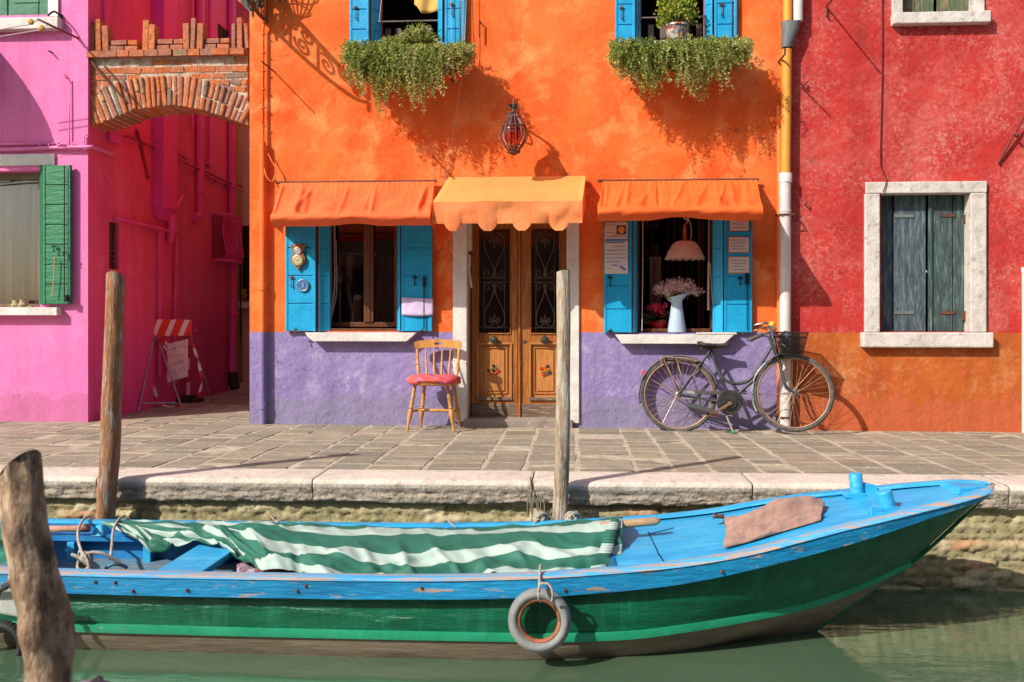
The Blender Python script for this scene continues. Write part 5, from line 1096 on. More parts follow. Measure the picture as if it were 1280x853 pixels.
# ------------------------------------------------------------------ inside the right window
lm = thing('hanging_lamp', 'pendant lamp with a pleated pinkish fabric shade in the right ground floor window', 'lamp', P(856, 326, .12))
YV = .12; c = P(856, 302, YV); SH = mat('pleated lamp fabric', (.85, .66, .60), (.85, .50, .38), rough=.8, scale=2, bump=.2, trans=.3)
m = MB()
def shf(u, v):
    a = u * 6.2832; zt, zb = .0, -.17; r_ = interp([(0, .08), (.15, .115), (.5, .145), (.85, .172), (1, .178)], v); pl_ = 1 + .025 * math.sin(u * 6.2832 * 34) * v; z = lerp(.0, -.165, v) + .006 * math.sin(u * 6.2832 * 17) * (v > .9)
    return (c.x + r_ * pl_ * math.cos(a), c.y + r_ * pl_ * math.sin(a), c.z + z)
m.grid(shf, 204, 8); m.build('lamp_shade', SH, lm, smooth=True)
m = MB(); m.lathe([(.08, 0), (.03, .01), (.016, .04), (.02, .1), (.01, .16), (.0, .17)], c, 16); m.build('lamp_cap', mat('copper lamp cap', (.35, .10, .04), rough=.4, bump=.1), lm, smooth=40)
m = MB(); m.tube(smoothpath([c + Vector((0, 0, .15)), c + Vector((.03, 0, .2)), c + Vector((.0, 0, .3)), c + Vector((0, 0, .55))], 5), .004, 6); m.tube(smoothpath([c + Vector((.01, -.02, .24)), c + Vector((.05, -.02, .15)), c + Vector((.055, -.02, .05)), c + Vector((.04, -.02, .0))], 5), .004, 6)
q = c + Vector((.012, -.02, .22)); m.tube([q + Vector((.022 * math.cos(k * .6283), 0, .022 * math.sin(k * .6283))) for k in range(10)], .007, 6, closed=True); m.build('lamp_cord', mat('pink cord', (.65, .35, .28), bump=0), lm)
vb = P(846, 415.5, .07); vt = thing('flower_jug', 'pale blue enamel jug of dried pink flowers standing on the right window sill', 'jug', vb)
JUG = mat('pale blue enamel', (.42, .52, .62), (.38, .47, .58), rough=.35, scale=5, bump=.05, fine=.05)
m = MB(); m.lathe([(.082, .0), (.084, .01), (.05, .255), (.047, .28), (.066, .31), (.075, .335)], vb, 28, cap=False); m.lathe([(.0, .005), (.082, .005)], vb, 20, cap=False)
n0 = len(m.v)
for v_ in m.v:
    h = v_.z - vb.z
    if h > .27: v_.x += (h - .27) * .55 * (1 if v_.x > vb.x else -.6) ; v_.z += .02 * (v_.x - vb.x) / .08
m.build('jug', JUG, vt, smooth=50)
m = MB(); st = MB(); rg = random.Random(8); o_ = vb + Vector((0, 0, .31))
for i in range(150):
    a = rg.uniform(0, 6.28); e_ = rg.uniform(.35, 1.5); L = rg.uniform(.10, .22); d = Vector((math.cos(a) * math.cos(e_) * 1.25, math.sin(a) * math.cos(e_) * .8, math.sin(e_) * .78)); tip = o_ + d * L + Vector((.0, -.01, .0)); st.tube([o_ + d * .02, o_ + d * L * .5 + Vector((0, 0, .01)), tip], .0012, 3)
    for k in range(16):
        p = tip + Vector((rg.gauss(0, .02), rg.gauss(0, .02), rg.gauss(0, .016))); add_leaf(m, p, Vector((rg.uniform(-1, 1), rg.uniform(-1, 1), rg.uniform(-1, 1))), rg.uniform(.009, .017), .009, rg)
m.build('blossoms', mat('dried pink blossoms', None, None, attr=[(0, (.50, .26, .28)), (.5, (.74, .46, .46)), (1, (.86, .64, .62))], bump=0, fine=0), vt)
st.build('stems', mat('straw stems', (.34, .26, .10), bump=0), vt)
m = MB()
for i in range(26): add_leaf(m, o_ + Vector((rg.uniform(-.05, .0), rg.uniform(-.05, 0), rg.uniform(-.02, .03))), Vector((-1, -.2, rg.uniform(.2, .8))), .10, .025, rg)
m.build('leaves', mat('dry leaves', (.28, .28, .08), bump=0), vt)
pb_ = P(824, 414.5, .2); pn = thing('potted_plant', 'red flowering plant wrapped in red foil, low in the left corner of the right window', 'plant', pb_)
m = MB(); m.lathe([(.06, 0), (.075, .05), (.10, .085), (.115, .10)], pb_, 14, cap=False)
for i, v_ in enumerate(m.v): v_.z += .018 * math.sin(i * 2.1); 
m.build('foil_wrap', mat('red foil', (.42, .01, .012), rough=.3, bump=.1), pn, smooth=40)
m = MB(); lf = MB()
for i in range(130): a = rg.uniform(0, 6.28); rr = rg.uniform(0, .12); add_leaf(lf, pb_ + Vector((rr * math.cos(a), rr * .7 * math.sin(a), rg.uniform(.06, .17))), Vector((math.cos(a), math.sin(a), .4)), .07, .035, rg)
for i in range(26):
    f_ = pb_ + Vector((rg.gauss(.0, .045), rg.gauss(-.03, .03), rg.uniform(.14, .25)))
    for k in range(7): a = k * .9; add_leaf(m, f_, Vector((math.cos(a), rg.uniform(-.6, .2), math.sin(a))), .03, .02, rg)
lf.build('leaves', mat('dark green leaves', (.02, .07, .02), (.04, .1, .03), bump=0, rough=.4), pn); m.build('blossoms', mat('crimson petals', (.50, .012, .05), (.6, .03, .08), bump=0), pn)
m = MB(); a, b2 = gx(812, .9), gx(826.5, .9)
m.box(a, b2, .9, .91, gzf(397, .9, 820), gzf(321, .9, 820)); sb = thing('height_chart', 'tall pale board marked with short black bars inside the right window', 'chart', ((a + b2) / 2, .9, gzf(397, .9, 820)))
m.build('board', mat('pale board', (.42, .36, .35), rough=.6, bump=0), sb); m = MB()
for k in range(22):
    z = lerp(gzf(393, .9, 820), gzf(326, .9, 820), k / 21); w_ = (.35, .55, .4, .6, .3)[k % 5]; m.box(a + .03, a + .03 + (b2 - a - .04) * w_, .896, .8995, z, z + .012)
m.build('marks', INKK, sb)
# shelves and hanging stock inside the shop
shv = thing('shop_shelf', 'dim wooden shelf unit with small goods deep inside the right window', 'shelf', (gx(805, 1.6), 1.6, gz(0, 0)))
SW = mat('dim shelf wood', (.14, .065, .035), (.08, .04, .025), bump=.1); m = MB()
for xx in (gx(770, 1.6), gx(811, 1.6)): m.box(xx, xx + .03, 1.4, 1.8, .0, 2.4)
for k in range(7): m.box(gx(770, 1.6), gx(811, 1.6) + .03, 1.4, 1.8, .3 + k * .32, .33 + k * .32)
m.build('frame', SW, shv); m = MB()
for k in range(7):
    for j in range(5): x = gx(777, 1.6) + j * .09; m.lathe([(.03, 0), (.035, .05), (.02, .1 + rg.random() * .05)], (x, 1.5, .331 + k * .32), 10)
m.build('goods', mat('dim goods', None, None, attr=[(0, (.3, .07, .03)), (.4, (.12, .10, .08)), (.7, (.34, .28, .24)), (1, (.1, .12, .15))], bump=0, fine=0), shv)
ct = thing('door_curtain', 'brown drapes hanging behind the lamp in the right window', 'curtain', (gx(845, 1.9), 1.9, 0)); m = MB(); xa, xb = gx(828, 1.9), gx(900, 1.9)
m.grid(lambda u, v: (lerp(xa, xb, u), 1.9 + .03 * math.sin(u * 60) + .02 * nz(u * 20, v), lerp(.0, 2.5, v)), 120, 6); m.build('drape', mat('brown drape', (.16, .09, .065), (.07, .035, .028), scale=5, stretch=(6, 1, .5), bump=0), ct, smooth=True)
m = MB()
for k in range(9): xx = lerp(xa, xb, (k + .5) / 9); m.bar((xx, 1.85, .2), (xx + .02, 1.85, 2.4), .03, .02)
m.build('fringe', mat('dim pale fringe', (.22, .15, .12), bump=0), ct)
dp_ = thing('inner_door', 'brown frame of an inner door at the right of the right window', 'door', (gx(880, .8), .8, 0)); m = MB(); m.box(gx(872, .8), gx(875, .8), .78, .84, .6, 2.4); m.box(gx(877, .8), gx(879, .8), .78, .84, .6, 2.4); m.box(gx(872, .8), gx(893, .8), .78, .84, .82, .86); m.build('frame', mat('dim door wood', (.16, .075, .045), bump=.1), dp_)
m = MB(); m.tube([P(803.5, 236, .02), P(803.5, 330, .02), P(802.5, 414, .02)], .0045, 6); tag(m.build('blind_cord', WIRE), 'pale cord hanging straight at the left side of the right window', 'cord')
m = MB(); m.tube([P(886, 236, .02), P(886, 330, .02)], .004, 6); m.tube(smoothpath([P(886, 328, .02), P(885.5, 360, .02), P(885.5, 386, .02)], 4), .009, 6); m.tube([P(888, 330, .02), P(890, 370, .02), P(893, 400, .02)], .003, 6); m.lathe([(.006, 0), (.014, .01), (.006, .02)], P(885.5, 388, .02), 8)
tag(m.build('blind_cord', WIRE), 'knotted pale cord hanging at the right side of the right window', 'cord')
# inside the left window
m = MB(); m.tube(smoothpath([P(417.5, 236, .12), P(418.5, 340, .12), P(417, 370, .12), P(412, 405, .12)], 5), .008, 6); m.tube(smoothpath([P(420, 300, .11), P(421, 360, .11), P(417, 385, .11), P(412, 405, .11)], 5), .004, 6); tag(m.build('blind_cord', WIRE), 'pale double cord curving down the left side of the left window', 'cord')
rk = thing('clothes_rail', 'metal clothes rail with dark red and grey garments inside the left window', 'clothes rail', (gx(450, .55), .55, 0)); m = MB(); m.tube([P(424, 317, .55), P(470, 318, .55)], .012, 8); m.tube([P(425, 317, .55), (gx(425, .55), .55, 0)], .012, 8); m.build('rail', STEEL, rk)
for (pa, pb2, cc_, wv) in ((430, 437, (.16, .02, .02), 1), (435, 443, (.34, .32, .36), 2), (440, 452, (.05, .012, .012), 3), (472, 484, (.09, .015, .012), 4), (482, 494, (.12, .02, .015), 5)):
    m = MB(); A_, B_ = gx(pa, .55), gx(pb2, .55); m.grid(lambda u, v: (lerp(A_, B_, u) + .02 * math.sin(v * 4 + wv), .55 + .02 * math.sin(u * 9 + v * 3), lerp(gzf(404, .55, 450), gzf(318, .55, 450), v)), 10, 14); m.build('garment', mat('garment %d' % wv, cc_, rough=.9, bump=0), rk, smooth=True, solid=.01)
m = MB(); q = P(423, 345, .4); m.lathe([(.04, -.07), (.045, 0), (.035, .06), (.01, .09)], q, 14); m.tube([q + Vector((0, 0, .09)), q + Vector((0, 0, .6))], .004, 5); tag(m.build('hanging_bell', mat('pale metal bell', (.42, .36, .32), rough=.4, bump=0), smooth=40), 'pale bell shaped ornament hanging at the left side inside the left window', 'ornament')
# ornaments on the pink sill
m = MB(); q = P(20, 384.5, .02); m.lathe([(.03, 0), (.045, .02), (.03, .045), (.034, .07)], q, 14); m.lathe([(.03, 0), (.045, .025), (.028, .05), (.033, .075)], q + Vector((.075, -.01, 0)), 14); m.box(q.x - .04, q.x + .17, q.y - .03, q.y + .01, q.z + .001, q.z + .012)
tag(m.build('ornament', mat('sandy pottery', (.46, .36, .20), (.3, .25, .15), rough=.8, scale=30, bump=.3), smooth=40), 'pair of small sandy pottery ornaments on the sill of the pink house', 'ornament')
# ------------------------------------------------------------------ chair
CW = mat('honey wood', (.60, .29, .08), (.44, .18, .045), rough=.45, scale=8, stretch=(3, 3, 1), c3=(.66, .42, .20), s3=9, thr3=(.58, .74), bump=.1, fine=.12)
cx0 = gx(546, -.35); cg = gz(cx0, -.35)
ch = thing('chair', 'honey coloured spindle back wooden chair with a red patchwork cushion beside the door', 'chair', (cx0, -.35, cg))
FL, FR, BLg, BR_ = [P(509, 541.3, -.47), P(567.5, 542, -.47), P(525.5, 534, -.17), P(575, 535, -.19)]
for q in (FL, FR, BLg, BR_): q.z = gz(q.x, q.y)
zs_ = P(545, 480, -.4).z
TL, TR, TBL, TBR = P(519, 482, -.42), P(559, 482, -.43), P(531, 478, -.23), P(567, 478, -.24)
for q in (TL, TR, TBL, TBR): q.z = zs_ - .0
def turned(m, a, b2, r_=.02):
    a, b2 = Vector(a), Vector(b2); k = [(0, .45), (.06, .75), (.12, .55), (.3, 1.1), (.42, 1.3), (.47, .75), (.5, 1.15), (.53, .75), (.62, .95), (.7, .8), (.73, 1.1), (.76, .8), (1, 1)]
    m.tube([a.lerp(b2, s) for s, _ in k], [r_ * w_ for _, w_ in k], 12)
for (a, b2) in ((FL, TL), (FR, TR), (BLg, TBL), (BR_, TBR)): m = MB(); turned(m, a, b2, .0185); m.build('leg', CW, ch, smooth=50)
m = MB()
a, b2 = FL.lerp(TL, .42).lerp(BLg.lerp(TBL, .42), .5), FR.lerp(TR, .42).lerp(BR_.lerp(TBR, .42), .5)
for p0, p1 in ((FL.lerp(TL, .42), BLg.lerp(TBL, .42)), (FR.lerp(TR, .42), BR_.lerp(TBR, .42)), (a, b2)): m.tube([Vector(p0).lerp(p1, s) for s in (0, .2, .45, .5, .55, .8, 1)], [.009, .012, .014, .017, .014, .012, .009], 10)
m.build('stretcher', CW, ch, smooth=50)
seat = MB(); cS = (TL + TR + TBL + TBR) / 4; cS.z = zs_
def seatpt(u, v):
    a = u * 6.2832; r_ = 1 / (abs(math.cos(a)) ** 3.2 + abs(math.sin(a)) ** 3.2) ** (1 / 3.2); return r_ * math.cos(a), r_ * math.sin(a)
prof = [(.2, -.008), (.8, -.012), (.97, -.004), (1, .008), (.98, .02), (.8, .026), (.2, .016), (.02, .014)]
seat.grid(lambda u, v: (cS.x + .225 * prof[int(round(v * 7))][0] * seatpt(u, 0)[0], cS.y + .205 * prof[int(round(v * 7))][0] * seatpt(u, 0)[1], cS.z + prof[int(round(v * 7))][1]), 48, 7); seat.build('seat', CW, ch, smooth=60)
bt0 = [P(523.5, 472, -.24), P(571, 472, -.26)]; top = [P(521.5, 437, -.13), P(574, 437, -.15)]
for i in (0, 1): m = MB(); turned(m, bt0[i] + Vector((0, 0, -.02)), top[i], .0145); m.build('back_post', CW, ch, smooth=50)
for i in range(4):
    s = (i + 1) / 5; m = MB(); a, b2 = bt0[0].lerp(bt0[1], s * .94 + .03), top[0].lerp(top[1], s); m.tube([a + Vector((0, 0, -.02)), a.lerp(b2, .3), a.lerp(b2, .6), b2], [.010, .0115, .009, .007], 8); m.build('spindle', CW, ch, smooth=50)
m = MB(); a, b2 = P(518, 431, -.125), P(577, 431, -.15); w_ = b2.x - a.x; zc = a.z; n = 36; yb = lambda u: -.125 - .025 * u + .03 * math.sin(u * math.pi)
for (u0, u1, lo, hi) in ((0, 1, None, None),):
    topz = lambda u: .034 + .008 * math.sin(u * math.pi) - (.012 if u < .03 or u > .97 else 0) + (.006 if .2 < u < .8 else 0); botz = lambda u: -.038 + .014 * math.sin(u * math.pi) + (.01 if u < .03 or u > .97 else 0)
    for i in range(n):
        a0, a1 = i / n, (i + 1) / n
        rows = [(botz, topz)]
        mid = (a0 + a1) / 2
        segs = [(botz(a0), botz(a1), topz(a0), topz(a1))]
        if .42 < mid < .58: segs = [(botz(a0), botz(a1), -.0, -.0), (.020, .020, topz(a0), topz(a1))]
        for (l0, l1, h0, h1) in segs: m.hexa([(a.x + w_ * a0, yb(a0) - .012, zc + l0), (a.x + w_ * a1, yb(a1) - .012, zc + l1), (a.x + w_ * a1, yb(a1) + .012, zc + l1), (a.x + w_ * a0, yb(a0) + .012, zc + l0), (a.x + w_ * a0, yb(a0) - .012, zc + h0), (a.x + w_ * a1, yb(a1) - .012, zc + h1), (a.x + w_ * a1, yb(a1) + .012, zc + h1), (a.x + w_ * a0, yb(a0) + .012, zc + h0)], .5)
m.build('top_rail', CW, ch, weld=.0005, smooth=35)
cu = MB(); qs = [(.1, .050), (.6, .052), (.9, .044), (1.02, .024), (1.0, .004), (.9, -.006), (.4, .0)]
def cuf(u, v):
    k = prof2 = qs[min(6, int(round(v * 6)))]; x_, y_ = seatpt(u, 0); rr = k[0] * (1 + .04 * nz(u * 12, v * 3, 2)); zz = k[1] + .010 * nz(x_ * 3 * k[0], y_ * 3 * k[0], 7) - (.018 * max(0, -y_) * (abs(x_) > .5) if k[1] < .03 else 0)
    return (cS.x - .012 + .232 * rr * x_, cS.y - .005 + .215 * rr * y_, cS.z + .022 + zz)
cu.grid(cuf, 48, 6)
cum = bpy.data.materials.new('patchwork cushion'); cum.use_nodes = True; t = cum.node_tree; b = t.nodes['Principled BSDF']; tc = _n(t, 'ShaderNodeTexCoord'); vo = _n(t, 'ShaderNodeTexVoronoi'); vo.inputs['Scale'].default_value = 20; t.links.new(tc.outputs['Object'], vo.inputs['Vector']); sx = _n(t, 'ShaderNodeSeparateColor'); t.links.new(vo.outputs['Color'], sx.inputs[0])
t.links.new(ramp(t, sx.outputs[0], [(0, (.62, .05, .04)), (.4, (.66, .10, .08)), (.6, (.50, .06, .12)), (.75, (.42, .13, .26)), (.9, (.70, .16, .10)), (1, (.3, .1, .3))]), b.inputs['Base Color']); b.inputs['Roughness'].default_value = .85
cu_o = cu.build('cushion', cum, smooth=True); tag(cu_o, 'red and purple patchwork cushion tied on the chair seat', 'cushion')

# ------------------------------------------------------------------ bicycle
RH, FH = Vector((848, 493.5)), Vector((992, 492))
YBr, YBf = -.205, -.40; LEAN = .17     # the wheels' feet stand off the wall, the top leans to it
xr, xf = gx(848, -.16), gx(992, -.34); zr0 = gz(xr, -.2); RW = .335
def BK(px, py, off=0):
    """a point of the bicycle's own plane seen at this pixel"""
    Y = -.25
    for _ in range(6):
        p = P(px, py, Y); u = (p.x - xr) / (xf - xr); foot = lerp(YBr, YBf, max(-.4, min(1.4, u))); Y = foot + LEAN * max(0, p.z - zr0)
    return P(px, py, Y) + Vector((0, -off, 0))
hubR, hubF = BK(848, 493.5), BK(992, 491.5)
bk = thing('bicycle', 'black step through bicycle with a front basket leaning on the wall under the right window', 'bicycle', (hubR.x + .5, -.3, gz(1, -.3)))
BKM = mat('chipped black enamel', (.028, .032, .032), (.05, .055, .052), rough=.35, scale=12, c3=(.16, .12, .09), s3=24, thr3=(.60, .70), bump=.15)
CHR = mat('dull chrome', (.50, .48, .45), (.28, .22, .17), rough=.3, metal=.9, scale=14, bump=.1)
RIM = mat('rusty rim', (.36, .22, .14), (.24, .13, .08), rough=.45, metal=.5, scale=10, bump=.1)
TYR = mat('grey tyre', (.05, .05, .05), (.11, .10, .09), rough=.8, scale=14, bump=.3)
axB = Vector((0, -1, -LEAN)).normalized()
d_ = (hubF - hubR).normalized(); upv = (Vector((0, LEAN, 1)) - d_ * d_.dot(Vector((0, LEAN, 1)))).normalized(); nrm_ = d_.cross(upv)
def wheel(hub, name_yaw=0):
    dx = (Matrix.Rotation(name_yaw, 3, upv) @ d_); uz = upv; nn = dx.cross(uz)
    w_ = MB(); N = 56; ring = lambda r_, o=0: [hub + dx * r_ * math.cos(k * 2 * math.pi / N) + uz * r_ * math.sin(k * 2 * math.pi / N) + nn * o for k in range(N)]
    w_.tube(ring(RW - .017), .017, 10, closed=True); ty = w_.build('wheel', TYR, bk, smooth=True)
    w_ = MB(); w_.tube(ring(RW - .036), .0095, 8, closed=True, flat=1); w_.build('rim', RIM, ty, smooth=True)
    w_ = MB()
    for k in range(36):
        a = k * 2 * math.pi / 36; a2 = a + (.9 if k % 2 else -.9) * (1 if k % 4 < 2 else -1); sd_ = .028 if k % 2 else -.028
        w_.tube([hub + nn * sd_ + dx * .018 * math.cos(a2) + uz * .018 * math.sin(a2), hub + dx * (RW - .04) * math.cos(a) + uz * (RW - .04) * math.sin(a)], .0014, 4)
    w_.build('spokes', mat('rusty spokes', (.42, .28, .18), rough=.4, metal=.6, bump=0), ty)
    w_ = MB(); w_.lathe([(.012, -.05), (.012, -.04), (.024, -.034), (.024, -.026), (.015, -.024), (.015, .024), (.024, .026), (.024, .034), (.012, .04), (.012, .05)], hub, 14, nn); w_.build('hub', CHR, ty, smooth=40)
wheel(hubR); wheel(hubF, 0)
def tb(pts, r_, matl, name, off=0, n=10, sm=True):
    m = MB(); q = [BK(a, b2, off) for a, b2 in pts]; m.tube(smoothpath(q, 6) if sm and len(q) > 2 else q, r_, n); return m.build(name, matl, bk, smooth=True)
BB = (910.5, 504.5)
fr_ = MB()
fr_.tube([BK(887.5, 436), BK(907.5, 488), BK(*BB)], .0145, 10)
fr_.tube(smoothpath([BK(964.5, 434), BK(949, 459), BK(940, 472), BK(930, 478.5), BK(916, 479.5), BK(905, 474), BK(899.5, 465)], 6), .0135, 10)
fr_.tube([BK(969.5, 448), BK(948, 470), BK(921, 494), BK(*BB)], .0145, 10)
for s in (-1, 1): fr_.tube([BK(888, 439) + nrm_ * .02 * s, BK(849, 492.5) + nrm_ * .05 * s], .0085, 8); fr_.tube([BK(*BB) + nrm_ * .03 * s, BK(849, 494) + nrm_ * .05 * s], .009, 8)
fr_.tube([BK(962, 421), BK(974.5, 453)], .018, 12); fr_.lathe([(.022, -.04), (.022, .04)], BK(*BB), 14, nrm_); fr_.build('frame', BKM, bk, smooth=50)
m = MB()
for s in (-1, 1): m.tube(smoothpath([BK(974.5, 454) + nrm_ * .03 * s, BK(979, 473) + nrm_ * .045 * s, BK(983, 484) + nrm_ * .05 * s, BK(992, 491.5) + nrm_ * .052 * s], 5), .0105, 8)
m.tube([BK(974.5, 453) - nrm_ * .04, BK(974.5, 453) + nrm_ * .04], .014, 8); m.build('fork', BKM, bk, smooth=True)
m = MB(); m.tube([BK(964, 422), BK(960.5, 410)], .012, 10); stem = BK(960.5, 409)
for s, tipp in ((1, (930, 410.5, .16)), (-1, (934, 424, .42))):
    e_ = BK(tipp[0], tipp[1]); 
m.tube(smoothpath([stem, stem + Vector((.02, .06, .02)), stem + Vector((.01, .14, .035)), stem + Vector((-.08, .19, .015)), stem + Vector((-.20, .2, -.03))], 6), .011, 8)
m.tube(smoothpath([stem, stem + Vector((.02, -.08, .0)), stem + Vector((.02, -.2, -.015)), stem + Vector((-.06, -.25, -.05)), stem + Vector((-.20, -.26, -.10))], 6), .011, 8)
m.build('handlebar', CHR, bk, smooth=True)
for s_, (o1, o2) in enumerate((((-.10, .195, .01), (-.23, .2, -.035)), ((-.10, -.255, -.062), (-.23, -.26, -.108)))): m = MB(); m.tube([stem + Vector(o1), stem + Vector(o2)], .0155, 10); m.build('grip', mat('worn beige grip', (.10, .09, .08), rough=.7), bk, smooth=True)
m = MB(); m.tube(smoothpath([stem + Vector((.0, -.12, -.02)), stem + Vector((-.08, -.2, -.065)), stem + Vector((-.2, -.23, -.125))], 5), .005, 6); m.tube(smoothpath([stem + Vector((.0, .1, .01)), stem + Vector((-.08, .16, -.03)), stem + Vector((-.2, .17, -.06))], 5), .005, 6)
m.tube([stem + Vector((.0, -.1, -.02)), BK(972, 455, .05)], .003, 5); m.tube([stem + Vector((.0, .08, 0)), BK(970, 440, -.02)], .003, 5); m.build('brake_lever', CHR, bk, smooth=True)
m = MB(); m.lathe([(.03, 0), (.03, .012), (.018, .028), (0, .03)], stem + Vector((.02, -.06, .02)), 16, (0, -.4, 1)); m.build('bell', mat('yellow bell', (.70, .38, .03), rough=.35, bump=0), bk, smooth=50)
# saddle
m = MB(); s0 = BK(890, 433); 
def sad(u, v):
    x = lerp(-.125, .15, u); w_ = interp([(0, .06), (.15, .095), (.35, .085), (.6, .04), (.85, .022), (1, .012)], u); a = math.pi * (v * 1.3 - .15); h = .022 + .012 * (1 - u) + .018 * max(0, u - .7) - .006 * math.sin(u * 3.1)
    return s0 + d_ * x + nrm_ * w_ * math.cos(a) + upv * (h * max(-.4, math.sin(a)) + .012 * (x < -.08))
m.grid(sad, 20, 12); m.build('saddle', mat('black leather', (.025, .023, .022), (.07, .06, .055), rough=.4, scale=14, bump=.2), bk, smooth=True, solid=.004)
m = MB()
for s in (-1, 1): m.tube([s0 + d_ * -.11 + nrm_ * .05 * s, s0 + d_ * -.02 + nrm_ * .03 * s - upv * .03, s0 + d_ * .11], .004, 6); m.tube([s0 + d_ * -.09 + nrm_ * .06 * s + upv * (.012 * math.cos(k * 1.57) - .03 + .0) + nrm_ * .012 * math.sin(k * 1.57) + upv * (-.0) for k in range(5)], .004, 5)
m.tube([BK(888, 437), s0 - upv * .02], .012, 8); m.build('seat_post', RUST, bk)
# mudguards
def guard(hub, a0, a1, matl, name):
    m = MB(); R2 = RW + .022
    def f(u, v):
        a = R(lerp(a0, a1, u)); w_ = (v - .5) * .065; rr = R2 - 1.6 * w_ * w_ * 8; return hub + d_ * rr * math.cos(a) + upv * rr * math.sin(a) + nrm_ * w_
    m.grid(f, 44, 6); return m.build(name, matl, bk, smooth=True, solid=.0025)
guard(hubR, 12, 192, mat('grey mudguard', (.22, .21, .19), (.08, .08, .075), rough=.45, metal=.3, scale=8, bump=.1), 'mudguard')
FG = mat('chipped front mudguard', (.55, .56, .54), (.22, .23, .22), rough=.4, metal=.3, scale=9, c3=(.10, .08, .05), s3=20, thr3=(.5, .6), bump=.15)
guard(hubF, 105, 207, FG, 'mudguard')
m = MB()
for (a, L) in ((150, 1), (118, 1)): aa = R(a); m.tube([hubR + nrm_ * -.04, hubR + (d_ * math.cos(aa) + upv * math.sin(aa)) * (RW + .015) - nrm_ * .03], .0045, 6)
aa = R(181); m.tube([hubF - nrm_ * .05, hubF + (d_ * math.cos(aa) + upv * math.sin(aa)) * (RW + .015) - nrm_ * .03], .0045, 6); m.build('mudguard_stay', RIM, bk)
# chain case, chainring, crank, pedals
m = MB(); cB = BK(911, 502)
m.lathe([(.108, -.012), (.112, 0), (.108, .012)], cB - nrm_ * -.045 if 0 else cB + Vector((0, -.05, -.005)), 30, axB); m.lathe([(.06, .013), (.066, .016), (.02, .02)], cB + Vector((0, -.05, -.005)), 24, axB)
for r_ in (.085, .045): m.tube([cB + Vector((0, -.066, -.005)) + d_ * r_ * math.cos(k * .2618) + upv * r_ * math.sin(k * .2618) for k in range(24)], .004, 5, closed=True)
m.build('chainring', mat('grimy ring', (.10, .10, .10), (.05, .05, .05), rough=.4, metal=.5, scale=12, c3=(.18, .10, .05), s3=16), bk, smooth=40)
m = MB(); u0, u1 = BK(853, 489.5, .05), BK(905, 491, .05); l0, l1 = BK(858, 505, .05), BK(893, 514, .05)
m.bar(u0, u1, .045, .026); m.bar(l0, l1, .045, .034); m.bar(BK(851, 497, .052), BK(898, 501, .052), .006, .008)
m.build('chain_guard', mat('chipped chain guard', (.06, .065, .06), (.30, .29, .27), rough=.5, scale=9, stretch=(1, 1, 1), thr=(.52, .6), c3=(.12, .08, .05), s3=18, bump=.2), bk, bevel=.006)
m = MB(); cA = BK(910.5, 503.5, .085); e1 = BK(889, 516, .10); m.bar(cA, e1, .016, .02); e2 = BK(931, 492, -.07); m.bar(BK(911, 503, -.06), e2, .016, .02); m.lathe([(.018, -.09), (.018, .09)], BK(910.5, 503.5, .0), 12, (0, -1, 0)); m.build('crank', RIM, bk, bevel=.003)
for (q, o) in ((e1, (-.0, -.06, 0)), (e2, (0, .06, 0))): m = MB(); c_ = q + Vector(o); m.obox(c_ + Vector((0, 0, .012)), (.07, .085, .012)); m.obox(c_ - Vector((0, 0, .010)), (.07, .085, .008)); m.tube([q, c_ + Vector(o) * .6], .008, 6); m.build('pedal', RUST, bk, bevel=.003)
m = MB(); m.tube([BK(905, 513), BK(914, 537.5, .08)], .008, 8); m.build('kickstand', mat('stand', (.30, .26, .14), rough=.5), bk); m = MB(); m.tube([BK(911, 538.5, .10), BK(917, 538.5, .10)], .012, 8); m.build('stand_foot', mat('green rubber', (.03, .22, .13)), bk)
# rack, lights
m = MB()
for s in (-.055, .055): m.tube(smoothpath([BK(828, 457) + nrm_ * s, BK(827, 449) + nrm_ * s, BK(833, 447.5) + nrm_ * s, BK(855, 449) + nrm_ * s, BK(876, 453) + nrm_ * s], 5), .006, 6)
for k in range(5): q = BK(832 + k * 9.5, 448 + k * 1.1); m.tube([q - nrm_ * .055, q + nrm_ * .055], .005, 6)
m.tube([BK(845, 449, .05), BK(851, 470, .05), BK(849, 492, .05)], .005, 6); m.tube([BK(829, 449, .05), BK(849, 492, .05)], .0055, 6); m.build('rack', RIM, bk, smooth=True)
m = MB(); q = BK(806.5, 472); m.obox(q, (.03, .04, .07)); m.build('tail_light_housing', BKM, bk, bevel=.006); m = MB(); m.lathe([(.02, 0), (.02, .02), (.008, .03), (0, .032)], BK(807, 466.5) - d_ * .005, 14, -d_); m.build('tail_light', mat('red lens', (.7, .02, .03), rough=.2, bump=0), bk, smooth=True)
m = MB(); q = BK(981, 419, .03); m.lathe([(.0, -.05), (.022, -.045), (.036, -.01), (.04, .012), (.036, .018)], q, 20, (d_ * .8 + Vector((0, -.6, .25))).normalized()); hl = m.build('headlight', CHR, bk, smooth=40); m = MB(); m.lathe([(.036, .016), (.02, .024), (0, .027)], q, 20, (d_ * .8 + Vector((0, -.6, .25))).normalized()); m.build('lens', mat('blue tinted lens', (.18, .34, .6), rough=.08, bump=0, spec=.8), hl, smooth=True)
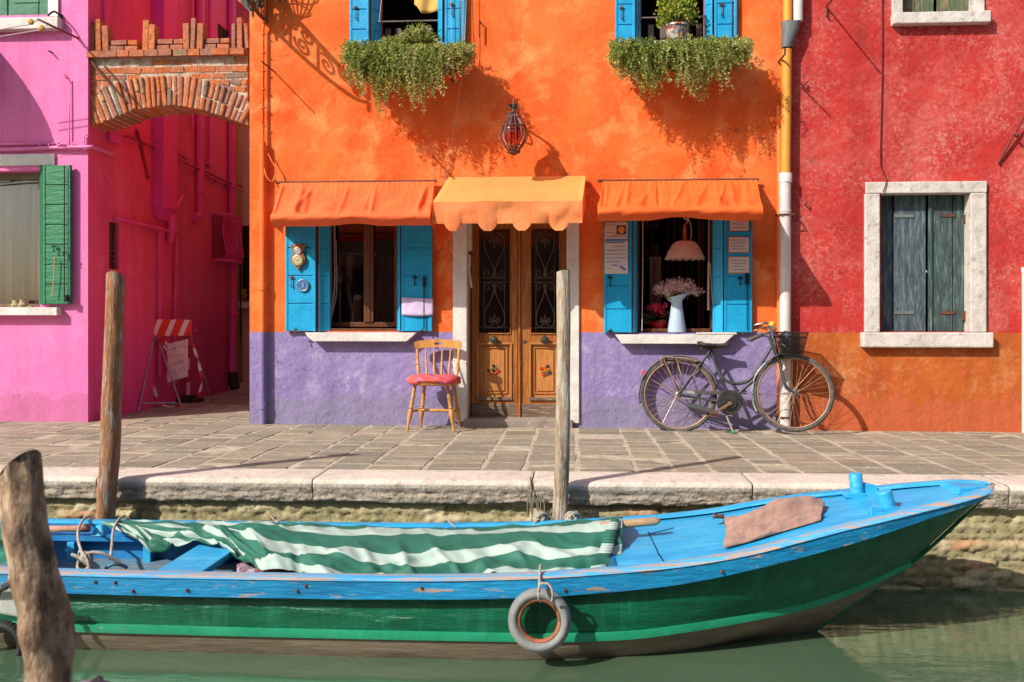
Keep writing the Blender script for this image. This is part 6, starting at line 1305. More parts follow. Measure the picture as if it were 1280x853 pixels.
# basket: tapered mesh of wire
m = MB(); tl, tr_, bl_, br_ = [BK(*q) for q in ((967, 418), (1009.5, 419), (973.5, 445), (1003, 446))]
dv_ = .125; c8t = [tl - nrm_ * dv_, tr_ - nrm_ * dv_, tr_ + nrm_ * dv_, tl + nrm_ * dv_]; c8b = [bl_ - nrm_ * dv_ * .75, br_ - nrm_ * dv_ * .75, br_ + nrm_ * dv_ * .75, bl_ + nrm_ * dv_ * .75]
m.tube(c8t, .006, 8, closed=True); m.tube(c8b, .0045, 8, closed=True)
for i in range(4):
    a0, a1, b0, b1 = c8t[i], c8t[(i + 1) % 4], c8b[i], c8b[(i + 1) % 4]
    for k in range(1, 26): s = k / 26; m.tube([a0.lerp(a1, s), b0.lerp(b1, s)], .0020, 3)
    for k in range(1, 17): s = k / 17; m.tube([a0.lerp(b0, s), a1.lerp(b1, s)], .0020, 3)
for k in range(1, 18): s = k / 18; m.tube([c8b[0].lerp(c8b[1], s), c8b[3].lerp(c8b[2], s)], .0012, 3); m.tube([c8b[0].lerp(c8b[3], s), c8b[1].lerp(c8b[2], s)], .0012, 3)
m.build('basket', IRON, bk)

# ------------------------------------------------------------------ mooring poles
def pole_mat(name, c, c2, c3, sc_=5):
    return mat(name, c, c2, rough=.85, scale=sc_, stretch=(4, 4, .7), c3=c3, s3=7, thr3=(.5, .62), c3st=(4, 4, .8), bump=.8, bs=28, bd=.012, fine=.35)
def ext(b, t, zb):
    return Vector((b[0] + (t[0] - b[0]) * (zb - b[2]) / (t[2] - b[2]), b[1], zb))
def mooring(label, base, top, r0, r1, matl, endm, sd, bend=(), wz=-1.4, knots=3, cut=(.6, 0, .8), amp=1):
    t_ = thing('mooring_pole', label, 'pole', (base[0], base[1], base[2]), 'wooden mooring poles in the canal')
    m = MB(); N = 90; K = 26; base, top = Vector(base), Vector(top); rg = random.Random(sd); kn = [(rg.uniform(.25, .95), rg.uniform(3.4, 6.0)) for _ in range(knots)]; ax = (top - base).normalized()
    cl = []
    for i in range(N + 1):
        s = i / N; p = base.lerp(top, s); p.x += interp(bend, s) if bend else 0; cl.append(p)
    for i in range(N + 1):
        s = i / N; p = cl[i]
        for j in range(K):
            a = 2 * math.pi * j / K; r_ = lerp(r0, r1, s) * (1 + .10 * amp * nz(math.cos(a) * 1.2 + sd, math.sin(a) * 1.2, s * 7) + .07 * amp * nz(math.cos(a) * 3.5, math.sin(a) * 3.5 + sd, s * 5) + .03 * nz(a * 4, s * 40, sd))
            for (ks, ka) in kn:
                dd = ((s - ks) * (top - base).length / .05) ** 2 + ((math.atan2(math.sin(a - ka), math.cos(a - ka))) / .55) ** 2; r_ *= 1 + .20 * min(amp, 1.2) * math.exp(-dd)
            q = Vector((p.x + r_ * math.cos(a), p.y + r_ * math.sin(a), p.z))
            if i == N: q.z += cut[2] * 0 + (q.x - p.x) * cut[0] + (q.y - p.y) * cut[1] + .004 * nz(a * 3, sd)
            if i == N - 1: q.z += ((q.x - p.x) * cut[0] + (q.y - p.y) * cut[1]) * .7
            m.v.append(q)
    for i in range(N):
        for j in range(K): a = i * K; m.face((a + j, a + (j + 1) % K, a + K + (j + 1) % K, a + K + j), .5)
    m.build('shaft', matl, t_, smooth=60)
    m = MB(); n0 = N * K; ctr = cl[-1]; zc = top.z
    tp = []
    for j in range(K):
        a = 2 * math.pi * j / K; r_ = r1 * 1.0; tp.append(Vector((ctr.x + r_ * .99 * math.cos(a), ctr.y + r_ * .99 * math.sin(a), ctr.z + r_ * math.cos(a) * cut[0] + r_ * math.sin(a) * cut[1] + .003)))
    m.v += tp; m.v.append(ctr + Vector((0, 0, .004)))
    for j in range(K): m.face((j, (j + 1) % K, K), .5)
    m.build('cut_end', endm, t_); return t_
END = mat('sawn end grain', (.52, .40, .24), (.40, .28, .15), rough=.8, scale=20, bump=.4)
PB = -2.99
mooring('slim reddish wooden pole with a sawn top standing at the kerb by the pink house', ext(P(131, 640, PB), P(145, 347, PB), -1.5), P(145, 347, PB), .064, .054, pole_mat('reddish pole wood', (.48, .20, .08), (.30, .13, .06), (.46, .38, .31)), END, 4, bend=[(0, -.02), (.3, -.01), (.6, .015), (1, 0)], cut=(-.02, -.7, 0))
mooring('bleached grey wooden pole with split bark in front of the door', ext(P(700.5, 645, PB), P(703.5, 340, PB), -1.5), P(703.5, 340, PB), .049, .040, pole_mat('bleached pole wood', (.60, .47, .34), (.36, .24, .14), (.66, .60, .50)), END, 9, bend=[(0, 0), (.4, -.004), (.7, .01), (.9, .006), (1, .002)], cut=(.12, -.2, 0))
# blurred near pole
m_near = mat('knotty near pole wood', (.36, .22, .13), (.72, .52, .35), rough=.85, scale=16, stretch=(1.6, 1.6, .7), thr=(.45, .62), c3=(.12, .08, .06), s3=9, thr3=(.52, .62), c3st=(2, 2, 1), bump=1, bs=30, bd=.015, fine=.35)
YN = -6.42; b_ = P(64, 900, YN); t0 = P(23, 586, YN)
mooring('thick knotty leaning pole close to the camera at the lower left', ext(P(58, 853, YN), P(22, 572, YN), -1.3), (t0.x, YN, t0.z), .058, .044, m_near, m_near, 21, bend=[(0, 0), (.70, 0), (.745, .004), (.79, .024), (.834, .024), (.878, .010), (.932, -.002), (1, 0)], knots=20, amp=2.6, cut=(.95, -.3, 0))

# ------------------------------------------------------------------ barrier in the alley
bar = thing('barrier', 'folding metal work barrier with a red and white striped board at the alley mouth', 'barrier', PZ(213, 505, 0))
ga = lambda px, py: PZ(px, py, gz(-4, 0) + .003)
f1, f2, k1, k2 = ga(163, 514), ga(228.5, 513), ga(213, 503), ga(266, 504); f1.x = max(f1.x, XC + .02)
yT = (f1.y + k1.y) / 2; Tl, Tr = P(196, 399, yT - .05), P(238, 399, yT - .05); Ml, Mr = P(194.5, 423, yT - .05), P(238, 424, yT - .05)
m = MB()
for (a, b2) in ((f1, Ml + Vector((0, 0, .05))), (ga(228.5, 513), Ml + Vector((0, 0, .05))), (k2, Mr + Vector((0, 0, .05))), (ga(210, 500), Mr + Vector((-.02, 0, .05))), (f1.lerp(Ml, .1), ga(224, 513).lerp(Ml, .1))): m.tube([a, b2], .0085, 8)
m.tube([ga(205, 500), P(214, 470, yT + .1), P(236, 430, yT)], .008, 6); m.build('frame', STEEL, bar)
sm = bpy.data.materials.new('striped board paint'); sm.use_nodes = True; t = sm.node_tree; b = t.nodes['Principled BSDF']; tc = _n(t, 'ShaderNodeTexCoord'); sx = _n(t, 'ShaderNodeSeparateXYZ'); t.links.new(tc.outputs['Object'], sx.inputs[0])
ma = _n(t, 'ShaderNodeMath', operation='MULTIPLY_ADD'); t.links.new(sx.outputs[2], ma.inputs[0]); ma.inputs[1].default_value = -.42; t.links.new(sx.outputs[0], ma.inputs[2])
mb = _n(t, 'ShaderNodeMath', operation='MULTIPLY'); t.links.new(ma.outputs[0], mb.inputs[0]); mb.inputs[1].default_value = 6.6; mc = _n(t, 'ShaderNodeMath', operation='FRACT'); t.links.new(mb.outputs[0], mc.inputs[0])
r_ = _n(t, 'ShaderNodeValToRGB'); r_.color_ramp.interpolation = 'CONSTANT'; r_.color_ramp.elements[0].color = (.75, .05, .025, 1); r_.color_ramp.elements[1].position = .62; r_.color_ramp.elements[1].color = (.85, .72, .68, 1); t.links.new(mc.outputs[0], r_.inputs[0]); t.links.new(r_.outputs[0], b.inputs['Base Color']); b.inputs['Roughness'].default_value = .5
m = MB(); yq = yT - .08; m.hexa([P(192, 420, yq), P(240, 420, yq), P(240, 420, yq + .02), P(192, 420, yq + .02), P(191, 399.5, yq), P(240, 400, yq), P(240, 400, yq + .02), P(191, 399.5, yq + .02)]); m.build('striped_board', sm, bar, bevel=.004)
TR_ = mat('red tape', (.55, .02, .02), rough=.4, bump=0); TW_ = mat('white tape', (.66, .56, .55), rough=.4, bump=0)
def tape(pts, w_=.02, sd=0):
    m = MB(); q = smoothpath([P(a, b2, yT - .1) for a, b2 in pts], 8); L = 0
    for i in range(len(q) - 1):
        L += (q[i + 1] - q[i]).length; m.cm = int(L / .12) % 2; tw = .5 * math.sin(i * .5 + sd); s_ = Vector((.4 + tw, .5, .3)).normalized() * w_; m.quad([q[i] - s_, q[i + 1] - s_, q[i + 1] + s_, q[i] + s_])
    return m
tpe = thing('barrier_tape', 'red and white warning tape wound loosely round the barrier in the alley', 'tape', P(214, 508, yT - .1))
m = tape([(184, 447), (180, 458), (183, 466), (192, 484), (198, 502), (208, 508), (222, 508), (238, 506), (248, 494), (252, 478), (250, 462), (246, 445)], .016)
for extra, s in (([(195, 424), (202, 430), (212, 441), (220, 448)], 1), ([(196, 421), (206, 426), (208, 432), (203, 437)], 2), ([(184, 447), (178, 460), (186, 450)], 3), ([(238, 424), (244, 440), (248, 452)], 4), ([(232, 420), (240, 416), (246, 412)], 5)):
    tape(extra, .014, s).build('loose_end', [TR_, TW_], tpe)
m.build('strip', [TR_, TW_], tpe)
sg = thing('paper_sign', 'creased pinkish paper sign with faint handwriting hung on the alley barrier', 'sign', P(222, 478, yT - .1))
m = MB(); A, B, C_, D_ = P(208.7, 430, yT - .11), P(235, 424, yT - .11), P(234.5, 471, yT - .11), P(209, 479, yT - .11)
m.grid(lambda u, v: A.lerp(B, u).lerp(D_.lerp(C_, u), v) + Vector((0, .012 * nz(u * 3, v * 4), 0)), 14, 20); m.build('sheet', mat('creased paper', (.82, .62, .58), (.76, .52, .5), rough=.8, bump=.2), sg, smooth=True, solid=.002)
m = MB()
for k in range(4):
    for i in range(6 - (k == 1) * 2):
        u = .16 + i * .13 + (k == 1) * .2; v = .14 + k * .2; o = A.lerp(B, u).lerp(D_.lerp(C_, u), v) + Vector((0, -.012, 0)); h = .035
        for _ in range(2): m.tube([o + Vector((random.uniform(-.006, .012), 0, random.uniform(-h, 0))), o + Vector((random.uniform(0, .022), 0, random.uniform(-.01, h * .4)))], .0016, 4)
m.build('handwriting', mat('faint pencil', (.26, .15, .16), bump=0), sg)
bs = thing('marker_post', 'red and white marker post on a black rubber foot behind the alley barrier', 'post', ga(236, 505))
m = MB(); q = ga(235, 503); m.obox(q + Vector((0, .05, .02)), (.26, .2, .05)); m.obox(q + Vector((0, .05, .06)), (.12, .12, .04)); m.build('foot', BLK, bs, bevel=.01)
for (a, b2, mm) in ((494, 478, TW_), (478, 462, TR_), (462, 448, TW_), (448, 437, TR_)): m = MB(); yy = q.y + .05; m.tube([P(235, a, yy), P(235.2, b2, yy)], .022, 12); m.build('band', mm, bs, smooth=40)
# ------------------------------------------------------------------ the opposite bank, seen only in reflections
oph = thing('opposite_house', 'plain ochre house on the opposite bank behind the viewer', 'house', (0, -16, 0))
OPM = stucco('opposite ochre plaster', (.34, .20, .10), (.30, .17, .09), (.38, .25, .14)); w = MB()
w.box(-14, 14, -20, -15.5, -.1, 7.2); w.build('wall', OPM, oph)
w = MB()
for i in range(9):
    for k in range(2): x = -12 + i * 3; w.box(x - .45, x + .45, -15.5, -15.46, .9 + k * 3, 2.3 + k * 3)
w.build('windows', DARK, oph)
m = MB(); m.box(-60, 60, -40, -11, -1.2, -.02); tag(m.build('far_bank', KSF), kind='structure')

# ------------------------------------------------------------------ boat
YC_ = -3.62
BB_ = mat('sky blue boat paint', (.035, .44, .80), (.02, .36, .72), rough=.33, scale=3, stretch=(.5, 3, 3), c3=(.12, .52, .80), s3=6, thr3=(.50, .70), c3st=(.6, 4, 4), c4=(.16, .28, .36), s4=5, c4st=(1, 5, 5), thr4=(.66, .72), bump=.3, bs=30, fine=.2)
BBW = mat('worn blue gunwale paint', (.012, .31, .62), (.010, .24, .52), rough=.4, scale=3, stretch=(.5, 3, 3), c3=(.46, .33, .24), s3=5, thr3=(.59, .62), c3st=(.9, 6, 6), c4=(.02, .14, .34), s4=4, c4st=(.7, 3, 8), thr4=(.54, .70), bump=.6, bs=24, fine=.25)
BBT = mat('worn blue gunwale top', (.10, .48, .80), (.05, .40, .74), rough=.4, scale=3, stretch=(.5, 3, 3), c3=(.50, .36, .27), s3=4, thr3=(.485, .52), c3st=(.5, 9, 9), bump=.3, bs=30, fine=.15)
BG = mat('green hull paint', (.003, .115, .055), (.0025, .085, .042), rough=.24, scale=4, stretch=(.7, 1, 4), c3=(.01, .16, .085), s3=3, thr3=(.50, .66), c3st=(5, 5, .7), c4=(.30, .38, .30), s4=16, c4st=(3, 3, .8), thr4=(.70, .73), bump=.6, bs=13, bd=.012, spec=.5, fine=.15)
BGL = mat('light green rubbing strake', (.012, .25, .125), (.02, .30, .16), rough=.35, scale=5, c3=(.42, .30, .18), s3=13, thr3=(.64, .68), c3st=(1, 4, 4), bump=.2)
BBOT = mat('weathered brown bottom', (.13, .10, .065), (.17, .135, .09), rough=.6, scale=3, stretch=(.6, 2, 4), c3=(.22, .19, .14), s3=6, thr3=(.52, .70), c3st=(.6, 2, 5), bump=.4)
bt = thing('boat', 'long wooden boat with sky blue gunwale and deck and green hull moored along the quay', 'boat', (-1.2, YC_, WZ))
GW = [(-5, -.20, .45), (-2.75, -.232, .58), (-1, -.23, .60), (-.28, -.211, .598), (.23, -.175, .58), (.53, -.145, .555), (.82, -.098, .52), (1.05, -.045, .485), (1.25, -.002, .44), (1.45, .034, .39), (1.66, .072, .33), (1.87, .108, .262), (2.0, .130, .20), (2.06, .138, .14), (2.12, .145, .02)]
RL = [(-5, -.50, .44), (-2.75, -.50, .52), (-.28, -.498, .535), (.23, -.49, .50), (.55, -.468, .43), (.85, -.445, .33), (1.15, -.415, .22), (1.45, -.35, .10), (1.72, -.257, .005)]
WL = [(-5, -.62, .42), (-2.75, -.62, .49), (-.28, -.62, .505), (.23, -.62, .42), (.553, -.62, .32), (.85, -.62, .165), (1.05, -.62, .08), (1.225, -.62, .005)]
BT = [(-5, -.80, .30), (-.28, -.80, .33), (.3, -.80, .2), (.75, -.80, .08), (.95, -.80, .005)]
def lv(tab, u):
    xe = tab[-1][0]; s = 1 - (1 - u) ** 1.6; x = -5 + (xe + 5) * s
    return x, smooth_i(tab, x, 1), smooth_i(tab, x, 2)
def smooth_i(tab, x, k):
    i = 0
    while i < len(tab) - 2 and x > tab[i + 1][0]: i += 1
    a, b2 = tab[i], tab[i + 1]; p0 = tab[max(i - 1, 0)]; p3 = tab[min(i + 2, len(tab) - 1)]; h = b2[0] - a[0]; t = min(1, max(0, (x - a[0]) / h))
    m0 = (b2[k] - p0[k]) / (b2[0] - p0[0]) * h if b2[0] != p0[0] else 0; m1 = (p3[k] - a[k]) / (p3[0] - a[0]) * h if p3[0] != a[0] else 0
    return (2 * t**3 - 3 * t**2 + 1) * a[k] + (t**3 - 2 * t**2 + t) * m0 + (-2 * t**3 + 3 * t**2) * b2[k] + (t**3 - t**2) * m1
NU = 120
def P_(sgn, x, z, h): return Vector((x, YC_ + sgn * h, z))
def band(fa, fb, nm, matl, nv=1, par=bt, bulge=0, both=True, wv=0, bev=0, solid=0):
    m = MB()
    for sgn in ((-1, 1) if both else (-1,)):
        def f(u, v, sgn=sgn):
            a = fa(u); b2 = fb(u); x = lerp(a[0], b2[0], v); z = lerp(a[1], b2[1], v); h = lerp(a[2], b2[2], v) + bulge * math.sin(v * math.pi) * min(1, (1 - u) * 6)
            return P_(sgn, x, z + wv * nz(x * 3, v), max(.003, h + wv * nz(x * 2.3, v * 2, 5)))
        m.grid(f, NU, nv)
    return m.build(nm, matl, par, smooth=40, solid=solid)
def off(tabl, dz, dh, dx=0): return lambda u: (lambda a: (a[0] + dx * u, a[1] + dz, max(.004, a[2] + dh)))(lv(tabl, u))
STEMx = lambda u, d: -d * max(0, u - .9) / .1
BH = .092
bhf = lambda x: BH * (1 - .16 * min(1, max(0, x - .2) / .6)) * (1 - .62 * min(1, max(0, x - 1.3) / .6))
def g0(u): return lv(GW, u)
def gb(u): a = lv(GW, u); return (a[0] + STEMx(u, .03), a[1] - bhf(a[0]), max(.003, a[2] - .008))
def gi(u): a = lv(GW, u); return (a[0] + STEMx(u, .03), a[1] - bhf(a[0]), max(.003, a[2] - .07 * min(1, a[2] / .3)))
band(g0, gb, 'gunwale_side', BBW, 4, wv=.0035)
# rounded lip on top edge + underside of the gunwale
band(gb, gi, 'gunwale_underside', BBW, 1)
hull = band(gi, lambda u: lv(RL, u), 'hull_side', BG, 8, bulge=.010, wv=.003)
m = MB()
for sgn in (-1, 1):
    prof = [(.004, .018), (.024, .016), (.028, -.004), (.022, -.022), (-.002, -.026)]
    m.grid(lambda u, v, sgn=sgn: (lambda a, q: P_(sgn, a[0] + .0, a[1] + q[1] * (1 - .3 * u ** 8), max(.002, a[2] + q[0] * (1 - .8 * u) * min(1, .25 + (1 - u) * 12))))(lv(RL, u), prof[int(round(v * 4))]), NU, 4)
m.build('rubbing_strake', BGL, bt, smooth=30)
band(lambda u: (lambda a: (a[0], a[1] - .012, a[2]))(lv(RL, u)), lambda u: lv(WL, u), 'bottom_plank', BBOT, 5, bulge=.008, wv=.003)
band(lambda u: lv(WL, u), lambda u: lv(BT, u), 'bottom', BBOT, 3)
m = MB(); m.grid(lambda u, v: (lambda a: P_(1, a[0], a[1], a[2] * (2 * v - 1)))(lv(BT, u)), 40, 2); m.build('bottom', BBOT, bt)
m = MB(); a5 = [lv(t_, 0) for t_ in (GW, RL, WL, BT)]
m.quad([P_(-1, *q) for q in a5] + [P_(1, *q) for q in a5][::-1]); m.build('transom', BG, bt)
m = MB(); stem_pts = [(2.125, .150), (2.07, .075), (1.90, -.10), (1.72, -.262), (1.50, -.42), (1.225, -.625), (.95, -.80)]; m.tube(smoothpath([(x, YC_, z) for x, z in stem_pts], 5), [.010] * 31, 8); m.build('stem', BG, bt, smooth=True)
# cap boards
xd0 = .20   # where the fore deck begins
def capf(w0, sgn, dz=.002):
    def f(u, v):
        uu = u * .985; a = lv(GW, uu); w_ = min(w0, a[2] * .6); h = a[2] + .006 - w_ * v; cr = .006 * math.sin(v * math.pi) - .006 * (abs(v - 0) < .01) - .004 * (v > .99)
        return P_(sgn, a[0], a[1] + dz + cr, h)
    return f
for sgn in (-1, 1): m = MB(); m.grid(capf(.115, sgn, .003), NU, 6); m.build('gunwale', BBT if sgn < 0 else BB_, bt, smooth=60)
# inner faces, ledges, inner hull, floor
def run(x0, x1, n, f): m_ = MB(); m_.grid(lambda u, v: f(lerp(x0, x1, u), v), n, 6); return m_
gwx = lambda x: (smooth_i(GW, x, 1), smooth_i(GW, x, 2))
inner = [(-.112, 0), (-.112, -.045), (-.114, -.052), (-.185, -.055), (-.187, -.085), (-.12, -.10), (-.14, -.27)]
for sgn in (-1, 1):
    m = MB(); m.grid(lambda u, v, sgn=sgn: (lambda x, q: P_(sgn, x, gwx(x)[0] + q[1], gwx(x)[1] + q[0]))(lerp(-5, xd0 + .02, u), inner[int(round(v * 6))]), 70, 6); m.build('inner_side', mat('inner blue paint', (.016, .22, .52), (.012, .16, .42), rough=.45, scale=3, bump=.25, c3=(.10, .18, .26), s3=12, thr3=(.6, .68)), bt, smooth=30)
m = MB(); m.quad([(-5, YC_ - .5, -.455), (xd0, YC_ - .5, -.455), (xd0, YC_ + .5, -.455), (-5, YC_ + .5, -.455)])
for k in range(5): y = YC_ - .48 + k * .195; m.box(-5, xd0, y, y + .185, -.45, -.432)
m.build('floor', mat('worn grey blue floorboards', (.14, .21, .26), (.10, .28, .42), rough=.7, scale=3, stretch=(.8, 5, 3), c3=(.26, .17, .12), s3=5, thr3=(.52, .60), c3st=(1, 6, 3), bump=.35), bt, bevel=.003)
rb = MB()
for x in (-4.3, -3.6, -2.95, -2.5, -2.05, -1.6, -1.15, -.7, -.25): 
    for sgn in (-1, 1): s_, h_ = gwx(x); rb.box(x, x + .045, YC_ + sgn * (h_ - .20), YC_ + sgn * (h_ - .12), -.44, s_ - .09)
rb.split('rib', BB_, bt, bevel=.004)
kn = MB()
for px in (125, 440, 557):   # small triangular knees on the far ledge
    x = gx(px, YC_ + .42); s_, h_ = gwx(x); yk = YC_ + h_ - .114
    kn.hexa([(x - .04, yk - .08, s_ - .055), (x + .035, yk - .08, s_ - .055), (x + .05, yk, s_ - .055), (x - .04, yk, s_ - .055), (x - .03, yk - .03, s_ + .0), (x + .0, yk - .03, s_ + .0), (x + .01, yk, s_ + .0), (x - .03, yk, s_ + .0)])
kn.split('knee', BB_, bt, bevel=.004)
th = MB(); x0, x1 = P(186, 700, YC_ - .49).x, P(245, 700, YC_ - .49).x; zt_ = -.255; th.box(x0, x1, YC_ - .485, YC_ + .45, zt_ - .035, zt_); th.build('thwart', BB_, bt, bevel=.006)
# fore deck, its edge beam, coaming rails
def deckf(u, v):
    x = lerp(xd0, 2.085, u); s_, h_ = gwx(x); h_ = max(.004, h_ - .10 * min(1, h_ / .35)); y = lerp(-1, 1, v); return (x, YC_ + h_ * y, s_ - .012 + .012 * (1 - y * y))
m = MB(); m.grid(deckf, 70, 12); m.build('fore_deck', BB_, bt, smooth=60)
m = MB(); s_, h_ = gwx(xd0); m.box(xd0 - .02, xd0 + .0, YC_ - h_ + .1, YC_ + h_ - .1, s_ - .27, s_ + .0); m.build('bulkhead', mat('dark blue bulkhead', (.012, .14, .36), bump=.2), bt)
m = MB(); hp = [PZ(790, 661, -.155), PZ(812, 661, -.15), PZ(836, 704, -.15), PZ(838, 706, -.15)]
# hatch seams on the deck
for (a, b2) in (((810, 659), (822, 684)), ((822, 684), (836, 703)), ((812, 662), (842, 659))):
    q0, q1 = PZ(a[0], a[1], -.135), PZ(b2[0], b2[1], -.14)
    for q in (q0, q1): s_, h_ = gwx(q.x); yn = (q.y - YC_) / (h_ - .1); q.z = s_ - .012 + .012 * (1 - yn * yn) + .001
    m.bar(q0, q1, .006, .004)
m.build('deck_seam', IRON, bt)
for sgn in (-1, 1):   # raised rails on the deck edge
    m = MB(); n = 40
    def rf(u, v, sgn=sgn):
        x = lerp(.9 if sgn < 0 else .95, 2.0, u); s_, h_ = gwx(x); q = [(-.105, -.006), (-.10, .010), (-.075, .010), (-.07, .0)][int(round(v * 3))]; k = min(1, h_ / .35); return P_(sgn, x, s_ + q[1] * min(1, u * 8), max(.003, h_ + q[0] * k))
    m.grid(rf, n, 3); m.build('deck_rail', BB_, bt, smooth=30)
def bitt(px, py_b, py_t, r_, lean, Yb, nm='mooring_bitt'):
    q = P(px, py_b, Yb); s_, h_ = gwx(q.x); q.z = s_ - .01; hgt = (py_b - py_t) / (F / (Yb + CD)); m = MB()
    m.lathe([(r_ * .96, -.02), (r_, .01), (r_ * 1.02, hgt - .006), (r_ * .9, hgt), (0, hgt + .001)], q, 20, (lean, 0, 1)); m.obox(q + Vector((-.02, .0, .012)), (r_ * 3, r_ * 2.2, .026)); m.build(nm, BB_, bt, bevel=.003, smooth=40)
bitt(1072, 631, 602, .034, -.10, -3.42); bitt(1111, 643, 618, .038, -.28, -3.80)
m = MB(); q = P(1100, 642, -3.86); q.z = gwx(q.x)[0]; m.hexa([q + Vector(v_) for v_ in ((-.05, -.02, -.02), (.06, -.02, -.02), (.06, .03, -.02), (-.05, .03, -.02), (-.045, -.01, .035), (.03, -.01, .0), (.03, .02, .0), (-.045, .02, .035))]); q = P(1083, 628, -3.4); q.z = gwx(q.x)[0]; m.hexa([q + Vector(v_) for v_ in ((-.03, -.03, -.02), (.06, -.03, -.02), (.06, .03, -.02), (-.03, .03, -.02), (-.02, -.02, .055), (.05, -.02, .04), (.05, .02, .04), (-.02, .02, .055))]); m.split('wedge', BB_, bt, bevel=.004)
m = MB(); q = Vector((2.0, YC_, gwx(2.0)[0])); m.hexa([q + Vector(v_) for v_ in ((-.10, -.12, -.02), (.10, -.05, -.02), (.10, .05, -.02), (-.10, .12, -.02), (-.08, -.10, .012), (.09, -.03, .014), (.09, .03, .014), (-.08, .10, .012))]); m.build('breasthook', BB_, bt, bevel=.005)
# bolts along the near gunwale
m = MB()
for px, py in ((165, 738), (233, 740), (371, 741), (382, 740), (527, 739), (706, 734), (905, 715), (118, 745), (143, 741)):
    q = P(px, py, YC_ - .6); x = q.x; h_ = gwx(x)[1]; m.lathe([(.008, -.002), (.008, .004), (.004, .008)], (x, YC_ - h_ + .002, gwx(x)[0] - (.05 + .02 * math.sin(px))), 8, (0, -1, 0))
m.build('bolts', RUST, bt)

# ------------------------------------------------------------------ striped tarpaulin, its boom, ropes, fenders
tarm = bpy.data.materials.new('striped tarpaulin'); tarm.use_nodes = True; t = tarm.node_tree; b = t.nodes['Principled BSDF']
uvn = _n(t, 'ShaderNodeUVMap', uv_map='UVMap'); sx = _n(t, 'ShaderNodeSeparateXYZ'); t.links.new(uvn.outputs[0], sx.inputs[0])
fr = _n(t, 'ShaderNodeMath', operation='FRACT'); t.links.new(sx.outputs[1], fr.inputs[0]); r_ = _n(t, 'ShaderNodeValToRGB'); e = r_.color_ramp.elements; e[0].position = 0; e[0].color = (.016, .13, .085, 1); e[1].position = .56; e[1].color = (.016, .13, .085, 1)
e2 = e.new(.572); e2.color = (.38, .48, .42, 1); e3 = e.new(.985); e3.color = (.38, .48, .42, 1); e4 = e.new(1.0); e4.color = (.016, .13, .085, 1)
t.links.new(fr.outputs[0], r_.inputs[0]); tc = _n(t, 'ShaderNodeTexCoord'); t.links.new(mixc(t, 1.0, r_.outputs[0], ramp(t, noi(t, tc.outputs['Object'], 6, 6, .6), [(.3, .86), (.7, 1)]), 'MULTIPLY'), b.inputs['Base Color']); b.inputs['Roughness'].default_value = .7
bn = _n(t, 'ShaderNodeBump'); bn.inputs['Strength'].default_value = .35; bn.inputs['Distance'].default_value = .02; t.links.new(noi(t, tc.outputs['Object'], 9, 4, .5), bn.inputs['Height']); t.links.new(bn.outputs[0], b.inputs['Normal'])
far_ = [(128, 652), (200, 656), (300, 655), (400, 657), (500, 660), (600, 659), (690, 655), (745, 649), (778, 645)]
rid = [(128, 653), (200, 659), (300, 659), (330, 661), (400, 665), (500, 668), (600, 666), (690, 660), (745, 652), (778, 648)]
ner = [(128, 655), (150, 668), (178, 684), (190, 694), (205, 690), (218, 684), (250, 680), (285, 686), (300, 705), (330, 711), (360, 704), (378, 700), (395, 716), (410, 722), (500, 722), (600, 722), (700, 720), (745, 716), (772, 712)]
yn_tab = [(128, -3.3), (180, -3.45), (210, -3.5), (285, -3.62), (330, -3.95), (378, -3.95), (410, -4.05), (700, -4.05), (745, -4.02), (772, -3.98)]
def tarp(u, v):
    px = lerp(128, 778, u); yf = interp([(128, -3.2), (200, -3.22), (690, -3.24), (778, -3.34)], px); yr = interp([(128, -3.28), (200, -3.36), (700, -3.52), (778, -3.58)], px); yn = interp(yn_tab, px)
    pf, pr_, pn_ = interp(far_, px), interp(rid, px), interp(ner, px)
    if v < .25: s = v / .25; s = s * s * (3 - 2 * s); Y = lerp(yf, yr, s); py = lerp(pf, pr_, s)
    else:
        s = (v - .25) / .75; Y = lerp(yr, yn, s ** .8); py = lerp(pr_, pn_, s)
    p = P(px, py, Y); am = .040 * min(1, s * 2 if v > .25 else .4) * min(1, (px - 125) / 60)
    fold = nz(px * .012 + v * 1.5, v * 3.2, 2) + .6 * nz(px * .03 - v * 2.2, v * 2.0 + px * .004, 9) + .25 * nz(px * .06, v * 9, 4)
    hang = math.exp(-((px - 322) / 22) ** 2) * .9 * math.sin(min(1, v * 1.4) * math.pi) - math.exp(-((px - 372) / 18) ** 2) * .8 * v + .5 * math.exp(-((px - 700 + 80 * v) / 20) ** 2) * v
    rg1 = (1 - abs(nz(px * .011 + v * 2.6, v * 1.1, 31)) * 3.2); rg2 = (1 - abs(nz(px * .022 - v * 1.9, v * 1.7, 47)) * 3.4); cr = max(0, rg1) ** 2 + .6 * max(0, rg2) ** 2; left = max(0, min(1, (430 - px) / 120))
    p.z += am * (fold * .8 + hang * 1.6 + cr * (.75 + .8 * left) - .5); p.y -= am * (fold * 1.1 + cr * .5)
    p.z += .012 * math.sin(px * .05) * (0 if v < .25 else (1 - abs(2 * s - 1)) * .6)
    return p
tp = MB(); NUt, NVt = 200, 44
for i in range(NUt + 1):
    for j in range(NVt + 1):
        u, v = i / NUt, j / NVt; px = 128 + 650 * u; tp.v.append(tarp(u, v))
        st_ = .36 + v * 2.35 + .34 * nz(px * .007, v * 1.5, 3) + .12 * nz(px * .03, v * 3, 8) + .0012 * max(0, 560 - px) * (v - .3) - .0035 * max(0, px - 640) * (1 - v * .6) * .9
        if px < 330: st_ += (330 - px) * .017 * (v * .9 + .25) * (1 + .3 * nz(px * .01, v * 3))
        tp.uv[len(tp.v) - 1] = (u, st_)
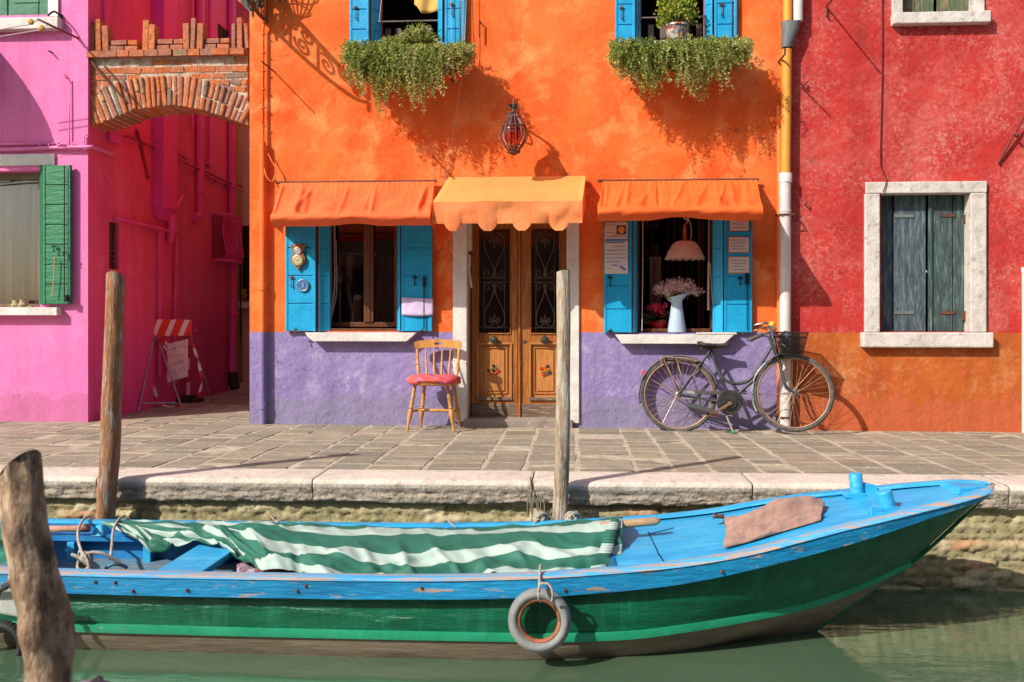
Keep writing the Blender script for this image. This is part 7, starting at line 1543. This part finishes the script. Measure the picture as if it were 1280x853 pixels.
for i in range(NUt):
    for j in range(NVt): a = i * (NVt + 1) + j; tp.face((a, a + NVt + 1, a + NVt + 2, a + 1), .5)
tag(tp.build('tarpaulin', tarm, smooth=True, solid=.004, sub=0), 'green and white striped tarpaulin draped along the middle of the boat', 'tarpaulin')
st = MB(); q = [P(769, 648, -3.6), P(764, 662, -3.72), P(758, 684, -3.86), P(750, 702, -3.95), P(745, 716, -4.02)]; qq = smoothpath(q, 6)
for i in range(len(qq) - 1):
    w0, w1 = .022 + .018 * i / len(qq), .022 + .018 * (i + 1) / len(qq); n0 = len(st.v); st.v += [qq[i] + Vector((-w0, -.02, 0)), qq[i] + Vector((w0, -.02, 0)), qq[i + 1] + Vector((w1, -.02, 0)), qq[i + 1] + Vector((-w1, -.02, 0))]
    for a_, (uu, vv) in enumerate(((0, 0), (1, 0), (1, 0), (0, 0))): st.uv[n0 + a_] = (uu, .3 + .12 * (i + (a_ > 1)) if i < 30 else 0)
    st.face((n0, n0 + 1, n0 + 2, n0 + 3))
tag(st.build('strap', tarm, smooth=True, solid=.004), 'green and white cloth strap hanging over the right end of the tarpaulin', 'strap')
m = MB(); a, b2 = P(750, 658, -3.60), P(826, 651, -3.60); m.tube([a.lerp(b2, s) for s in (0, .3, .6, .9, .95, 1)], [.02, .022, .022, .021, .017, .005], 10); tag(m.build('boom_pole', mat('bare boom wood', (.50, .32, .18), (.38, .22, .12), rough=.7, scale=6, stretch=(1, 6, 6), bump=.3), smooth=True), 'bare wooden boom pole whose pointed tip pokes out of the tarpaulin over the deck', 'pole')
m = MB(); m.tube([P(50, 662, -3.24), P(80, 661, -3.24), P(96, 661, -3.24), P(111, 660, -3.24)], [.022, .018, .02, .026], 10); tag(m.build('oar', mat('pinkish worn wood', (.50, .28, .20), (.36, .16, .10), rough=.7, scale=12, bump=.4), smooth=True), 'short worn wooden oar end lying on the far ledge of the boat', 'oar')
net = MB(); net.grid(lambda u, v: (lambda p: p + Vector((0, .02 * nz(u * 6, v * 6), .05 * nz(u * 5, v * 5, 3) + .03 * math.sin(v * 3.1))))(P(lerp(-40, 64, u), lerp(652 + 20 * u, 704, v), lerp(-3.3, -4.0, v))), 30, 24)
tag(net.build('green_sheet', mat('dark green sheet', (.010, .16, .09), (.02, .22, .14), rough=.5, scale=5, bump=.4), smooth=True, solid=.004), 'dark green sheet bundled in the boat behind the near pole', 'sheet')
ub = MB(); ub.grid(lambda u, v: (lambda p: p + Vector((0, 0, .02 * nz(u * 6, v * 6))))(P(lerp(296, 398, u), lerp(706, 726, v), lerp(-3.75, -4.0, v))), 24, 8); tag(ub.build('bundle', mat('mauve striped bundle', (.36, .26, .30), (.25, .05, .08), rough=.8, scale=9, stretch=(3, 1, 1), thr=(.5, .54), c3=(.7, .66, .66), s3=6, thr3=(.58, .6), bump=.3), smooth=True, solid=.004), 'mauve and white striped bundle tucked under the tarpaulin edge', 'bundle')
def rope(pts, r_, label, cat='rope', k=8, mt=ROPE, name='rope'):
    m = MB(); m.tube(smoothpath(pts, k), r_, 8); return tag(m.build(name, mt, smooth=True), label, cat)
rope([P(112, 645, -3.05), P(104, 650, -3.2), P(98, 662, -3.5), P(98, 676, -3.8), P(102, 690, -3.95), P(104, 700, -3.98)], .0075, 'left grey rope looping over the far gunwale down into the boat')
rope([P(156, 645, -3.05), P(149, 649, -3.2), P(142, 662, -3.5), P(140, 680, -3.75), P(138, 699, -3.9)], .0075, 'right grey rope looping over the far gunwale beside the tarpaulin tip')
kt = [P(102, 694, -3.97)]
m = MB(); m.tube(smoothpath([P(104, 694, -3.96), P(114, 691, -3.95), P(128, 692, -3.94), P(140, 698, -3.92), P(150, 703, -3.9)], 8), .009, 8)
for k in range(5): cxy = P(106, 703, -3.96); m.tube([cxy + Vector(((.035 + .004 * k) * math.cos(a * .5236 + k), .03 * math.sin(a * .5236), (.035 + .01 * (k % 3)) * math.sin(a * .5236 + k * .7))) for a in range(12)], .008, 6, closed=True)
tag(m.build('rope_coil', ROPE, smooth=True), 'knotted coil of grey rope lying inside the boat by the near gunwale', 'rope')
m = MB(); m.tube(smoothpath([P(132, 711, -3.9), P(140, 706, -3.9), P(150, 706, -3.88), P(159, 710, -3.86)], 6), .009, 8)
for (px, py) in ((342, 648), (562, 651)):
    pass
tag(m.build('rope_end', mat('blue grey rope', (.10, .22, .32), bump=.3), smooth=True), 'short blue grey rope end curved on the floorboards near the coil', 'rope')
for px, py, lb_ in ((345, 652, 'thin cord tied over the far gunwale above the tarpaulin crease'), (563, 654, 'thin cord with a small knot over the far gunwale at mid boat')):
    rope([P(px - 6, py - 6, -3.0), P(px - 1, py - 1, -3.12), P(px + 7, py + 6, -3.16)], .004, lb_, 'cord', name='lashing')
for px, lb_ in ((676, 'pale rope knot on the far gunwale left of the bleached pole'), (716, 'pale rope knot on the far gunwale right of the bleached pole')):
    q = P(px, 647, -3.05); m = MB()
    for k in range(3): m.tube([q + Vector((.03 * math.cos(a * .5236) + (k - 1) * .012, .02 * math.sin(a * .5236 + k), .026 * math.sin(a * .5236))) for a in range(12)], .008, 6, closed=True)
    m.tube(smoothpath([q, q + Vector((-.03, -.05, -.02)), q + Vector((-.04, -.09, -.04))], 5), .008, 6); tag(m.build('rope_knot', ROPE, smooth=True), lb_, 'rope')
# tyre fender
tx = P(674.5, 775, -4.24); ty = thing('tyre_fender', 'grey rubber tyre fender with rusty inner rim hanging on the green hull', 'tyre', (tx.x, -4.24, tx.z - .15))
TYG = mat('grey weathered rubber', (.27, .27, .26), (.20, .20, .195), rough=.6, scale=7, c3=(.34, .20, .11), s3=5, thr3=(.64, .74), bump=.25)
cT = Vector((tx.x, -4.245, tx.z)); ax_ = Vector((0, -1, .12)).normalized(); sc_t = 4.26 / F; Ro, Ri = 39.5 * sc_t, 25 * sc_t; q_ = ax_.to_track_quat('Z', 'Y').to_matrix()
rm = (Ro + Ri) / 2; rr_ = (Ro - Ri) / 2; m = MB()
def tor(u, v):
    a, b2 = u * 6.2832, v * 6.2832; w_ = 1.35; gr = 1 - .05 * (abs(math.sin(b2 * 1.0) - .55) < .12) - .05 * (abs(math.sin(b2) - .8) < .08)
    r_ = rm + rr_ * math.cos(b2) * gr; return cT + q_ @ Vector((r_ * math.cos(a), r_ * math.sin(a), rr_ * w_ * math.sin(b2) * gr))
m.grid(tor, 64, 30); m.build('tyre', TYG, ty, smooth=True, weld=.0005)
m = MB(); m.grid(lambda u, v: cT + q_ @ Vector(((Ri + .004 - .012 * math.sin(v * 3.14)) * math.cos(u * 6.2832), (Ri + .004 - .012 * math.sin(v * 3.14)) * math.sin(u * 6.2832), .035 * (v - .35))), 48, 6); m.build('inner_rim', mat('rusty inner rim', (.42, .13, .05), (.22, .08, .04), rough=.8, scale=12, bump=.4), ty, smooth=True, solid=.003)
top_ = P(675, 714, -4.16)
rope([top_ + Vector((0, .06, .012)), top_ + Vector((0, .0, .014)), P(674.5, 724, -4.24), P(674, 735, -4.31), P(673, 745, -4.33), P(676, 752, -4.31)], .006, 'cream rope knotted round the tyre fender and up over the gunwale')
rope([P(673, 739, -4.33), P(676, 730, -4.33), P(686, 731, -4.33), P(691, 741, -4.33), P(690, 752, -4.31)], .006, 'short cream rope loop at the top of the tyre fender')
# outboard side: pale box fender, hoses, second tyre low at the left
cn = thing('jerrycan', 'pale grey plastic canister with black hoses slung on the hull at the left edge', 'canister', P(14, 772, -4.27))
m = MB(); a, b2 = P(0, 731, -4.3), P(33, 771, -4.3); m.hexa([(a.x, -4.33, b2.z + .02), (b2.x, -4.33, b2.z), (b2.x, -4.2, b2.z), (a.x, -4.2, b2.z + .02), (a.x + .02, -4.32, a.z), (b2.x - .01, -4.32, a.z), (b2.x - .01, -4.2, a.z), (a.x + .02, -4.2, a.z)]); m.build('body', mat('pale canister plastic', (.42, .45, .40), (.36, .38, .33), rough=.5, scale=6, c3=(.40, .12, .05), s3=18, thr3=(.68, .72), bump=.15), cn, bevel=.012)
m = MB(); m.tube(smoothpath([P(-10, 742, -4.34), P(4, 736, -4.36), P(14, 731, -4.36), P(26, 733, -4.36), P(40, 740, -4.34)], 6), .014, 8); m.tube(smoothpath([P(22, 732, -4.36), P(23, 744, -4.37), P(26, 756, -4.37), P(32, 757, -4.36), P(33, 745, -4.35)], 6), .010, 8); m.build('hose', BLK, cn, smooth=True)
for k in range(4): m = MB(); q = P(4 + k * 6, 734 - (k % 2) * 3, -4.37); m.tube([q + Vector((.014 * math.cos(a * .785), .004, .018 * math.sin(a * .785))) for a in range(8)], .005, 6, closed=True); m.build('chain_link', STEEL, cn)
rope([P(16, 712, -4.17), P(13, 716, -4.22), P(11.5, 726, -4.3), P(9, 735, -4.36)], .007, 'cream rope holding the pale canister from the gunwale at the left edge')
c2 = P(4, 806, -4.2); m = MB(); Ro2, Ri2 = .115, .075
m.grid(lambda u, v: c2 + Vector((((Ro2 + Ri2) / 2 + .02 * math.cos(v * 6.2832) * (1 - .12 * (math.sin(u * 200) > .3) * (math.cos(v * 6.2832) > .4))) * math.cos(u * 6.2832), .03 * math.sin(v * 6.2832), ((Ro2 + Ri2) / 2 + .02 * math.cos(v * 6.2832) * (1 - .12 * (math.sin(u * 200) > .3) * (math.cos(v * 6.2832) > .4))) * math.sin(u * 6.2832))), 160, 20); tag(m.build('tyre_fender', BLK, smooth=True), 'small black ribbed tyre fender dipping in the water at the left edge', 'tyre')
# cloth on the deck
tw = MB(); s4 = [(893, 656), (978, 632), (1028, 648), (1030, 672), (1020, 676), (908, 692), (905, 680)]
TOW = mat('dusty pink cloth', (.42, .25, .20), (.32, .20, .15), rough=.9, scale=7, c3=(.52, .23, .21), s3=5, thr3=(.56, .68), bump=.35, bs=70)
def towel(u, v):
    top_ = interp([(0, 651), (.06, 649), (.2, 645), (.5, 640), (.62, 632), (.7, 631), (.85, 640), (.97, 642), (1, 650)], u); bot = interp([(0, 693), (.3, 689), (.7, 682), (.95, 675), (1, 668)], u); px = lerp(904, 1026, u) + 3 * math.sin(v * 3) - 3 * nz(v * 3, 4)
    y0, y1 = interp([(0, -3.50), (1, -3.44)], u), interp([(0, -3.98), (1, -3.83)], u); Y = lerp(y0, y1, v); p = P(px, lerp(top_, bot, v), Y); s_, h_ = gwx(p.x); base = s_ + .004
    fold = math.exp(-((v - .32 - .05 * math.sin(u * 3)) / .26) ** 2) * (.050 + .03 * math.exp(-((u - .62) / .2) ** 2)) * min(1, u * 9 + .45) * min(1, (1 - u) * 7 + .15); crease = -.034 * math.exp(-((v - .70 + .28 * max(0, u - .45)) / .045) ** 2) * (1 - u * .6); fl = .030 * math.exp(-((v - .56 + .25 * max(0, u - .5)) / .12) ** 2)
    z = base + fold + fl + crease * .8 + .010 * nz(u * 7, v * 7, 2) + .014 * math.exp(-((v - .85) / .1) ** 2) + .004 * nz(u * 14, v * 9, 6) + .024 * max(0, 1 - abs(nz(u * 1.1 + v * 1.5, v * 3.2, 12)) * 5)
    q = PZ(px, lerp(top_, bot, v), 0); d2 = Vector((0, Y, 0)); return (p.x, Y, max(base, z) if 0 < v < 1 else base)
tw.grid(towel, 70, 48); tag(tw.build('cloth', TOW, smooth=True, solid=.005), 'folded dusty pink cloth lying on the blue fore deck', 'cloth')
m = MB(); q = P(905, 655, -3.52); q.z = gwx(q.x)[0] + .045; m.tube([q, q + Vector((-.05, .0, .0)), q + Vector((-.056, 0, .0))], [.012, .012, .02], 8); tag(m.build('peg', mat('brown peg', (.25, .13, .08)), smooth=True), 'small brown wooden peg sticking out of the left end of the pink cloth', 'peg')
# weeds and frayed rope hanging on the kerb
m = MB(); rg = random.Random(4)
for i in range(9): q = P(661 + i * 2.3, 618 + rg.uniform(-3, 6), KF - .02); m.tube(smoothpath([q, q + Vector((rg.uniform(-.01, .01), -.01, -.06)), q + Vector((rg.uniform(-.02, .02), -.015, -.13 - rg.random() * .07))], 4), .004, 5)
m.tube(smoothpath([P(663, 596, KF - .004), P(664, 610, KF - .012), P(665, 625, KF - .02)], 4), .005, 5); tag(m.build('frayed_rope', mat('mossy rope', (.14, .13, .08), (.22, .18, .12), bump=0)), 'mossy frayed rope dangling at the joint of the kerb stones left of the bleached pole', 'rope')
# tip of another boat below the frame
nb = thing('dinghy', 'grey tip of a small boat just below the frame beside the near pole', 'boat', P(118, 900, -6.3))
m = MB(); c = P(120, 849.5, -6.3)
m.grid(lambda u, v: c + Vector(((u - .5) * .15, -.45 * v, -.012 * (2 * u - 1) ** 2 * 2 - .10 * v * (2 * u - 1) ** 2 - .004 - .02 * v)), 16, 10); m.build('bow_deck', mat('grey mauve deck', (.34, .32, .36), (.27, .26, .3), rough=.5, bump=.1), nb, smooth=True, solid=.01)
m = MB(); m.grid(lambda u, v: c + Vector(((u - .5) * .15, -.45 * 1, -.5 * v)), 4, 4); m.grid(lambda u, v: c + Vector(((u - .5) * .15 * (1 - .3 * v), -.02 - .0 * v + .0, -.03 - .62 * v)), 8, 6); m.build('hull', BLK, nb)
m = MB(); m.tube(smoothpath([c + Vector((-.0, -.2, .005)), c + Vector((.01, -.05, .008)), c + Vector((.015, -.0, .002)), c + Vector((.02, .004, -.1))], 5), .004, 6); m.build('painter_line', ROPE, nb, smooth=True)
